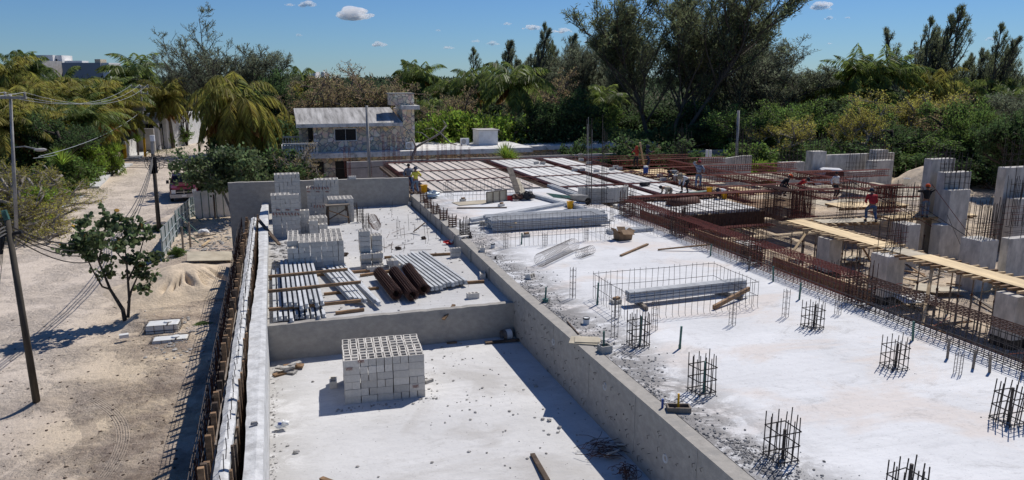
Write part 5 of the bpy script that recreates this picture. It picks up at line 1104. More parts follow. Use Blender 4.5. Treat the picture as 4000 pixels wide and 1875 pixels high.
for i, (p_, q_) in enumerate([((678, 858), (735, 910)), ((695, 835), (785, 918)), ((742, 820), (800, 885)), ((747, 770), (815, 845)), ((650, 962), (728, 1008)), ((720, 905), (780, 952))]):
    a_ = P(q_[0], q_[1], -2.6); b_ = D(p_[0], p_[1], fd(a_)+.3); single('fence_brace', MB().bar(a_, b_, .03, 5), 'whitepaint' if i in (3, 4) else 'teal_pipe', 'slanting brace holding the metal fence, %s' % ['first green one', 'second green one', 'third green one', 'white far one', 'white near one', 'lowest green one'][i], 'brace', 'braces of the metal fence')
# ---------------------------------------------------------------- utility poles and wires
def pole(base, top, r0, r1, m, lab, cross=(), z=-2.6):
    a_ = P(*base, z); b_ = D(top[0], top[1], fd(a_)+.0); t = thing('utility_pole', lab, 'utility pole', tuple(a_)); part('shaft', MB().bar(a_-Vector((0, 0, .3)), b_, r0, 10, r1), m, t, smooth=True); return t, a_, b_
t, a1, b1 = pole((147, 1590), (28, 858), .105, .075, 'pole_wood', 'near leaning dark timber pole at the left edge with a cable bundle at its top'); NP = b1
part('cap', MB().bar(b1, b1+Vector((-.05, 0, .25)), .08, 8, .075), 'teal_pipe', t); part('bracket', MB().plank(b1+Vector((-.5, .1, -.5)), b1+Vector((.3, 0, -.35)), .1, .08), 'black', t)
for k in range(3): part('splice_case', MB().bar(b1+Vector((-.25-.12*k, -.1, -.9-.1*k)), b1+Vector((-.2-.12*k, -.1, -.45)), .07, 6), 'black', t)
for k in range(3): a_ = a1+Vector((-1.3-.2*k, .2, .1)); single('guy_wire', MB().tube([b1+Vector((-.1, 0, -.4)), (b1*.5+a_*.5), a_], .008, 3), 'cable', 'thin wire hanging left of the near leaning pole', 'wire', 'thin wires left of the near pole')
t, a2, b2_ = pole((622, 905), (597, 600), .13, .10, 'pole_wood', 'dark timber pole in the middle of the street side, loaded with a cable tangle'); MP = b2_
top = D(594, 528, fd(a2)); part('top_cap', MB().bar(b2_, top, .10, 8, .10), 'pole_conc', t); part('white_cap', MB().bar(top, top+Vector((0, 0, -.35)), .14, 8), 'whitepaint', t)
g = random.Random(77); mb = MB()
for k in range(9):
    pts = []; c_ = b2_+Vector((g.uniform(-.3, .5), g.uniform(-.2, .2), g.uniform(-.8, .4))); rr = g.uniform(.2, .45)
    for i in range(13): t_ = i/12*6.283; pts.append(c_+Vector((math.cos(t_)*rr*.6, .1*math.sin(2*t_), math.sin(t_)*rr)))
    mb.tube(pts, .018, 3)
part('cable_coils', mb, 'cable', t)
for k in range(3): part('junction_box', MB().box(b2_+Vector((-.15+.12*k, -.18, -.9+.12*k)), (.2, .16, .55+.2*k)), 'black', t)
def crosspole(base, top, lab, arm_pts, r=.16, tr=False, m='pole_conc', z=-2.6, d=None):
    a_ = P(*base, z); b_ = D(top[0], top[1], fd(a_)); t = thing('utility_pole', lab, 'utility pole', tuple(a_)); part('shaft', MB().bar(a_-Vector((0, 0, .3)), b_, r, 10, r*.7), m, t, smooth=True)
    ends = []
    for (x0, y0, x1, y1) in arm_pts:
        p_ = D(x0, y0, fd(a_)-.12); q_ = D(x1, y1, fd(a_)-.12); part('crossarm', MB().plank(p_, q_, .12, .14), 'pole_conc', t)
        for f in (.03, .5, .97): c_ = p_+(q_-p_)*f; part('insulator', MB().lathe([(.05, .05), (.07, .12), (.05, .18), (.08, .22), (.03, .3), (.001, .31)], tuple(c_), 8), 'pole_conc', t); ends.append(c_+Vector((0, 0, .28)))
    if tr:
        p_ = b_*0+D(543, 420, fd(a_)-.5); part('transformer', MB().box(p_, (1.3, .5, .75), rz=-TH), 'grey_paint', t)
        for k in (-.3, 0, .3): part('bushing', MB().bar(p_+Vector((k, 0, .35)), p_+Vector((k, 0, .7)), .05, 6), 'rust', t)
    return t, a_, b_, ends
t, pa, pb, E1 = crosspole((66, 962), (40, 368), 'tall concrete power pole with a crossarm at the left edge', [(-60, 380, 103, 382)], .105)
arm = D(60, 575, fd(pa)); lamp_a = D(95, 572, fd(pa)-.2); lamp_b = D(158, 585, fd(pa)-1.2)
part('lamp_arm', MB().tube([arm, lamp_a, lamp_b], .035, 6), 'pole_conc', t); part('lamp_head', MB().blob(tuple(lamp_b), (.32, .14, .09), random.Random(1), 8, 5, .02), 'grey_paint', t)
t, pa2, pb2, E2 = crosspole((567, 612), (549, 333), 'concrete power pole with transformer by the left pavement', [(512, 341, 580, 340), (520, 368, 578, 366)], .13, True)
part('yellow_band', MB().bar(pa2, pa2+(pb2-pa2)*.27, .142, 10, .13), 'yellow', t)
t, pa3, pb3, E3 = crosspole((722, 500), (712, 326), 'power pole further up the street beside the white gable', [(692, 332, 730, 331)], .16)
t, pa4, pb4, E4 = crosspole((760, 440), (755, 350), 'farthest power pole up the street', [(745, 352, 766, 352)], .16)
t, pa5, pb5, E5 = crosspole((541, 612), (518, 352), 'thin dark leaning pole beside the transformer pole', [], .12, m='palmbark')
def wire(a_, b_, sag, r, lab, grp, m='wire_al', n_=14):
    a_ = Vector(a_); b_ = Vector(b_); single('overhead_wire', MB().tube([a_+(b_-a_)*(i/n_)-Vector((0, 0, sag*4*(i/n_)*(1-i/n_))) for i in range(n_+1)], r, 3), m, lab, 'wire', grp)
for i in range(3): wire(E1[i], E2[i], 1.3, .016, 'thin overhead power wire sagging between the two left power poles', 'power wires between the left poles')
for i in range(3): wire(E2[i], E3[i], .8, .018, 'thin overhead power wire up the street beyond the transformer', 'power wires beyond the transformer')
for i in range(3): wire(E3[i], E4[i], .6, .02, 'thin overhead power wire at the far end of the street', 'far power wires')
for i in range(3): wire(E1[i], E1[i]+Vector((-6+.0*i, -18, .3)), .5, .014, 'power wire leaving the frame from the left crossarm', 'power wires at the left edge')
g = random.Random(3)
for k in range(4): wire(NP+Vector((0, 0, -.15-.09*k)), MP+Vector((0, 0, -.1-.1*k)), 2.35+.16*k+g.uniform(-.1, .1), .022, 'thick black cable sagging between the two timber poles', 'cable bundle over the street', 'cable', 22)
for k in range(3): wire(NP+Vector((0, 0, -.15-.09*k)), NP+Vector((-6, -16, -.3-.2*k)), .8, .026, 'black cable running out of view from the near leaning pole', 'cables at the left edge', 'cable')
for k in range(4): wire(MP+Vector((0, 0, -.1-.12*k)), D(1060+10*k, 585+3*k, 85), .9+.25*k, .024, 'black cable from the middle pole into the big palm', 'cables into the big palm', 'cable')
wire(D(130, 618, 46), D(400, 495, 92), .8, .018, 'upper pale service wire crossing the left gardens', None); wire(D(150, 612, 46), pa2+(pb2-pa2)*.65, .6, .02, 'lower pale service wire crossing the left gardens', None)
wire(D(175, 622, 60), D(885, 640, 62), .5, .025, 'long dark cable strung across the street to the lot', None, 'cable'); wire(D(1000, 627, 57), D(1690, 618, 59), .7, .02, 'long dark cable strung in front of the stone house', None, 'cable'); wire(D(1690, 618, 59), D(2760, 560, 66), 1.2, .02, 'long cable behind the deck toward the right pole', None, 'cable')
wire(D(3040, 530, 70), D(3620, 555, 62), .4, .022, 'pair wire upper, right of the deck', None, 'cable'); wire(D(3060, 545, 70), D(3640, 568, 62), .4, .022, 'pair wire lower, right of the deck', None, 'cable')
a_ = D(1445, 690, 57); b_ = D(1432, 412, 57); single('slender_pole', MB().bar((b_.x, b_.y, -2.7), b_, .125, 10, .10), 'pole_conc', 'slender grey concrete pole standing in front of the stone house', 'pole', smooth=True)
a_ = D(2877, 640, 66); b_ = D(2885, 432, 66); single('slender_pole', MB().bar((a_.x, a_.y, -2.7), b_, .14, 10, .11), 'pole_conc', 'slender grey concrete pole rising behind the curved-top wall', 'pole', smooth=True)
for (px, py, ty) in ((2762, 612, 585), (2775, 612, 586)):
    a_ = D(px, py, 64); b_ = D(px, ty, 64); single('white_post', MB().bar((a_.x, a_.y, -2.6), b_, .14, 4), 'whitepaint', 'squat white gate post behind the curved-top wall, %s one' % ('left' if px < 2770 else 'right'), 'post')
# ---------------------------------------------------------------- vehicles
def loft(mb, secs):
    """secs: list of closed loops with equal counts"""
    o = len(mb.v); k = len(secs[0])
    for s_ in secs: mb.v += [tuple(p) for p in s_]
    for i in range(len(secs)-1):
        for j in range(k): mb.f.append((o+i*k+j, o+i*k+(j+1) % k, o+(i+1)*k+(j+1) % k, o+(i+1)*k+j))
    mb.f.append(tuple(o+j for j in range(k))[::-1]); mb.f.append(tuple(o+(len(secs)-1)*k+j for j in range(k)))
def rsec(y, w, z0, z1, c_=.1):
    h = w/2; return [(-h+c_*.4, y, z0), (h-c_*.4, y, z0), (h, y, z0+c_), (h, y, z1-c_), (h-c_, y, z1), (-h+c_, y, z1), (-h, y, z1-c_), (-h, y, z0+c_)]
def pickup(lab, paint, loc, rz, sc=1.):
    """front at -y"""
    t = thing('pickup_truck', lab, 'pickup truck', loc, rz)
    mb = MB(); loft(mb, [rsec(-2.85, 1.78, .52, .98, .12), rsec(-2.7, 1.92, .45, 1.10, .12), rsec(-2.0, 1.98, .42, 1.18), rsec(-1.3, 1.98, .42, 1.22), rsec(2.7, 1.98, .42, 1.22), rsec(2.8, 1.9, .5, 1.2)]); body = part('body', mb, paint, t, True); bevel(body, .02)
    mb = MB(); loft(mb, [[(-.86, -1.32, 1.2), (.86, -1.32, 1.2), (.80, -1.30, 1.24), (-.80, -1.30, 1.24)], [(-.86, -1.0, 1.2), (.86, -1.0, 1.2), (.74, -.62, 1.78), (-.74, -.62, 1.78)], [(-.88, .9, 1.2), (.88, .9, 1.2), (.74, .75, 1.82), (-.74, .75, 1.82)], [(-.88, 1.15, 1.2), (.88, 1.15, 1.2), (.76, .98, 1.74), (-.76, .98, 1.74)]]); part('cab', mb, paint, t, True)
    part('windscreen', MB().add([(-.76, -1.20, 1.27), (.76, -1.20, 1.27), (.70, -.70, 1.74), (-.70, -.70, 1.74), (-.74, -1.1, 1.26), (.74, -1.1, 1.26), (.69, -.65, 1.70), (-.69, -.65, 1.70)], [(0, 1, 2, 3), (7, 6, 5, 4), (0, 4, 5, 1), (1, 5, 6, 2), (2, 6, 7, 3), (3, 7, 4, 0)]), 'glass_dark', t, True); t.children[-1].location = (0, -.035, .02)
    for s_ in (-1, 1): part('side_window', MB().prism([(-.95, 1.28), (.75, 1.28), (.62, 1.7), (-.62, 1.7)], s_*.86-.02, s_*.86+.02, lambda y, z, x: (x-s_*(z-1.28)*.2, y, z)), 'glass_dark', t, True)
    part('load_bed', MB().b2(-.8, .8, 1.25, 2.7, 1.2, 1.235), 'black', t, True)
    gr = part('grille', MB().b2(-.52, .52, -2.90, -2.845, .62, .95), 'black', t, True); part('grille_cross', MB().b2(-.52, .52, -2.93, -2.902, .765, .805).b2(-.02, .02, -2.93, -2.902, .62, .765).b2(-.02, .02, -2.93, -2.902, .805, .95), 'chrome', gr, True)
    for s_ in (-1, 1):
        part('headlight', MB().b2(min(s_*.56, s_*.86), max(s_*.56, s_*.86), -2.88, -2.80, .68, .95), 'plastic_white', t, True); part('mirror', MB().box((s_*1.1, -.95, 1.35), (.2, .1, .26)), 'black', t, True)
    part('bumper', MB().box((0, -2.92, .50), (1.94, .22, .26)), 'grey_paint' if paint == 'carred' else 'chrome', t, True); bevel(t.children[-1], .04); part('licence_plate', MB().box((0, -3.04, .52), (.32, .02, .14)), 'plastic_white', t, True)
    part('hood_scoop', MB().box((0, -2.1, 1.2), (.9, 1.0, .08), top=.85), paint, t, True)
    for s_ in (-1, 1):
        for y in (-1.9, 1.75):
            w = part('wheel', MB().lathe([(.2, -.13), (.36, -.12), (.4, -.06), (.4, .06), (.36, .12), (.2, .13)], n=20), 'rubber', t, True, True); w.location = (s_*.87, y, .4); w.rotation_euler = (0, R(90), 0)
            part('rim', MB().lathe([(.001, .0), (.08, .12), (.2, .1), (.22, .135)], n=14) if s_ > 0 else MB().lathe([(.001, -.0), (.08, -.12), (.2, -.1), (.22, -.135)], n=14), 'chrome', w, True)
    return t
q = P(688, 792, -2.6); t = pickup('dark red pickup truck parked facing the camera under the roadside tree', 'carred', (q.x+.3, q.y+2.9, -2.6), R(6))
part('roll_bar', MB().bar((-.75, 1.2, 1.2), (-.75, 1.25, 2.0), .04, 6).bar((.75, 1.2, 1.2), (.75, 1.25, 2.0), .04, 6).bar((-.78, 1.25, 2.0), (.78, 1.25, 2.0), .05, 6), 'black', t, True)
q = P(3215, 745, -2.6); pickup('white pickup parked beyond the rebar, only cab and bonnet showing', 'carwhite', (q.x+.8, q.y, -2.6), R(60))
# ---------------------------------------------------------------- sand piles
def pile(px, py, rx, ry, h, m, lab, rz=0, gul=0, name='sand_pile', seed=1, z=-2.6):
    c_ = P(px, py, z); N1, N2 = 44, 110; V = []; 
    for i in range(N1+1):
        r = i/N1
        for k in range(N2):
            a_ = 2*math.pi*k/N2; rr = r*(1+.12*math.sin(2*a_+1)+.07*math.sin(5*a_)); x = rx*rr*math.cos(a_); y = ry*rr*math.sin(a_)
            zz = h*(max(0, 1-r**1.35)**1.1)*(1-.12*math.exp(-((r)/.2)**2)); nx_ = float(vnoise(np.array(x+seed*9), np.array(y), .5, seed)-.5)
            gl = gul*max(0, math.sin(a_*26+3*math.sin(a_*7))+.2)*math.exp(-((r-.50-.10*math.sin(a_*9))/.10)**2)*(1 if -2.9 < math.atan2(y, x) < -.2 else 0)
            V.append((x, y, zz+nx_*.09*h*(r > .02)-gl))
    ii = np.arange(N1*N2); i_ = ii//N2; k_ = ii % N2; Fq = np.stack([i_*N2+k_, i_*N2+(k_+1) % N2, (i_+1)*N2+(k_+1) % N2, (i_+1)*N2+k_], 1)[:, ::-1]
    o = bpy.data.objects.new(name, np_mesh(name, np.array(V), Fq, m)); C.objects.link(o); o.location = (c_.x, c_.y, z-.05); o.rotation_euler = (0, 0, rz); return tag(o, lab, 'sand pile')
pile(725, 1122, 3.0, 3.2, 1.2, 'sand', 'broad pile of pale yellow sand with collapsed runnels beside the shuttered wall', .1, .30, seed=2)
pile(3615, 742, 3.6, 3.6, 2.3, 'sand', 'conical grey sand heap behind the tall pale columns', 0, .0, seed=4)
pile(566, 1275, .85, .9, .45, 'ground_soil', 'small heap of grey soil around the foot of the young tree', 0, .03, seed=6, name='soil_heap')
# ---------------------------------------------------------------- IBC totes half sunk in the soil
def tote(px, py, rz, lab, w, dpt, zt, hh=.9):
    c_ = P(px, py, -2.4); t = thing('water_tote', lab, 'water tote', (c_.x, c_.y, -2.6), rz); z0 = zt-hh
    o = part('tank', MB().box((0, 0, z0+hh/2), (w-.06, dpt-.06, hh-.03)), 'plastic_white', t, True); bevel(o, .07, 3)
    part('lid', MB().lathe([(.14, 0), (.14, .05), (.10, .06), (.001, .06)], (w*.15, 0, zt-.02), 12), 'plastic_white', t, True)
    for z in np.arange(z0+.08, zt+.01, .2):
        mb = MB(); cs = [(-w/2, -dpt/2), (w/2, -dpt/2), (w/2, dpt/2), (-w/2, dpt/2)]
        for i in range(4): mb.bar(cs[i]+(z,), cs[(i+1) % 4]+(z,), .014, 4)
        part('cage_ring', mb, 'wirecol', t, True)
    for i in range(14):
        f = i/14*4; k = int(f); u = f-k; cs = [(-w/2, -dpt/2), (w/2, -dpt/2), (w/2, dpt/2), (-w/2, dpt/2)]; a_ = cs[k]; b_ = cs[(k+1) % 4]; x = a_[0]*(1-u)+b_[0]*u; y = a_[1]*(1-u)+b_[1]*u
        part('cage_upright', MB().bar((x, y, z0), (x, y, zt), .012, 4), 'wirecol', t, True)
    part('cage_top_bar', MB().plank((w*.18, -dpt/2, zt+.015), (w*.18, dpt/2, zt+.015), .04, .03), 'wirecol', t, True); return t
tote(638, 1272, -.05, 'back one of two sunken white water totes in metal cages, with debris on it', 1.15, .75, .34)
tote(665, 1312, -.02, 'front one of two sunken white water totes in metal cages', 1.2, .6, .16)
# ---------------------------------------------------------------- mesh rolls and wire cylinders
def meshroll(p, q, r, lab, grp):
    p = Vector(p); q = Vector(q); d = q-p; L = d.length; u = d.normalized(); s = u.cross(Vector((0, 0, 1))).normalized(); w = s.cross(u); t = thing('mesh_roll', lab, 'mesh roll', tuple(p-Vector((0, 0, r))), 0, grp)
    for lay in range(4):
        rr = r*(1-.14*lay); mb = MB(); nr = int(L/.075)
        for i in range(nr+1):
            c_ = p+u*(L*i/nr); pts = [c_+(s*math.cos(a_)+w*math.sin(a_))*rr*random.uniform(.97, 1.03) for a_ in np.linspace(0, 6.283, 15)]; mb.tube(pts, .008, 3, False)
        for k in range(18): a_ = 6.283*k/18+lay*.1; o_ = (s*math.cos(a_)+w*math.sin(a_))*rr; mb.bar(p+o_, q+o_, .009, 3)
        part('mesh_layer', mb, 'rust', t)
for i, (a_, b_) in enumerate([((1548, 1148), (1480, 1065)), ((1612, 1153), (1540, 1062)), ((1655, 1130), (1592, 1048))]):
    p_ = P(a_[0], a_[1], -.25); q_ = P(b_[0], b_[1], -.25); meshroll(p_, q_, .20, '%s of the three rusty brown mesh rolls lying on the upper floor' % ['left', 'middle', 'right'][i], 'rusty mesh rolls')
def wirecyl(p, q, r, lab, m='wirecol', sp=.10, nl=10):
    p = Vector(p); q = Vector(q); d = q-p; L = d.length; u = d.normalized(); s = u.cross(Vector((0, 0, 1))); s = s.normalized() if s.length > .1 else Vector((1, 0, 0)); w = s.cross(u); t = thing('wire_cylinder', lab, 'wire cage', tuple(p)); n_ = int(L/sp)
    for i in range(n_+1):
        c_ = p+u*(L*i/n_); part('hoop', MB().tube([c_+(s*math.cos(a_)+w*math.sin(a_))*r for a_ in np.linspace(0, 6.283, 17)], .006, 3, False), m, t)
    for k in range(nl): a_ = 6.283*k/nl; o_ = (s*math.cos(a_)+w*math.sin(a_))*r; part('long_wire', MB().bar(p+o_, q+o_, .006, 3), m, t)
wirecyl(P(2110, 1015, .24), P(2240, 955, .24), .24, 'long thin wire mesh cylinder lying on the slab before the far bar pen'); wirecyl(P(2262, 992, .17), P(2310, 975, .17), .17, 'short thin wire mesh cylinder lying at the right end of the longer one')
wirecyl(P(1470, 880, -.2), P(1455, 855, .35), .22, 'small rusty wire cylinder leaning upright among bars on the upper floor', 'rust')
# ---------------------------------------------------------------- small dark cages along the slab edge
for i, (px, py) in enumerate([(1815, 920), (1768, 885), (1733, 858), (1700, 835), (1672, 812), (1655, 790)]):
    q = P(px, py, 0); place('sc%d' % (i == 0), colcage('c', 'x', 'small cages on the slab edge', .32, .75 if i == 0 else .48, 8, (.05, .14, .23, .32, .4) if i else (.08, .2, .32, .45), 'steel' if i == 0 else 'rust', .017, .10, i+2), (q.x, q.y, 0), g.uniform(-.3, .3), 'small dark rebar cage on the slab edge, %s counted from the near end' % ['first and tallest', 'second', 'third', 'fourth', 'fifth', 'sixth'][i])
for i, (px, py) in enumerate([(1385, 848), (1408, 868), (1430, 893)]):
    q = P(px, py, fz); place('sd', colcage('c', 'x', 'dark cages on the upper floor', .28, .72, 8, (.1, .25, .4, .55), 'steel', .011, .06, 5), (q.x, q.y, fz), .1, '%s of three dark rebar cages right of the sawhorse' % ['far', 'middle', 'near'][i])
# starter bars across the upper floor
for i in range(34):
    px = g.uniform(1430, 1760); py = g.uniform(845, 990); q = P(px, py, fz)
    if q.x > 6.6 or (q.x > 5.6 and py > 960): continue
    single('starter_bar', MB().bar(q, q+Vector((g.uniform(-.08, .1), g.uniform(-.1, .1), g.uniform(.4, 1.05))), .009, 3), 'steel', 'thin starter bar sticking up from the upper floor', 'starter bar', 'starter bars on the upper floor')
for i in range(12):
    q = P(g.uniform(1440, 1700), g.uniform(900, 985), fz+.02); a_ = g.uniform(0, 3.1); L = g.uniform(.5, 1.4); single('loose_bar', MB().bar(q, q+Vector((math.cos(a_)*L, math.sin(a_)*L, .02)), .009, 3), 'rust', 'loose thin bar lying on the upper floor', 'loose bar', 'loose bars on the upper floor')
# wall ties poking from the retaining wall
mb = MB()
for i in range(120):
    y = g.uniform(7, 21); z = g.choice((-.3, -.62, -.95, -1.25))+g.uniform(-.05, .05); x = 6.775; mb.tube([(x+.02, y, z), (x-.05, y, z), (x-.055, y-.07*g.random(), z-g.uniform(0, .08))], .006, 3)
for i in range(46): mb.box((6.775, 5+i*.0+g.uniform(0, 16), g.uniform(-1.3, -.1)), (.012, .02, .03))
o = single('tie_wires', mb, 'steel', 'small cut tie wires poking out of the long retaining wall', 'tie wires', kind='stuff')
for i, (y, z) in enumerate(((17.7, -.5), (14.4, -.42), (11.6, -.75), (9.9, -.8))): t_ = MB().lathe([(.001, .0), (.05, .005), (.085, .02), (.1, .0)], n=14); o = single('tie_hole', t_, 'conc_light', 'round plugged patch in the retaining wall, %s from the far end' % ['first', 'second', 'third', 'fourth'][i], 'plug', org=(0, 0, 0)); o.location = (6.785, y, z); o.rotation_euler = (0, R(-90), 0)
# ---------------------------------------------------------------- loose boards
def board(px0, py0, px1, py1, z0, z1, w, th_, m, lab, name='timber'):
    single(name, MB().plank(P(px0, py0, z0), P(px1, py1, z1), w, th_), m, lab, 'timber')
a_ = QY(1730, 1245, 21.12); b_ = P(1788, 1203, -.38); single('timber', MB().plank((a_.x, 21.05, a_.z), (b_.x, 21.55, -.42), .1, .045), 'wood', 'short brown board leaning over the step between the floors', 'timber')
board(1895, 1338, 2045, 1325, -1.46, -1.44, .15, .04, 'wooddark', 'dark board on the sunken floor under the rusty tin'); board(2080, 1775, 2140, 1880, -1.47, -1.42, .10, .06, 'wooddark', 'dark board cut by the bottom edge of the view'); board(1255, 1868, 1300, 1885, -1.47, -1.44, .10, .05, 'wood', 'end of a brown board at the bottom edge of the view')
board(1745, 1340, 1785, 1336, -1.48, -1.47, .12, .03, 'cardboard', 'scrap of brown board against the step wall'); board(2425, 998, 2530, 953, .04, .05, .10, .05, 'wood', 'long tan board lying on the slab behind the bar pen'); board(2570, 975, 2775, 955, .04, .25, .07, .05, 'wood', 'thin plank resting on the long edge beam')
board(1785, 812, 1980, 810, .04, .04, .12, .05, 'woodgrey', 'long grey plank lying crosswise on the slab in front of the panel');
board(2215, 1255, 2260, 1305, .02, .03, .03, .03, 'wooddark', 'thin dark strip lying on the gritty slab edge'); board(1660, 870, 1615, 905, .02, -.4, .08, .05, 'wood', 'brown stick leaning against the retaining wall from the slab'); board(1130, 1005, 1200, 950, -.45, -.43, .14, .06, 'plypale', 'pale plank among rubble left of the wide block stack')
for i, (px, py, m_, lab) in enumerate([(2285, 1332, 'plypale', 'square plywood offcut on the gritty slab edge')]): q = P(px, py, .03); single('plywood_offcut', MB().box(q, (.75, .5, .03), rz=-.5).box(q+Vector((.05, .0, .03)), (.6, .42, .02), rz=-.4), m_, lab, 'board')
q = P(2105, 775, 0); t = thing('form_panel', 'grey framed form panel standing on edge on the slab', 'form panel', tuple(q)); u0 = P(1900, 795, 0); u1 = P(1977, 784, 0)
part('face', MB().plank(u0+Vector((0, 0, .3)), u1+Vector((0, 0, .3)), .03, .58), 'plypale', t)
for f in (0, .33, .66, 1): c_ = u0+(u1-u0)*f; part('batten', MB().box((c_.x, c_.y-.05, .3), (.05, .06, .62)), 'woodgrey', t)
part('top_rail', MB().plank(u0+Vector((0, -.05, .6)), u1+Vector((0, -.05, .6)), .06, .05), 'woodgrey', t); q = P(1845, 792, .02); single('plywood_sheet', MB().box(q, (1.9, 1.1, .03), rz=.15), 'plypale', 'pale plywood sheet lying flat left of the form panel', 'board')
# leaning planks pair near red cooler
p_ = P(2060, 775, .05)
for k, (dx, m_) in enumerate(((0, 'woodgrey'), (.32, 'plypale'))): tp = D(1990+26*k, 655+44*k, fd(p_)+1.2); single('scaffold_plank', MB().plank(p_+Vector((dx*.7-.4, -.3*k, 0)), tp, .34, .05), m_, 'wide scaffold plank leaning up to the left, %s of the pair by the red cooler' % ['longer', 'shorter'][k], 'plank')
# ---------------------------------------------------------------- buckets, cooler, barrow, sawhorse
def bucket(c_, m, lab, r=.15, h=.36, fill='conc', grp=None):
    t = thing('bucket', lab, 'bucket', tuple(c_), 0, grp); part('body', MB().lathe([(.001, 0), (r*.8, 0), (r, h), (r*1.06, h), (r*1.06, h-.03), (r*1.0, h-.035), (r*.95, h-.03), (r*.9, h*.7), (.001, h*.7)], n=18), m, t, True, True)
    part('handle', MB().tube([(r*math.cos(a_), -.02, h-.03+r*.5*math.sin(a_)) for a_ in np.linspace(0, math.pi, 9)], .006, 4), 'wirecol', t, True); return t
for (px, py, z, m_, lab, r_) in [(1657, 752, 0, 'yellow', 'yellow bucket on the slab corner beside the woman in yellow', .2), (2227, 815, 0, 'yellow', 'yellow bucket in front of the wheelbarrow', .17), (2770, 757, .05, 'yellow', 'dirty yellow bucket left of the bent white shirt', .17), (2828, 778, -.2, 'yellow', 'larger yellow bucket under the crosswise beam', .17), (2877, 775, -.2, 'yellow', 'smaller yellow bucket under the crosswise beam', .14), (2268, 622, .05, 'grey_paint', 'grey bucket on the far edge of the deck', .2), (2640, 706, .05, 'plastic_white', 'white bucket beside the worker in grey', .17), (3540, 722, -.4, 'plastic_white', 'white bucket by the far pale columns', .2)]:
    bucket(P(px, py, z), m_, lab, r_, r_*2.2)
q = P(1990, 782, 0); t = thing('cooler', 'small red cooler with a white lid beside the leaning planks', 'cooler', tuple(q)); part('body', MB().box((0, 0, .14), (.3, .26, .28), top=1.1), 'redplastic', t, True); part('lid', MB().box((0, 0, .31), (.34, .3, .06)), 'plastic_white', t, True); part('handle', MB().tube([(-.16, 0, .28), (-.16, 0, .4), (.16, 0, .4), (.16, 0, .28)], .01, 5), 'plastic_white', t, True)
q = P(2522, 677, .05); t = thing('water_jug', 'blue water jug with a white lid standing on the rebar deck', 'jug', tuple(q)); part('body', MB().lathe([(.001, 0), (.17, 0), (.18, .05), (.18, .35), (.15, .4)], n=16), 'blueplastic', t, True); part('lid', MB().lathe([(.16, .4), (.16, .5), (.08, .53), (.001, .53)], n=16), 'plastic_white', t, True); part('tap', MB().box((0, -.2, .08), (.04, .06, .04)), 'plastic_white', t, True)
q = P(2262, 805, 0); wb = thing('wheelbarrow', 'battered grey metal wheelbarrow beside the curved block heap', 'wheelbarrow', tuple(q), .3)
mb = MB(); loft(mb, [[(-.5, -.3, .62), (.4, -.3, .55), (.4, .3, .55), (-.5, .3, .62)], [(-.3, -.18, .32), (.2, -.18, .30), (.2, .18, .30), (-.3, .18, .32)]]); part('tray', mb, 'pole_conc', wb, True)
for s_ in (-1, 1): part('handle', MB().tube([(-1.0, s_*.28, .55), (-.3, s_*.2, .30), (.6, s_*.05, .18)], .02, 5), 'steel', wb, True); part('leg', MB().tube([(-.3, s_*.2, .3), (-.4, s_*.22, 0), (-.1, s_*.2, .3)], .016, 4), 'steel', wb, True)
w = part('wheel', MB().lathe([(.06, -.05), (.17, -.05), (.2, 0), (.17, .05), (.06, .05)], n=16), 'rubber', wb, True); w.rotation_euler = (R(90), 0, 0); w.location = (.6, 0, .2)
q = P(1320, 872, fz); sh = thing('sawhorse', 'rough timber sawhorse table standing by the block stacks', 'sawhorse', tuple(q), .1)
part('top', MB().box((0, 0, .92), (1.15, .5, .05)), 'woodgrey', sh, True)
for x in (-.45, .45):
    for s_ in (-1, 1): part('leg', MB().plank((x*1.1, s_*.28, 0), (x, s_*.12, .9), .08, .05), 'wooddark', sh, True)
part('brace', MB().plank((-.5, -.26, .25), (.45, -.2, .75), .08, .04), 'wooddark', sh, True); part('brace', MB().plank((.5, -.28, .3), (-.45, -.2, .7), .08, .04), 'wood', sh, True)
for i, (px, py, m_, lab, z) in enumerate([(1960, 1310, 'rust', 'rusty open tin lying on its side at the foot of the retaining wall', -1.37)]):
    q = P(px, py, z); t = thing('tin_can', lab, 'tin', tuple(q), .15); o = part('can', MB().lathe([(.001, .34), (.15, .34), (.16, 0), (.145, .01), (.14, .3), (.001, .3)], n=18), 'wirecol', t, True, True); o.rotation_euler = (0, R(90), 0); o2 = part('label', MB().lathe([(.163, .12), (.165, .3)], n=18), 'whitepaint', t, True); o2.rotation_euler = (0, R(90), 0)
for (px, py, lab) in [(1925, 968, 'small white paint tin on the slab edge beside the upright block'), (2290, 1265, 'white paint tin standing alone near the front corner of the near bar pen')]:
    q = P(px, py, 0); t = thing('paint_tin', lab, 'tin', tuple(q)); part('tin', MB().lathe([(.001, 0), (.085, 0), (.085, .17), (.001, .16)], n=14), 'plastic_white', t, True); part('rim', MB().lathe([(.09, .14), (.092, .18), (.08, .18)], n=14), 'black', t, True)
q = P(2433, 935, 0); t = thing('cardboard_box', 'crumpled open brown cardboard box on the white slab', 'box', tuple(q), .15)
for (c_, d_, ry, rx) in [((0, -.22, .17), (.62, .015, .34), .12, .1), ((0, .22, .16), (.6, .015, .32), -.1, -.15), ((-.3, 0, .16), (.015, .45, .32), -.15, .1), ((.3, 0, .17), (.015, .45, .34), .2, 0), ((-.1, -.02, .02), (.6, .45, .015), 0, 0)]: part('panel', MB().box(c_, d_, rx=rx, ry=ry), 'cardboard', t, True)
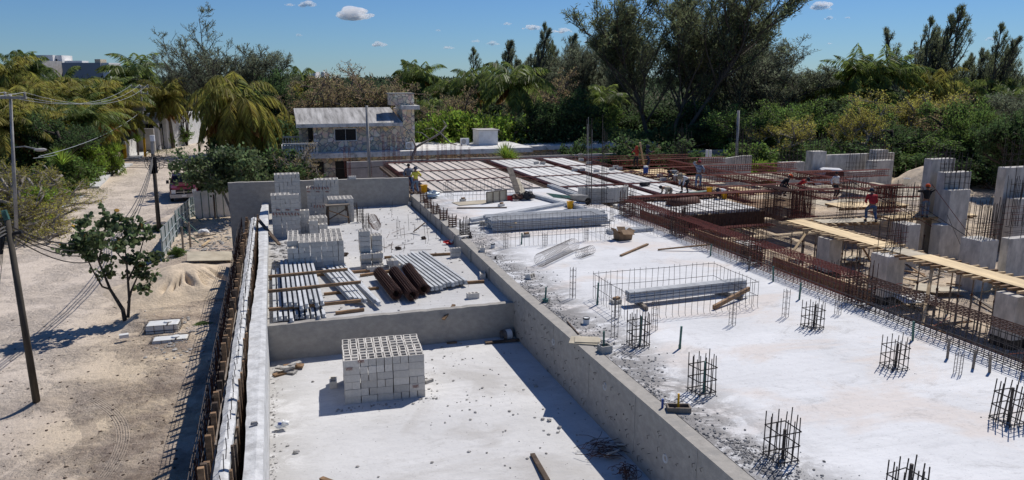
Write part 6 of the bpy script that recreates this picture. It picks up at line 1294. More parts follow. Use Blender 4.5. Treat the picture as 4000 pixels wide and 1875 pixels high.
for (c_, d_, ry, rx) in [((-.02, -.36, .36), (.55, .26, .012), .1, .6), ((-.38, .05, .4), (.25, .4, .012), .9, 0), ((.36, .0, .33), (.22, .4, .012), -.5, 0.2), ((0, .12, .40), (.4, .25, .012), .1, .9)]: part('flap', MB().box(c_, d_, rx=rx, ry=ry), 'cardboard', t, True)
q = P(2650, 1605, 0); 
t = thing('box_sleeve', 'small rectangular timber box-out sunk in the slab edge with pipes', 'box-out', tuple(q), -.35)
for (c_, d_) in [((0, -.1, .05), (.46, .03, .12)), ((0, .1, .05), (.46, .03, .12)), ((-.215, 0, .05), (.03, .17, .12)), ((.215, 0, .05), (.03, .17, .12))]: part('side', MB().box(c_, d_), 'woodgrey', t, True)
part('pipe', MB().bar((0, .04, 0), (0, .05, .34), .022, 8), 'yellow', t, True); part('pipe', MB().bar((-.3, .1, 0), (-.3, .1, .2), .025, 8), 'blueplastic', t, True); part('inside', MB().box((0, 0, .02), (.4, .16, .02)), 'black', t, True)
q = P(2362, 1375, 0); t = thing('box_sleeve', 'small block box-out with a green pipe on the gritty slab edge', 'box-out', tuple(q), .1)
for (c_, d_) in [((0, -.11, .09), (.28, .03, .18)), ((0, .11, .09), (.28, .03, .18)), ((-.125, 0, .09), (.03, .19, .18)), ((.125, 0, .09), (.03, .19, .18))]: part('side', MB().box(c_, d_), 'conc', t, True)
part('pipe', MB().bar((0, .05, 0), (0, .06, .5), .025, 8), 'teal_pipe', t, True)
for i, (px, py, ty, m_, lab) in enumerate([(2130, 1180, 1122, 'teal_pipe', 'upright pipe stub in a dark collar on the gritty slab edge'), (1837, 930, 905, 'steel', 'upright pipe stub beside the tilted block at the slab edge'), (2655, 1362, 1275, 'teal_pipe', 'green pipe standing alone on the white slab near the second cage'), (2037, 955, 910, 'teal_pipe', 'green pipe in front of the far bar pen'), (2333, 1190, 1105, 'teal_pipe', 'dark green pipe in the left corner of the near bar pen'), (1935, 1012, 1005, 'steel', 'low pipe stub in the grit')]):
    q = P(px, py, 0); h = hgt(px, py, ty, 0); single('pipe_stub', MB().bar(q, q+Vector((.02, 0, h)), .028, 8).bar(q, q+Vector((0, 0, .1)), .09 if i in (0, 1) else .035, 8), m_, lab, 'pipe')
for i, (px, py, lab) in enumerate([(2055, 925, 'small block pad with a brick on it inside the far bar pen'), (2405, 1185, 'small block pad with a brick on it in the left of the near bar pen'), (2035, 893, 'small block pad by the front of the big joist stack'), (1808, 785, 'small block pad in the farthest bar pen'), (1958, 805, 'small block pad by the long grey plank')]):
    q = P(px, py, 0); t = thing('block_pad', lab, 'block', tuple(q), .1*i); part('base', MB().box((0, 0, .06), (.3, .2, .12)), 'block', t, True); part('brick', MB().box((.02, 0, .155), (.2, .12, .07), rz=.3), 'wood', t, True)
# plastic bottle, rags
q = P(1105, 1670, -1.45); t = thing('plastic_bag', 'crumpled clear plastic bag with blue print on the sunken floor', 'bag', tuple(q)); part('film', MB().blob((0, 0, .08), (.13, .09, .08), g, 9, 6, .5), 'plastic_white', t, True); part('print', MB().blob((-.06, -.03, .1), (.06, .05, .05), g, 7, 4, .4), 'blueplastic', t, True)
q = P(1755, 950, fz+.05); t = thing('rag', 'bright red and white rag against the retaining wall', 'rag', tuple(q)); part('red_cloth', MB().blob((0, 0, .05), (.2, .12, .08), g, 9, 6, .5), 'redplastic', t, True); part('white_cloth', MB().blob((.08, -.04, .09), (.09, .08, .06), g, 8, 5, .5), 'plastic_white', t, True)
q = P(1690, 768, .1); t = thing('plastic_bundle', 'crumpled pale blue-green plastic bundle beside the yellow bucket on the slab corner', 'bundle', tuple(q)); part('film', MB().blob((0, 0, .12), (.38, .22, .2), g, 12, 8, .35), 'galv', t, True)
q = P(2045, 775, .1); t = thing('tool_bag', 'dark heap of bags and straps at the foot of the leaning planks', 'bag', tuple(q)); part('bag', MB().blob((.25, 0, .15), (.4, .25, .22), g, 12, 8, .3), 'black', t, True); part('straps', MB().blob((-.35, .0, .1), (.3, .2, .15), g, 10, 6, .4), 'rust', t, True)
q = P(1085, 1600, 0.0); q = Vector((-.72, 13.9, .0)); single('stone_chip', MB().box(q+Vector((0, 0, .03)), (.14, .07, .05), rz=.1, top=.7), 'rock', 'flat stone chip lying on top of the long left wall', 'stone')
q = P(545, 1318, -2.4); single('white_crate', MB().box(q+Vector((-.55, .35, .0)), (.30, .2, .12), rz=.2), 'whitepaint', 'white broken crate half buried beside the soil heap', 'crate')
q = P(3215, 1340, 0)
single('scrap_board', MB().box(P(820, 1000, -2.25), (2.1, 1.2, .03), rz=.1, rx=.18, ry=.08), 'plypale', 'stained tan plywood board lying on the rubble behind the sand pile', 'board')
q = P(795, 905, -2.35); single('cement_bag', MB().blob(tuple(q), (.35, .22, .17), g, 9, 6, .15), 'whitepaint', 'white cylinder-like sack lying in the rubble of the fenced lot', 'sack')
for i, (px, py, L, a_, m_) in enumerate([(790, 960, 1.1, 1.3, 'lumber'), (735, 935, 1.6, .5, 'woodgrey'), (760, 920, 1.2, .9, 'woodgrey'), (660, 1002, .7, .2, 'block')]):
    q = P(px, py, -2.4); single('scrap_timber', MB().plank(q, q+Vector((math.cos(a_)*L, math.sin(a_)*L, .06)), .12, .05), m_, ['yellowish batten', 'long grey plank', 'short grey plank', 'grey block slab'][i]+' lying in the fenced rubble lot', 'timber')
# long prop and brace leaning on left wall near the tall stack
a_ = P(1003, 935, -2.0); b_ = QX(1046, 760, -.95); single('timber_prop', MB().plank((-1.05, 33.0, -1.9), (b_.x, b_.y, b_.z), .16, .1), 'wooddark', 'long dark plank standing against the pale left wall near the tall block stacks', 'timber')
single('timber_prop', MB().plank((-.95, 34.5, .3), (-.1, 32.2, -.45), .12, .08), 'wooddark', 'dark slanting brace from the long plank down to the upper floor', 'timber')
# cut bar scraps and thrown boards at the foot of retaining wall bottom right
t = thing('rebar_scraps', 'tangle of rusty bar offcuts at the foot of the retaining wall', 'rebar scraps', tuple(P(2330, 1760, -1.5)))
mb = MB()
for i in range(48):
    c_ = P(g.gauss(2310, 36), g.gauss(1755, 22), -1.46+g.uniform(0, .08)); a_ = g.gauss(-.35, .6); L = g.uniform(.12, .7); q_ = c_+Vector((math.cos(a_)*L, math.sin(a_)*L, g.uniform(-.03, .1)))
    mb.tube([c_, (c_+q_)/2+Vector((0, g.uniform(-.05, .05), g.uniform(0, .06))), q_], .007, 3)
o = part('bar_offcuts', mb, 'rust', t); o['kind'] = 'stuff'
t = thing('wire_tangle', 'dark tangle of tie wire in the shade at the bottom of the retaining wall', 'wire tangle', tuple(P(2440, 1845, -1.5))); mb = MB()
for i in range(30):
    c_ = P(2445, 1845, -1.4)+Vector((g.gauss(0, .1), g.gauss(0, .1), g.uniform(-.06, .08))); rr = g.uniform(.06, .17); ax = g.uniform(0, 3)
    mb.tube([c_+Vector((math.cos(u)*rr*math.cos(ax), math.cos(u)*rr*math.sin(ax), math.sin(u)*rr*.7)) for u in np.linspace(0, 5, 9)], .007, 3)
o = part('wire_loops', mb, 'rust', t); o['kind'] = 'stuff'
for (px, py, a_, lab) in [(2390, 1770, .3, 'broken grey panel piece leaning on the bar offcuts'), (2435, 1742, -.4, 'second broken grey panel piece in the shade by the wall')]: q = P(px, py, -1.38); single('panel_piece', MB().box(q, (.30, .03, .2), rz=a_, rx=.8), 'block', lab, 'rubble')
# ---------------------------------------------------------------- timber, ladders and rubbish under the right-hand formwork
for i in range(46):
    q = P(g.uniform(2900, 3990), g.uniform(1010, 1330), -2.55)
    if q.x < 17.6 or q.x > 32 or q.y < 10: continue
    a_ = g.uniform(0, 3.14); L = g.uniform(.8, 2.6); single('scrap_timber', MB().plank(q+Vector((0, 0, g.uniform(0, .25))), q+Vector((math.cos(a_)*L, math.sin(a_)*L, g.uniform(.0, .3))), g.uniform(.08, .16), .05), g.choice(('wood', 'lumber', 'woodgrey', 'wooddark')), 'loose formwork timber lying on the ground below the walkways', 'timber', 'loose timbers below the walkways')
for i, (px, py, w, lab) in enumerate([(3620, 1125, 1.3, 'pale board stacked on timbers below the walkway, upper one'), (3580, 1165, 1.6, 'pale board on the ground below the walkway, lower one'), (3700, 1130, 1.2, 'pale tilted board near the lower walkway columns'), (3890, 1095, 1.4, 'pale board at the right below the walkway'), (3330, 1010, 1.3, 'pale board left of the middle columns')]):
    q = P(px, py, -2.35+.12*(i % 2)); single('loose_board', MB().box(q, (w, .9, .04), rz=g.uniform(-.5, .8), rx=g.uniform(-.1, .1)), 'plypale' if i != 1 else 'whitewash', lab, 'board')
for i, (x0, y0, z0, x1, y1, z1, lab) in enumerate([(21.5, 27.8, -2.5, 24.0, 28.9, -.7, 'slanting tan brace under the upper walkway'), (22.3, 20.3, -2.5, 23.9, 21.6, -.65, 'slanting tan brace under the lower walkway'), (19.6, 25.2, -2.4, 20.8, 28.2, -1.3, 'slanting brace left of the walkway props'), (24.3, 25.8, -.7, 24.9, 24.8, -2.3, 'dark slanting brace behind the broad column')]): single('brace', MB().plank((x0, y0, z0), (x1, y1, z1), .12, .05), 'lumber' if i < 3 else 'wood', lab, 'timber')
for i in range(16):
    y = 10.5+i*1.42; 
    if any(abs(y-b_) < .5 for b_ in BY): continue
    t = single('timber_post', MB().b2(16.95, 17.09, y, y+.12, -2.6, -.3-.12*(i % 3)), 'wood' if i % 2 else 'wooddark', 'short timber post behind the long edge beam', 'post', 'timber posts behind the edge beam')
for i in range(7): q = Vector((18+g.uniform(0, 2), 13+i*2.1, -1.4)); single('loose_bar', MB().bar(q, q+Vector((g.uniform(2, 4), g.uniform(-1, 1), g.uniform(-.3, .3))), .016, 4), 'redrust', 'loose red bar lying across timbers behind the edge beam', 'loose bar', 'red bars behind the edge beam')
for i, (px0, py0, px1, py1, d0, d1) in enumerate([(3300, 695, 3640, 885, 40, 36), (3640, 720, 3800, 935, 37, 36), (3590, 800, 3870, 985, 36, 34), (3400, 760, 3700, 880, 38, 37), (3700, 840, 3760, 975, 36, 34)]):
    single('loose_bar', MB().bar(D(px0, py0, d0), D(px1, py1, d1), .018, 4), 'redrust' if i < 2 else 'steel', 'long bar leaning across the columns near the worker in black', 'loose bar', 'long leaning bars by the worker in black')
q = P(3750, 985, -2.5); t = thing('formwork_pile', 'yellow stacked shutter panels under the platform', 'formwork pile', tuple(q))
for k in range(10): part('panel', MB().box((q.x+g.uniform(-.1, .1), q.y+1.2, -2.5+.13*k), (1.5, .8, .09), rz=.1), 'yellow' if k % 3 else 'lumber', t)
for k in range(22): q = D(3330+k*14, 640+g.uniform(-8, 12), 64); single('stick', MB().bar((q.x, q.y, -2.6), (q.x+g.uniform(-.1, .1), q.y, q.z), .02, 4), 'woodgrey', 'thin stake standing at the edge of the scrub behind the sand heap', 'stake', 'thin stakes behind the sand heap') if k % 3 == 0 else None
q = D(2512, 600, 66); single('timber_post', MB().plank(D(2515, 640, 56), D(2500, 556, 56), .22, .12), 'lumber', 'upright timber held between the two hooded workers', 'timber')
t = thing('rolled_mat', 'brown bundled mat lying behind the crosswise beam', 'bundle', tuple(P(2690, 795, -.1))); part('roll', MB().bar(P(2615, 800, -.15), P(2720, 788, -.15), .3, 14), 'rust', t, smooth=True)
for i in range(5): q = P(2640+i*24, 755-2*i, .03); single('green_pipe', MB().bar(q, q+Vector((1.6, .1*i-.2, .02)), .025, 5), 'teal_pipe', 'green plastic conduit lying on the deck beside the white shirt', 'pipe', 'green conduits on the deck')
for i in range(6): q = P(2135+i*5, 755+i*3, .03); single('green_pipe', MB().bar(q, q+Vector((1.0, -1.7, .02)), .02, 5), 'teal_pipe', 'green conduit on the slab near the curved block heap', 'pipe', 'green conduits by the block heap')
t = thing('tool_case', 'small black case on the deck strips', 'case', tuple(P(2518, 725, .05)), .2); part('case', MB().box((0, 0, .1), (.55, .35, .2), top=.9), 'black', t, True); part('handle', MB().tube([(-.1, -.18, .1), (-.1, -.24, .12), (.1, -.24, .12), (.1, -.18, .1)], .012, 4), 'black', t, True)
# ---------------------------------------------------------------- rubble, grit and litter
def scatter(fn, N, r0, r1, m, name, lab, cat, seed=1, flat=.6):
    gg = random.Random(seed); mb = MB(); k = 0
    while k < N:
        q = fn(gg)
        if q is None: continue
        r = r0+(r1-r0)*gg.random()**3; mb.blob((q[0], q[1], q[2]+r*flat*.4), (r*gg.uniform(.7, 1.3), r, r*flat), gg, 5, 3, .3); k += 1
    return single(name, mb, m, lab, cat, kind='stuff')
def edge_grit(gg):
    y = gg.uniform(8, 31); w = max(.15, 1.0+.5*math.sin(y*.9)+.3*math.sin(y*2.3)); x = 7.15+.03*max(0, (y-21)/7)+abs(gg.gauss(0, .42))*w
    return (x, y, .0)
scatter(edge_grit, 3400, .006, .035, 'gravelmat', 'gravel', 'grey gravel and grit strewn along the left edge of the white slab', 'gravel', 1)
scatter(lambda gg: (7.35+abs(gg.gauss(0, .28)), gg.uniform(8, 10.6)-.0, .0), 1500, .008, .03, 'gravelmat', 'gravel', 'dense patch of grey gravel at the bottom near end of the slab edge', 'gravel', 12)
scatter(lambda gg: (gg.choice((gg.uniform(4, 6.7), gg.uniform(3, 6.6), gg.uniform(0, 6.6))), gg.uniform(8, 21), -1.5), 420, .008, .045, 'rock', 'rubble', 'small concrete crumbs scattered on the sunken floor', 'rubble', 2)
scatter(lambda gg: (1.2+gg.uniform(-.25, 2.4), 17.45-abs(gg.gauss(0, .18)), -1.5) if gg.random() < .7 else (3.3+abs(gg.gauss(0, .2)), gg.uniform(17.4, 19.2), -1.5), 130, .008, .04, 'rock', 'rubble', 'block crumbs around the foot of the lone stack', 'rubble', 31)
scatter(lambda gg: (XL+.02+abs(gg.gauss(0, .12)), gg.uniform(8, 21), -1.5), 260, .01, .04, 'rock', 'rubble', 'crumbs along the foot of the long left wall', 'rubble', 3)
scatter(lambda gg: (gg.uniform(-.4, 6.8), gg.uniform(21.7, 41), fz), 700, .012, .06, 'rock', 'rubble', 'small stones and crumbs scattered on the upper floor', 'rubble', 4)
scatter(lambda gg: (gg.uniform(-.4, .7), gg.uniform(27.5, 33.5), fz), 160, .03, .13, 'rock', 'rubble', 'broken block rubble left of the wide block stack', 'rubble', 5, .5)
def lot(gg):
    q = P(gg.uniform(690, 905), gg.uniform(860, 1010), -2.55)
    return (q.x, q.y, float(gz(q.x, q.y)))
scatter(lot, 420, .03, .14, 'rock', 'rubble', 'pale rubble stones inside the fenced lot', 'rubble', 6, .5)
def near(gg):
    q = P(gg.uniform(0, 700), gg.uniform(1250, 1875), -2.6)
    if q.x > -2.3: return None
    return (q.x, q.y, float(gz(q.x, q.y)))
scatter(near, 500, .012, .05, 'darkrock', 'pebbles', 'dark clods and leaf litter on the bare ground by the near pole', 'clods', 7, .35)
scatter(lambda gg: (lambda q: (q.x, q.y, float(gz(q.x, q.y))))(P(gg.gauss(700, 70), gg.gauss(1330, 60), -2.6)), 260, .02, .09, 'rock', 'rubble', 'soil clods and stones around the sunken water totes', 'rubble', 8, .5)
scatter(lambda gg: (gg.uniform(17.2, 34), gg.uniform(10, 32), -2.6), 900, .02, .10, 'rock', 'rubble', 'rubble on the ground below the plywood walkways', 'rubble', 9, .4)
for i, (px, py, r, lab) in enumerate([(2150, 1450, .11, 'mossy grey stone at the foot of the retaining wall, in its shadow'), (2093, 1511, .05, 'small stone on the sunken floor left of the wall shadow'), (2145, 1645, .055, 'angular stone on the sunken floor, middle right'), (2120, 1640, .045, 'smaller angular stone beside another on the sunken floor'), (1156, 1770, .06, 'dark stone on the sunken floor near the left wall'), (2185, 1673, .05, 'stone close to the wall shadow edge'), (1800, 950, .05, 'x'), (1420, 1050, .0, 'x')][:6]):
    q = P(px, py, -1.5); single('stone', MB().blob((q.x, q.y, -1.5+r*.5), (r*1.2, r, r*.7), g, 7, 5, .25), 'rock', lab, 'stone')
for i, (px, py) in enumerate([(1555, 975), (1350, 1000), (1655, 935), (1575, 985)][:3]): q = P(px, py, fz); single('stone', MB().blob((q.x, q.y, fz+.06), (.12, .09, .08), g, 7, 5, .3), 'darkrock', 'dark lump on the upper floor, %s' % ['middle of three', 'by the wide block stack', 'nearest the retaining wall'][i], 'stone')
t = thing('rubble_corner', 'broken slab pieces heaped in the corner of the sunken floor', 'rubble heap', (-.2, 20.6, -1.5))
for k in range(9): part('slab_piece', MB().box((-.3+g.uniform(0, .55), 20.75+g.uniform(-.75, .3), -1.47+.03*k*.6), (g.uniform(.2, .4), g.uniform(.08, .2), .05), rz=g.uniform(-1, 1), rx=g.uniform(-.2, .2)), 'rock' if k % 3 else 'wood', t)
# ---------------------------------------------------------------- people
def skin_obj(name, verts, edges, radii, m, parent, root=0, sub=1):
    me = bpy.data.meshes.new(name); me.from_pydata([tuple(v) for v in verts], edges, []); me.materials.append(M[m]); o = bpy.data.objects.new(name, me); C.objects.link(o); o.parent = parent
    sk = o.modifiers.new('skin', 'SKIN')
    if not me.skin_vertices: me.skin_vertices.new()
    for i, r in enumerate(radii): me.skin_vertices[0].data[i].radius = (r if isinstance(r, tuple) else (r, r)); me.skin_vertices[0].data[i].use_root = i == root
    s = o.modifiers.new('sub', 'SUBSURF'); s.levels = sub; s.render_levels = sub; sk.use_smooth_shade = True; return o
def ik(a, b, l1, l2, pole):
    a = Vector(a); b = Vector(b); d = b-a; L = min(d.length, (l1+l2)*.999); d.normalize(); x = (l1*l1-l2*l2+L*L)/(2*L); h = math.sqrt(max(0, l1*l1-x*x)); p = Vector(pole); p = (p-d*p.dot(d)).normalized(); return a+d*x+p*h, a+d*L
def person(loc, rz, label, shirt, trousers, hip=.9, lean=0., feet=((-.12, 0), (.12, .05)), hands=None, hat=None, hatm='helmet', head=0., side=0., sleeves=True, hood=False, sc=.96, kneel=False, vest=None):
    """faces -y; hip height, forward lean in degrees; hands given from the pelvis"""
    t = thing('person', label, 'person', loc, rz); t.scale = (sc,)*3; l = R(lean); f = Vector((math.sin(R(side))*.6, -math.sin(l), math.cos(l))).normalized()
    pel = Vector((0, .06+.18*math.sin(l), hip)); che = pel+f*.30; nk = pel+f*.52; hd_ = (f*.75+Vector((0, -math.sin(l+R(head))*.4, math.cos(l+R(head))*.5))).normalized(); hd = nk+hd_*.15; tp = hd+hd_*.09
    V = [pel, pel+f*.14, che, nk-f*.03, nk+hd_*.05, hd, tp]; E_ = [(0, 1), (1, 2), (2, 3), (3, 4), (4, 5), (5, 6)]; Rr = [(.15, .11), (.13, .10), (.165, .115), .08, .055, (.082, .095), (.06, .07)]
    tv = [pel+Vector((0, 0, .03)), pel-Vector((0, 0, .04))]; te = [(0, 1)]; tr = [(.165, .125), (.16, .12)]
    sv = [pel+f*.0, pel+f*.14, che, nk-f*.06, nk]; se = [(0, 1), (1, 2), (2, 3), (3, 4)]; sr = [(.165, .125), (.15, .115), (.185, .13), (.12, .09), .066]
    shoes = []
    for s_, (fx, fy) in zip((-1, 1), feet):
        hipj = pel+Vector((s_*.095, 0, -.05)); ank = Vector((fx, fy, .09)); 
        kn, ank = ik(hipj, ank, .42, .42, (s_*.15, -1, .15))
        toe = ank+Vector((s_*.03, -.15, -.05)) if not kneel else ank+Vector((0, .12, -.03)); i = len(V); V += [hipj, kn, ank, toe]; E_ += [(0, i), (i, i+1), (i+1, i+2), (i+2, i+3)]; Rr += [.085, .058, .042, (.04, .03)]
        j = len(tv); tv += [hipj, (hipj+kn)/2, kn, (kn+ank)/2, ank+Vector((0, 0, .03))]; te += [(1, j), (j, j+1), (j+1, j+2), (j+2, j+3), (j+3, j+4)]; tr += [.105, .092, .074, .064, .06]; shoes.append((ank, toe))
    for k, s_ in enumerate((-1, 1)):
        sh = nk-f*.07+Vector((s_*.175, 0, 0)); hh_ = hands[k] if hands else (s_*.27, .0, -.02); hd2 = pel+Vector(hh_); el, wr = ik(sh, hd2, .28, .25, (s_*.5, .9, -.1)); i = len(V); fo = (wr-el).normalized()
        V += [sh, el, wr, wr+fo*.06]; E_ += [(3, i), (i, i+1), (i+1, i+2), (i+2, i+3)]; Rr += [.058, .042, .027, (.036, .016)]
        sd_ = fo.cross(Vector((0, 1, .2))); sd_ = sd_.normalized() if sd_.length > .1 else Vector((1, 0, 0)); dn = fo.cross(sd_)
        for q in range(4):
            b0 = wr+fo*.085+sd_*(.026*(q-1.5)); Lf = (.06, .075, .07, .055)[q]; m_ = len(V); V += [b0, b0+fo*Lf*.5+dn*.008, b0+fo*Lf*.8+dn*.03]; E_ += [(i+3, m_), (m_, m_+1), (m_+1, m_+2)]; Rr += [.010, .009, .008]
        m_ = len(V); b0 = wr+fo*.035+sd_*.035; V += [b0, b0+fo*.04+sd_*.02]; E_ += [(i+2, m_), (m_, m_+1)]; Rr += [.012, .010]
        j = len(sv); sv += [sh, (sh+el)/2, el]; se += [(3, j), (j, j+1), (j+1, j+2)]; sr += [.082, .068, .06]
        if sleeves: sv += [wr-fo*.02]; se += [(j+2, j+3)]; sr += [.046]
    skin_obj('body', V, E_, Rr, 'skin', t); skin_obj('trousers', tv, te, tr, trousers, t); skin_obj('shirt', sv, se, sr, shirt, t)
    for a_, b_ in shoes: part('shoe', MB().tube([a_+Vector((0, .04, -.045)), (a_+b_)/2+Vector((0, 0, -.03)), b_], [.045, .05, .038], 8), 'dark', t, True, True)
    fw = hd_.cross(Vector((1, 0, 0))); fw = -fw if fw.y > 0 else fw
    part('nose', MB().tube([hd+fw*.085+hd_*.015, hd+fw*.108-hd_*.02], [.009, .015], 5), 'skin', t, True)
    for s_ in (-1, 1): part('eye', MB().blob(tuple(hd+fw*.088+Vector((s_*.032, 0, 0))+hd_*.02), (.011, .008, .007), random.Random(1), 6, 4, 0), 'dark', t, True); part('ear', MB().blob(tuple(hd+Vector((s_*.086, 0, 0))), (.012, .02, .028), random.Random(1), 6, 4, 0), 'skin', t, True)
    part('mouth', MB().tube([hd+fw*.092-hd_*.045+Vector((-.02, 0, 0)), hd+fw*.092-hd_*.045+Vector((.02, 0, 0))], .005, 4), 'maroon', t, True)
    q = hd_.to_track_quat('Z', 'Y')
    def cap(nm, prof, m, off=.0, sy=1.1):
        o = part(nm, MB().lathe(prof, n=16), m, t, True, True); o.rotation_euler = q.to_euler(); o.location = hd+hd_*off; o.scale = (1, sy, 1); return o
    cap('hair', [(.088, -.03), (.098, .03), (.092, .08), (.06, .125), (.001, .14)], 'dark', .0)
    if hat == 'helmet': cap('helmet', [(.14, .035), (.135, .045), (.118, .05), (.116, .10), (.09, .15), (.04, .175), (.001, .18)], hatm)
    if hat == 'brim': cap('sun_hat', [(.20, .02), (.19, .045), (.11, .055), (.105, .13), (.06, .155), (.001, .16)], hatm)
    if hat == 'cap': cap('cap', [(.108, .03), (.106, .09), (.07, .14), (.001, .155)], hatm); o = part('peak', MB().box(hd+fw*.14+hd_*.04, (.15, .13, .012)), hatm, t, True)
    if hat == 'hood': o = cap('hood', [(.10, -.13), (.125, -.06), (.128, .02), (.115, .09), (.07, .14), (.001, .155)], hatm, 0, 1.15); o.location = o.location-fw*.02
    return t
def pp(px, py, z=0.): return tuple(P(px, py, z))
person(pp(1600, 748), R(12), 'man in a grey checked shirt and jeans facing the camera at the wall end', 'plaid', 'jeans', hands=[(-.27, -.05, .02), (.15, -.22, .22)])
person(pp(1624, 757), R(192), 'woman in a yellow T-shirt, jeans and dark hat seen from behind', 'yellowsh', 'jeansl', hip=.88, hands=[(-.24, -.12, .22), (.2, -.2, .2)], hat='brim', hatm='navy', feet=((-.17, 0), (.15, .05)), sleeves=False, sc=.92)
q = D(2484, 655, 56); person(tuple(q), R(-60), 'worker in an orange-red hooded top gripping an upright timber at the far deck edge', 'orangesh', 'dark', hands=[(-.15, -.4, .35), (.15, -.45, .2)], hat='hood', hatm='orangesh', lean=8)
q = D(2529, 652, 55); person(tuple(q), R(70), 'worker in a navy hooded top facing the upright timber at the deck edge', 'navy', 'navy', hands=[(-.15, -.42, .30), (.15, -.3, .2)], hat='hood', hatm='navy', lean=5)
q = P(2727, 735, 0); person((q.x, q.y, -.0), R(150), 'worker in a blue floral shirt, pale trousers and red cap standing with an arm raised', 'floral', 'jeansl', hands=[(-.28, -.02, .05), (.22, -.22, .68)], hat='cap', hatm='maroon', feet=((-.1, 0), (.13, .1)), sc=.98)
q = P(2672, 754, 0); person((q.x, q.y, .02), R(-72), 'worker in a white long-sleeved shirt and straw hat bending down to the strips', 'whitesh', 'dark', lean=72, hip=.82, hands=[(-.12, -.55, -.35), (.12, -.5, -.40)], hat='brim', hatm='khaki', feet=((-.2, .05), (.2, .1)))
q = P(2605, 768, 0); person((q.x, q.y, .02), R(-85), 'worker in a cream shirt on hands and knees on the deck', 'cream', 'khaki', lean=84, hip=.46, hands=[(-.15, -.62, -.36), (.15, -.58, -.36)], feet=((-.12, .4), (.12, .45)), kneel=True, head=-20)
q = P(2632, 702, .02); person(tuple(q), R(-80), 'worker in a dark grey shirt bent double beside the white bucket', 'greysh', 'cream', lean=88, hip=.55, hands=[(-.12, -.6, -.4), (.14, -.5, -.4)], feet=((-.15, .1), (.15, .2)))
q = P(3062, 755, -.1); person((q.x, q.y, -.25), R(75), 'worker in a black top and orange helmet bent over the rebar', 'blacksh', 'dark', lean=48, hip=.72, hands=[(-.1, -.45, -.1), (.12, -.42, -.15)], hat='helmet', feet=((-.15, .05), (.15, .2)))
q = P(3130, 748, -.1); person((q.x, q.y, -.3), R(25), 'worker in a bright red T-shirt and dark cap crouching over the rebar, head down', 'redsh', 'dark', lean=55, hip=.62, hands=[(-.2, -.35, -.1), (.2, -.32, -.1)], hat='cap', hatm='dark', feet=((-.2, 0), (.2, .1)), sleeves=False, head=20)
q = P(3398, 866, -.48); person((q.x, q.y, -.48), R(150), 'worker in a faded red shirt and dark cap leaning into the rebar, back turned', 'redsh', 'jeans', lean=32, hip=.78, hands=[(-.1, -.4, .0), (.15, -.42, .05)], hat='cap', hatm='navy', feet=((-.22, .1), (.15, -.1)), sc=1.1)
q = P(3610, 848, -.48); person((q.x, q.y, -.48), R(140), 'worker in a black jacket, jeans and orange helmet standing on the plywood platform', 'blacksh', 'jeansl', hands=[(-.12, -.25, .50), (.22, -.25, .45)], hat='helmet', feet=((-.12, 0), (.1, .08)), sc=.99)
q = D(3262, 775, 44); person(tuple(q), R(5), 'man in a white shirt standing behind the rebar in front of the white pickup', 'whitesh', 'dark', sc=.96, hip=.88)
q = P(2822, 762, 0); person((q.x, q.y, -.35), R(-70), 'worker in a white and black shirt stooping between the rebar beams', 'whitesh', 'navy', lean=80, hip=.6, hands=[(-.2, -.5, -.2), (.15, -.5, -.3)], hat='cap', hatm='navy')
# ---------------------------------------------------------------- trees: photo column, crown top, metres ahead, crown width in photo pixels
g = random.Random(101)
G = lambda: g.uniform(0, 6.28)
tree('casuA', 2660, -130, 84, 520, 'largest tree, a broad dark casuarina rising out of the top of the view', rz=.6)
tree('casuB', 2900, 160, 100, 420, 'casuarina right of the largest tree with leaning outer plumes', rz=1.2)
tree('casuB', 2810, -20, 92, 300, 'tall narrower casuarina just right of the largest tree', rz=2.4)
tree('casuB', 2480, 60, 96, 220, 'casuarina merging with the left side of the largest tree', rz=3.4)
tree('casuB', 2330, 165, 104, 230, 'dark casuarina left of the largest tree with a ragged top', rz=4.4)
tree('casuB', 2080, 225, 120, 330, 'dark casuarina mass behind the row of spires, left part', rz=.9)
tree('casuB', 2270, 215, 121, 300, 'dark casuarina mass behind the row of spires, right part', rz=2.9)
tree('featherA', 850, 25, 92, 330, 'feathery open casuarina with bare upswept limbs above the big palm', rz=.4)
tree('featherA', 690, 130, 104, 200, 'smaller feathery casuarina leaning left beside the street', rz=2.2)
tree('casuB', 1080, 200, 96, 250, 'dark casuarina left of the brown flame tree', rz=5.)
for i, (px, ty, w, d, k, lab) in enumerate([(1905, 190, 150, 110, 'spireB', 'leaning leftmost spire of the casuarina row'), (2010, 165, 120, 112, 'spireA', 'second spire of the casuarina row'), (2090, 120, 130, 114, 'spireA', 'third spire of the casuarina row'), (2165, 95, 130, 114, 'spireB', 'tallest spire of the casuarina row'), (2230, 140, 120, 116, 'spireA', 'fifth spire of the casuarina row'), (2290, 155, 130, 118, 'spireB', 'sixth spire of the casuarina row'), (2345, 165, 120, 108, 'spireA', 'last spire of the casuarina row before the large tree'),
    (3020, 150, 150, 104, 'spireB', 'leaning plume casuarina at the right flank of the largest tree'), (2975, 75, 120, 108, 'spireA', 'wispy casuarina behind the right flank of the largest tree'), (3640, 60, 170, 120, 'spireA', 'left spire of the tall right-hand casuarina group'), (3700, 70, 170, 118, 'spireB', 'middle spire of the tall right-hand casuarina group'), (3780, 30, 210, 116, 'spireB', 'tallest leaning spire of the right-hand casuarina group'), (3870, 175, 90, 125, 'spireA', 'small lone spire casuarina between the right groups'), (3975, 95, 170, 110, 'spireB', 'casuarina at the right edge of the view'), (3940, 150, 120, 112, 'spireA', 'smaller casuarina left of the right-edge one')]):
    tree(k, px, ty, d, w, lab, rz=g.uniform(-.4, .4))
tree('casuB', 4060, 360, 60, 300, 'blurred near casuarina entering from the right edge', rz=2.)
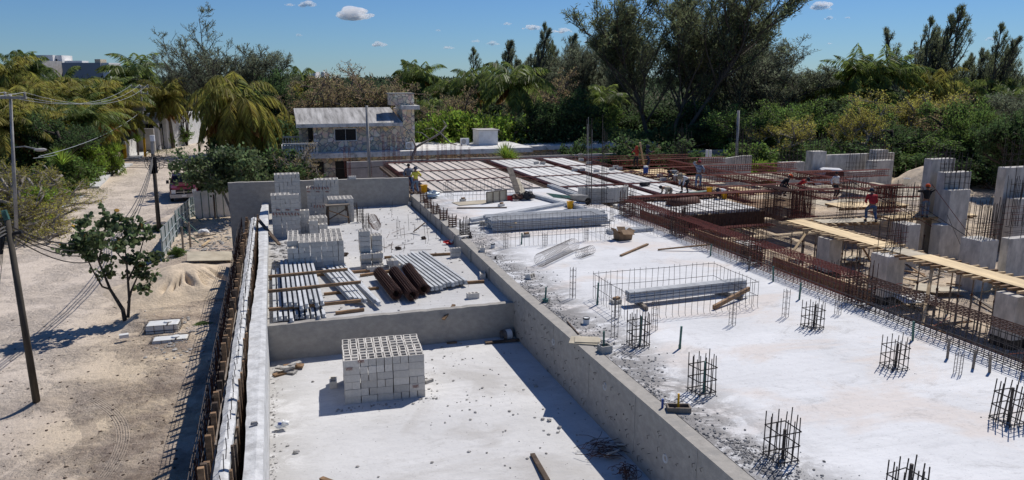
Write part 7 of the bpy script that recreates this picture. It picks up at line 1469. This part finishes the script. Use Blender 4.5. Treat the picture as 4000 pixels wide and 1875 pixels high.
# palms
PAL = [('palmBig', 925, 292, 62, 300, 'big golden coconut palm with a skirt of dry fronds beside the street'),
 ('palmC', 535, 205, 112, 270, 'tall coconut palm with a dark green head above the street house'), ('palmB', 590, 330, 108, 240, 'shorter palm right of the tall street palm'),
 ('palmC', 62, 200, 104, 200, 'palm at the upper left corner against the sky'), ('palmA', 100, 195, 104, 150, 'palm left of the white hotel with upright fronds'), ('palmB', 0, 205, 92, 240, 'palm cut by the left edge near the top'),
 ('palmC', 250, 258, 100, 190, 'palm in front of the white hotel, right one'), ('palmB', 330, 305, 84, 290, 'golden palm below the long hotel wing'), ('palmB', 205, 300, 80, 300, 'golden palm below the hotel main block'), ('palmC', 420, 300, 90, 280, 'palm left of the tall street palm'), ('palmB', 90, 320, 74, 320, 'broad golden palm left of the hedges'), ('palmB', 20, 395, 62, 330, 'large golden palm nearest the left edge'), ('palmB', 290, 390, 78, 260, 'golden palm over the pale street house'), ('palmB', 450, 350, 86, 260, 'drooping palm above the street house roof'), ('palmB', 150, 420, 66, 220, 'golden palm behind the dark sea-grape'), ('palmA', 480, 345, 108, 150, 'small palm behind the street house'),
 ('palmA', 1650, 240, 118, 170, 'palm right of the flame tree against the sky, left of two'), ('palmC', 1600, 232, 124, 150, 'palm right of the flame tree against the sky, taller one'), ('palmA', 1165, 255, 120, 130, 'palm above the left end of the stone house'), ('palmC', 1740, 305, 110, 150, 'palm above the stone chimney'), ('palmA', 1845, 265, 95, 170, 'dark palm left of the bright centre palm'), ('palmA', 2005, 240, 82, 300, 'large green palm with hanging fronds behind the white roof box'), ('palmC', 2360, 330, 88, 250, 'dark palm inside the shade left of the largest tree'), ('palmA', 1690, 380, 88, 140, 'low palm behind the stone tower'), ('palmB', 1130, 330, 90, 140, 'yellowing palm left of the house roof'), ('palmB', 1090, 440, 80, 130, 'low yellow palm beside the house terrace'),
 ('palmW', 3365, 175, 98, 220, 'windswept dark palm on the right skyline, left of the tall pair'), ('palmW', 3500, 178, 98, 240, 'windswept palm on the right skyline, right of the tall pair'), ('palmW', 3250, 250, 100, 200, 'lower windswept palm left of the tall pair'), ('palmB', 3650, 255, 98, 190, 'yellow-green palm right of the tall pair'), ('palmC', 3130, 300, 110, 150, 'small palm right of the largest tree'), ('palmW', 3430, 300, 96, 180, 'low palm between the tall windswept pair'), ('palmA', 3900, 300, 110, 150, 'palm among the right casuarinas'), ('palmC', 2750, 330, 100, 200, 'palm in the shade behind the largest tree'), ('palmC', 3190, 300, 104, 170, 'palm with pale fronds left of the windswept group'), ('palmA', 3960, 330, 100, 160, 'low palm near the right edge')]
for k, px, ty, d, w, lab in PAL: tree(k, px, ty, d, w, lab, rz=(G() if k not in ('palmW',) else g.uniform(-.3, .3)))
for i in range(34):
    d = 70+i*1.5; px = g.uniform(-60, 500) if i % 4 else g.uniform(400, 700); px = px if d > 88 or px < 430 else px-200; ty = 300-max(0, (120-d))*.9+(112-d)*3.1+g.uniform(-15, 25)
    tree(g.choice(('palmA', 'palmB', 'palmC', 'palmB')), px, max(ty, 305), d, g.uniform(150, 210)*95/d, 'coconut palm with drooping golden green fronds in the crowded grove on the left', 'palms crowded in the left grove', rz=G())
for i in range(26):
    d = g.uniform(105, 150); px = g.choice((g.uniform(1050, 1350), g.uniform(1600, 2150), g.uniform(3050, 3980), g.uniform(3050, 3980))); tree(g.choice(('palmA', 'palmC', 'palmA')), px, g.uniform(300, 335), d, g.uniform(90, 120), 'dark green palm standing in the tree line near the horizon', 'palms in the tree line near the horizon', rz=G())
# broadleaf trees and bushes
BT = [('brown', 1360, 252, 92, 380, 'big brownish flame tree with sparse dry leaves behind the stone house'), ('brown', 1230, 300, 86, 240, 'left shoulder of the brown trees behind the roof ridge'), ('brown', 1500, 290, 90, 250, 'brown dry tree right of the biggest brown one'), ('brown', 1740, 340, 84, 230, 'brown dry tree behind the stone tower'), ('brown', 2110, 270, 96, 260, 'grey-brown bare tree behind the centre palm'),
 ('seabush', 872, 572, 47.5, 300, 'round grey-green sea-grape tree overhanging the red pickup'), ('bushD', 1090, 575, 60, 240, 'dark green bush left of the stone house behind the grey wall'), ('drybush', 1150, 560, 59, 160, 'bare twiggy bush in front of the balustrade'),
 ('broadB', 235, 448, 64, 270, 'dark green round tree in the left gardens'), ('olivebush', 120, 655, 47, 360, 'feathery olive bush with bare twigs at the left edge'), ('olivebush', 20, 640, 42, 330, 'second feathery olive bush cut by the left edge'), ('bushA', 95, 735, 46, 190, 'bright green hedge at the near left pavement'), ('bushA', 30, 740, 44, 240, 'bright green hedge cut by the left edge'), ('bushA', 205, 695, 54, 130, 'bright hedge shrub beside the pavement'), ('bushA', 325, 550, 66, 150, 'bright green shrub beside the stone garden wall'), ('bushA', 425, 565, 71, 80, 'smaller bright shrub by the yellow post'), ('bushB', 245, 600, 58, 180, 'mid green shrub in the left gardens'), ('bushB', 170, 560, 64, 200, 'mid green shrub behind the hedge'),
 ('broadA', 640, 375, 120, 200, 'green tree behind the street house'), ('broadA', 680, 375, 125, 200, 'leafy tree right of the street house'), ('broadA', 690, 400, 107, 120, 'leafy tree right of the white gable'), ('bushB', 690, 490, 104, 80, 'bush beside the white gable'), ('bushA', 655, 515, 100, 40, 'small yellow-green bush at the foot of the white gable'), ('broadB', 760, 350, 150, 160, 'dark tree at the end of the street'), ('bushB', 800, 420, 150, 120, 'bush at the bend of the street'), ('broadB', 1010, 280, 85, 230, 'dark tree right of the big palm'),
 ('bushA', 1720, 430, 76, 230, 'bright green shrub behind the flat white roof, first from the tower'), ('bushA', 1830, 445, 76, 200, 'bright green shrub left of the white roof box'), ('bushA', 2000, 450, 78, 210, 'bright green shrub right of the white roof box'), ('bushB', 1950, 480, 80, 150, 'green shrub behind the white roof box'),
 ('broadB', 2190, 355, 80, 260, 'dense green tree left of the largest tree'), ('broadB', 2110, 400, 78, 180, 'dark green tree behind the white roof'), ('broadA', 2330, 410, 82, 200, 'green tree in the shade of the casuarinas'), ('bushD', 2250, 545, 68, 130, 'dark shrub in front of the blue wall'), ('bushD', 2480, 535, 68, 260, 'dark shrub behind the hooded workers, left'), ('bushD', 2620, 545, 68, 220, 'dark shrub behind the hooded workers, right'), ('broadB', 2500, 420, 88, 240, 'dark tree under the largest tree, left'), ('broadB', 2760, 400, 84, 300, 'dark tree under the largest tree, right'), ('broadB', 2700, 470, 78, 200, 'dark undergrowth tree in front of the largest trunk'), 
 ('broadA', 2900, 420, 76, 260, 'green tree by the slender right pole'), ('broadA', 3000, 400, 82, 250, 'rounded green tree right of the slender pole'), ('broadY', 3080, 450, 72, 230, 'yellow-green tree behind the low pale column'), ('broadA', 3200, 395, 84, 260, 'rounded mid green tree behind the far wall'), ('broadA', 3320, 385, 86, 270, 'rounded green tree right of the far wall'), ('broadY', 3330, 400, 74, 210, 'yellow tree behind the far wall'), ('broadY', 3560, 360, 82, 330, 'wide yellow-brown tree in the right scrub'), ('broadY', 3700, 350, 84, 300, 'second wide yellow-brown tree in the right scrub'), ('brown', 3680, 380, 78, 260, 'brownish bare tree in the right scrub'), ('broadA', 3890, 380, 70, 260, 'bright green tree near the right edge'), ('broadA', 3820, 420, 66, 180, 'green tree left of the right-edge trees'), ('broadB', 3980, 420, 58, 260, 'dark green tree at the right edge'), ('broadB', 3480, 460, 76, 280, 'dark green scrub tree behind the sand heap'), ('broadA', 3640, 520, 72, 280, 'grey-green scrub behind the sand heap'), ('bushD', 3400, 560, 68, 220, 'dark scrub at the foot of the far wall'), ('bushD', 3780, 560, 66, 250, 'dark scrub behind the tall pale columns'), ('bushD', 3920, 590, 62, 230, 'dark scrub right of the tall pale columns'), ('bushB', 3560, 600, 70, 150, 'green scrub behind the sand heap, left'), ('bushA', 2990, 625, 64, 110, 'yellow-green bush beyond the low pale column'), ('bushB', 2930, 560, 68, 170, 'shrub right of the slender right pole'), ('bushD', 3060, 560, 70, 160, 'dark shrub left of the tall pier'),
 ('bushD', 880, 560, 60, 200, 'dark bush below the big palm'), ('bushB', 640, 880, 44.5, 90, 'low leafy bush at the foot of the middle timber pole'), ('bushB', 1015, 590, 62, 110, 'bush behind the grey back wall end'), ('bushD', 2960, 470, 80, 200, 'dark tree mass behind the curved wall'), ('bushB', 795, 1262, 26.5, 55, 'small weed by the water totes'), ('bushB', 690, 965, 37, 50, 'weed inside the metal fence'), ('broadA', 3100, 345, 120, 260, 'distant green tree right of centre'), ('broadB', 2300, 300, 110, 240, 'dark tree behind the casuarina row'), ('broadB', 1960, 330, 112, 260, 'dark tree behind the centre palm')]
for k, px, ty, d, w, lab in BT:
    z = -2.6 if d > 30 else -2.55; tree(k, px, ty, d, w, lab, rz=G(), base=z)
# agaves and yuccas
def agave_mk(name, lab, n_, L, w, m):
    def mk():
        t = thing(name, lab, 'plant'); gg = random.Random(4); mb = MB()
        for i in range(n_):
            a_ = i*2.4; e = R(20+60*i/n_); d_ = Vector((math.cos(a_)*math.cos(e), math.sin(a_)*math.cos(e), math.sin(e))); s_ = Vector((-math.sin(a_), math.cos(a_), 0))*w/2; u = Vector((0, 0, w*.18)); mid = d_*L*.5+Vector((0, 0, .06)); tip = d_*L-Vector((0, 0, .02*L))
            mb.add([s_*.5, -s_*.5, mid-s_, mid-u, mid+s_, tip], [(0, 1, 2, 3), (0, 3, 4), (2, 5, 3), (3, 5, 4)])
        part('leaves', mb, m, t, True); return t
    return mk
for px, py, s_, lab in [(365, 700, 1.5, 'dark spiky agave beside the left pavement'), (232, 800, .6, 'small agave growing through the near left pavement')]: place('agave', agave_mk('agave_plant', 'a', 34, 1.0, .16, 'lf_dark'), tuple(P(px, py, -2.5)), 0, lab, None, s_)
for px, py, d, s_, lab in [(355, 610, 66, 1.5, 'shaggy yucca by the stone garden wall'), (455, 575, 72, 1.3, 'yucca in front of the yellow post'), (535, 540, 88, 1.4, 'yucca behind the sloping street wall'), (700, 480, 106, 2.2, 'yucca beside the white gable'), (1975, 600, 63, 1.6, 'small fan palm in front of the long low house'), (2000, 610, 62.6, 1.2, 'second small fan palm in front of the long low house'), (240, 620, 56, 1.6, 'yucca among the left hedges')]:
    q = D(px, py, d); place('yucca', agave_mk('yucca_plant', 'y', 90, 1.0, .05, 'lf_bright'), (q.x, q.y, max(q.z-.5, -2.5)), 0, lab, None, s_)
# the young tree in the foreground lot: explicit limbs and single large leaves
base = P(488, 1252, -2.5); dd = fd(base); yt = thing('young_sea_grape', 'small crooked tree with round leathery leaves on the bare ground beside the sand pile', 'tree', tuple(base))
def lp(px, py, off=0.): return D(px, py, dd+off)
limbs = [([(488, 1252, 0), (480, 1210, 0), (455, 1170, .1), (430, 1130, .1), (408, 1075, .1), (385, 1020, 0), (370, 960, -.1)], .085), ([(500, 1240, 0), (505, 1170, 0), (500, 1100, .1), (495, 1030, .1), (488, 960, .2), (470, 900, .3)], .06), ([(500, 1185, 0), (515, 1130, .1), (535, 1085, .2), (560, 1050, .3), (600, 1020, .4)], .045), ([(430, 1130, .1), (400, 1120, -.2), (370, 1070, -.4), (340, 1010, -.5), (320, 940, -.5), (330, 880, -.4)], .04), ([(500, 1100, .1), (540, 1010, .4), (560, 940, .6), (565, 900, .7)], .035), ([(385, 1020, 0), (400, 960, .3), (410, 890, .4), (425, 850, .4)], .035), ([(370, 960, -.1), (345, 930, -.3), (310, 990, -.6)], .025), ([(560, 1050, .3), (580, 1090, .5), (560, 1130, .5)], .02), ([(495, 1030, .1), (450, 980, -.3), (430, 920, -.4)], .03), ([(488, 960, .2), (520, 920, .3), (500, 870, .3)], .025), ([(320, 940, -.5), (290, 950, -.7), (278, 990, -.7)], .02)]
tw = MB(); tipsL = []
gg = np.random.default_rng(5)
for pts, r in limbs:
    pts3 = [lp(x, y, o_*1.6) for x, y, o_ in pts]; tw.tube(pts3, [r*(1-.75*i/(len(pts)-1)) for i in range(len(pts))], 7)
    for i in range(max(1, len(pts)-3 if r > .03 else 1), len(pts)): tipsL.append(np.array(pts3[i]))
part('trunk', tw, 'bark', yt, smooth=True)
Pn = []; Un = []; tws = MB()
for tpt in tipsL:
    for j in range(6):
        d_ = gg.normal(size=3); d_[2] = abs(d_[2])*.6; d_ = unit(d_); L = gg.uniform(.25, .65); e_ = tpt+d_*L; tws.bar(tuple(tpt), tuple(e_), .01, 3, .005)
        for k in range(11): Pn.append(tpt+d_*L*gg.uniform(.3, 1.05)+gg.normal(size=3)*.045); Un.append(unit(gg.normal(size=3)+np.array([0, 0, .2])))
part('twigs', tws, 'palebark', yt)
Pn = np.array(Pn); Un = np.array(Un); S_ = unit(np.cross(Un, gg.normal(size=Un.shape))); Ls = gg.uniform(.11, .19, len(Pn))[:, None]
ring_ = [(0, 0), (.25, .42), (.6, .5), (.92, .3), (1, 0), (.92, -.3), (.6, -.5), (.25, -.42)]
V = np.stack([Pn+Un*Ls*a_+S_*Ls*b_ for a_, b_ in ring_], 1).reshape(-1, 3)-np.array(base); me = np_mesh('crown', V, np.arange(len(V)).reshape(-1, 8), 'lf_sea'); lpart('crown', me, yt)
ii = gg.integers(0, len(Pn), 26); V = np.stack([Pn[ii]+Un[ii]*Ls[ii]*a_+S_[ii]*Ls[ii]*b_+.02 for a_, b_ in ring_], 1).reshape(-1, 3)-np.array(base); lpart('orange_leaves', np_mesh('orange_leaves', V, np.arange(len(V)).reshape(-1, 8), 'lf_orange'), yt)
# bare pale tree on the deck's far side
bt = thing('dead_tree', 'bare pale twisting tree trunk between the deck and the stone house', 'tree', tuple(D(1610, 640, 62)))
for pts, r in [([(1612, 660), (1612, 610), (1625, 575), (1650, 560), (1680, 545), (1720, 520), (1745, 490)], .13), ([(1625, 575), (1605, 535), (1590, 505), (1575, 490)], .06), ([(1605, 535), (1560, 520)], .04), ([(1680, 545), (1650, 520), (1625, 515)], .05), ([(1720, 520), (1760, 560), (1785, 566)], .07), ([(1745, 490), (1730, 470)], .05), ([(1720, 520), (1690, 500), (1660, 505)], .04)]:
    part('limb', MB().tube([D(x, y, 62+.2*i) for i, (x, y) in enumerate(pts)], [r*(1-.6*i/len(pts)) for i in range(len(pts))], 6), 'palebark', bt, smooth=True)
# ---------------------------------------------------------------- ground cover, hedge tufts and the far-off wood
def carpet(fn, N, L, w, m, name, lab, cat, seed):
    gg = np.random.default_rng(seed); Pn = np.array([fn(gg) for _ in range(N)]); U = gg.normal(size=Pn.shape)*.6+np.array([0, 0, .9]); me = leafmesh(name, Pn, U, gg.uniform(.6, 1.3, N)*L, gg.uniform(.7, 1.2, N)*w, m, seed); o = bpy.data.objects.new(name, me); C.objects.link(o); return tag(o, lab, cat, None, 'stuff')
def vg(gg):
    k = gg.integers(0, 6); c_ = [(225, 840), (200, 848), (390, 745), (300, 760), (575, 600), (650, 560)][k]; q = P(c_[0]+gg.normal()*16, c_[1]+gg.normal()*5, -2.55); return (q.x+gg.normal()*.3, q.y+gg.normal()*.5, -2.55)
carpet(vg, 2200, .16, .02, 'lf_grass', 'grass', 'dry tufts of grass along the edge of the left pavement', 'grass', 3)
carpet(lambda gg: (lambda q: (q.x, q.y, -2.55))(P(gg.normal()*60+640, gg.normal()*12+590, -2.6)), 1500, .2, .03, 'lf_grass', 'grass', 'green weeds on the verge further up the street', 'grass', 4)
def farw(gg, x0, x1, d0, d1, h0, h1):
    while True:
        px = gg.uniform(x0, x1); d = gg.uniform(d0, d1); q = D(px, 310, d); hmx = h0+(h1-h0)*float(vnoise(np.array(q.x), np.array(q.y), 7., 31))+1.3*float(vnoise(np.array(q.x), np.array(q.y), 2.2, 32)); 
        z = -2.6+hmx*(1-abs(gg.normal())*.22)
        return (q.x, q.y, z)
gg0 = np.random.default_rng(77)
def wood(N, x0, x1, d0, d1, h0, h1, L, w, m, lab, seed, name='distant_trees'):
    gg = np.random.default_rng(seed); px = gg.uniform(x0, x1, N); d = d0+(d1-d0)*gg.random(N)**1.3; a = (px-CX)/F; b = (310-CY)/F; k = d/(_c-b*_s); xr = a*k; X = xr*_ct+d*_st; Y = -xr*_st+d*_ct
    hh = h0+(h1-h0)*vnoise(X, Y, 8., 31)+1.6*vnoise(X, Y, 2.4, 32); Z = -2.6+hh*(1-np.abs(gg.normal(size=N))*.3); Z = np.maximum(Z, -2.5)
    U = gg.normal(size=(N, 3))+np.array([0, 0, .5]); sc = (d/d0)**.5; me = leafmesh(name, np.stack([X, Y, Z], 1), U, L*sc*gg.uniform(.6, 1.3, N), w*sc*gg.uniform(.6, 1.3, N), m, seed); o = bpy.data.objects.new(name, me); C.objects.link(o); tag(o, lab, 'trees', None, 'stuff')
wood(30000, 900, 4200, 86, 150, 3.0, 6.6, .6, .22, 'lf_far', 'dark green mass of scrub and low trees behind the named trees', 1)
wood(42000, -150, 4200, 150, 420, 6.4, 9.0, .9, .34, 'lf_far', 'far-off even canopy of trees closing the horizon', 2)
wood(26000, -150, 4200, 400, 1500, 7.6, 9.8, 2.2, .9, 'lf_far', 'farthest dark line of trees along the horizon', 3)
wood(14000, -200, 700, 105, 150, 4.5, 7.5, .9, .16, 'lf_palm', 'golden green mass of palm foliage behind the left palms', 4)
wood(5000, -200, 330, 66, 96, .8, 2.6, .6, .2, 'lf_dark', 'dark undergrowth between the left gardens and the palms', 5)
wood(9000, 2850, 4250, 72, 95, 1.0, 3.4, .5, .22, 'lf_dark', 'mixed scrub behind the right-hand building plot', 6)
wood(12000, 1000, 2700, 76, 92, 1.2, 4.0, .5, .22, 'lf_dark', 'dense shaded undergrowth behind the houses', 7)
wood(26000, -1700, -120, 62, 240, 3.0, 8.0, .8, .3, 'lf_mid', 'scrub and palms running on out of view to the left', 8)
wood(14000, 4200, 5400, 66, 200, 2.5, 7.5, .8, .3, 'lf_mid', 'scrub running on out of view to the right', 9)
# ---------------------------------------------------------------- clouds
def cloud(px, py, w, h, lab, seed, dens=1.):
    gg = random.Random(seed); d = 4200.; c_ = D(px, py, d); sw = w*d/F; sh_ = h*d/F; mb = MB(); u = Vector((_ct, -_st, 0)); v = Vector((_st, _ct, 0))
    for i in range(int(34*dens)):
        t_ = gg.gauss(0, .33); t_ = max(-1, min(1, t_)); env = (1-abs(t_)**1.6); r = sh_*(.10+.28*gg.random()*env); q = c_+u*(t_*sw/2)+v*gg.gauss(0, sw*.1)+Vector((0, 0, -sh_*.30+env*sh_*.62*gg.random()**1.3)); mb.blob(q, (r*1.9, r*1.6, r*.8), gg, 14, 9, .07)
    me = mesh_of('cloud', mb, 'cloudmat', tuple(c_), True); o = bpy.data.objects.new('cloud', me); C.objects.link(o); o.location = c_; tag(o, None, None, None, 'structure')
for i, (px, py, w, h, lab) in enumerate([(1385, 50, 150, 52, 'largest'), (1200, 14, 80, 26, ''), (1130, 18, 60, 9, ''), (1480, 172, 85, 20, ''), (1170, 137, 38, 10, ''), (2080, 105, 80, 22, ''), (2195, 118, 95, 20, ''), (1750, 185, 60, 12, ''), (3205, 22, 90, 36, ''), (3240, 70, 45, 14, ''), (3312, 68, 30, 10, ''), (1860, 160, 55, 12, ''), (1925, 168, 60, 16, ''), (1712, 118, 20, 9, ''), (1980, 92, 55, 10, ''), (3870, 150, 40, 14, ''), (2300, 160, 40, 16, ''), (3240, 170, 40, 8, '')]): cloud(px, py, w, h, lab, i+1, .6 if w < 60 else 1)
# ---------------------------------------------------------------- repeats that stand in a row are told apart by their order
from collections import defaultdict
_ORD = ORD+['twenty-fifth', 'twenty-sixth', 'twenty-seventh', 'twenty-eighth', 'twenty-ninth', 'thirtieth', 'thirty-first', 'thirty-second', 'thirty-third', 'thirty-fourth', 'thirty-fifth']
def across(o):
    bpts = [Vector(o.location)] if o.type == 'EMPTY' else [o.matrix_basis @ Vector(c_) for c_ in o.bound_box]
    c_ = sum(bpts, Vector())/len(bpts); xr = c_.x*_ct-c_.y*_st; yr = c_.x*_st+c_.y*_ct; return xr/max(.1, yr*_c+(H-c_.z)*_s)
_d = defaultdict(list)
for o in SC.objects:
    if o.parent is None and 'label' in o: _d[o['label']].append(o)
for k_, L_ in _d.items():
    if 1 < len(L_) <= len(_ORD) and len(k_.split()) <= 13:
        L_.sort(key=across)
        for i, o in enumerate(L_): o['label'] = k_+', %s from left' % _ORD[i]
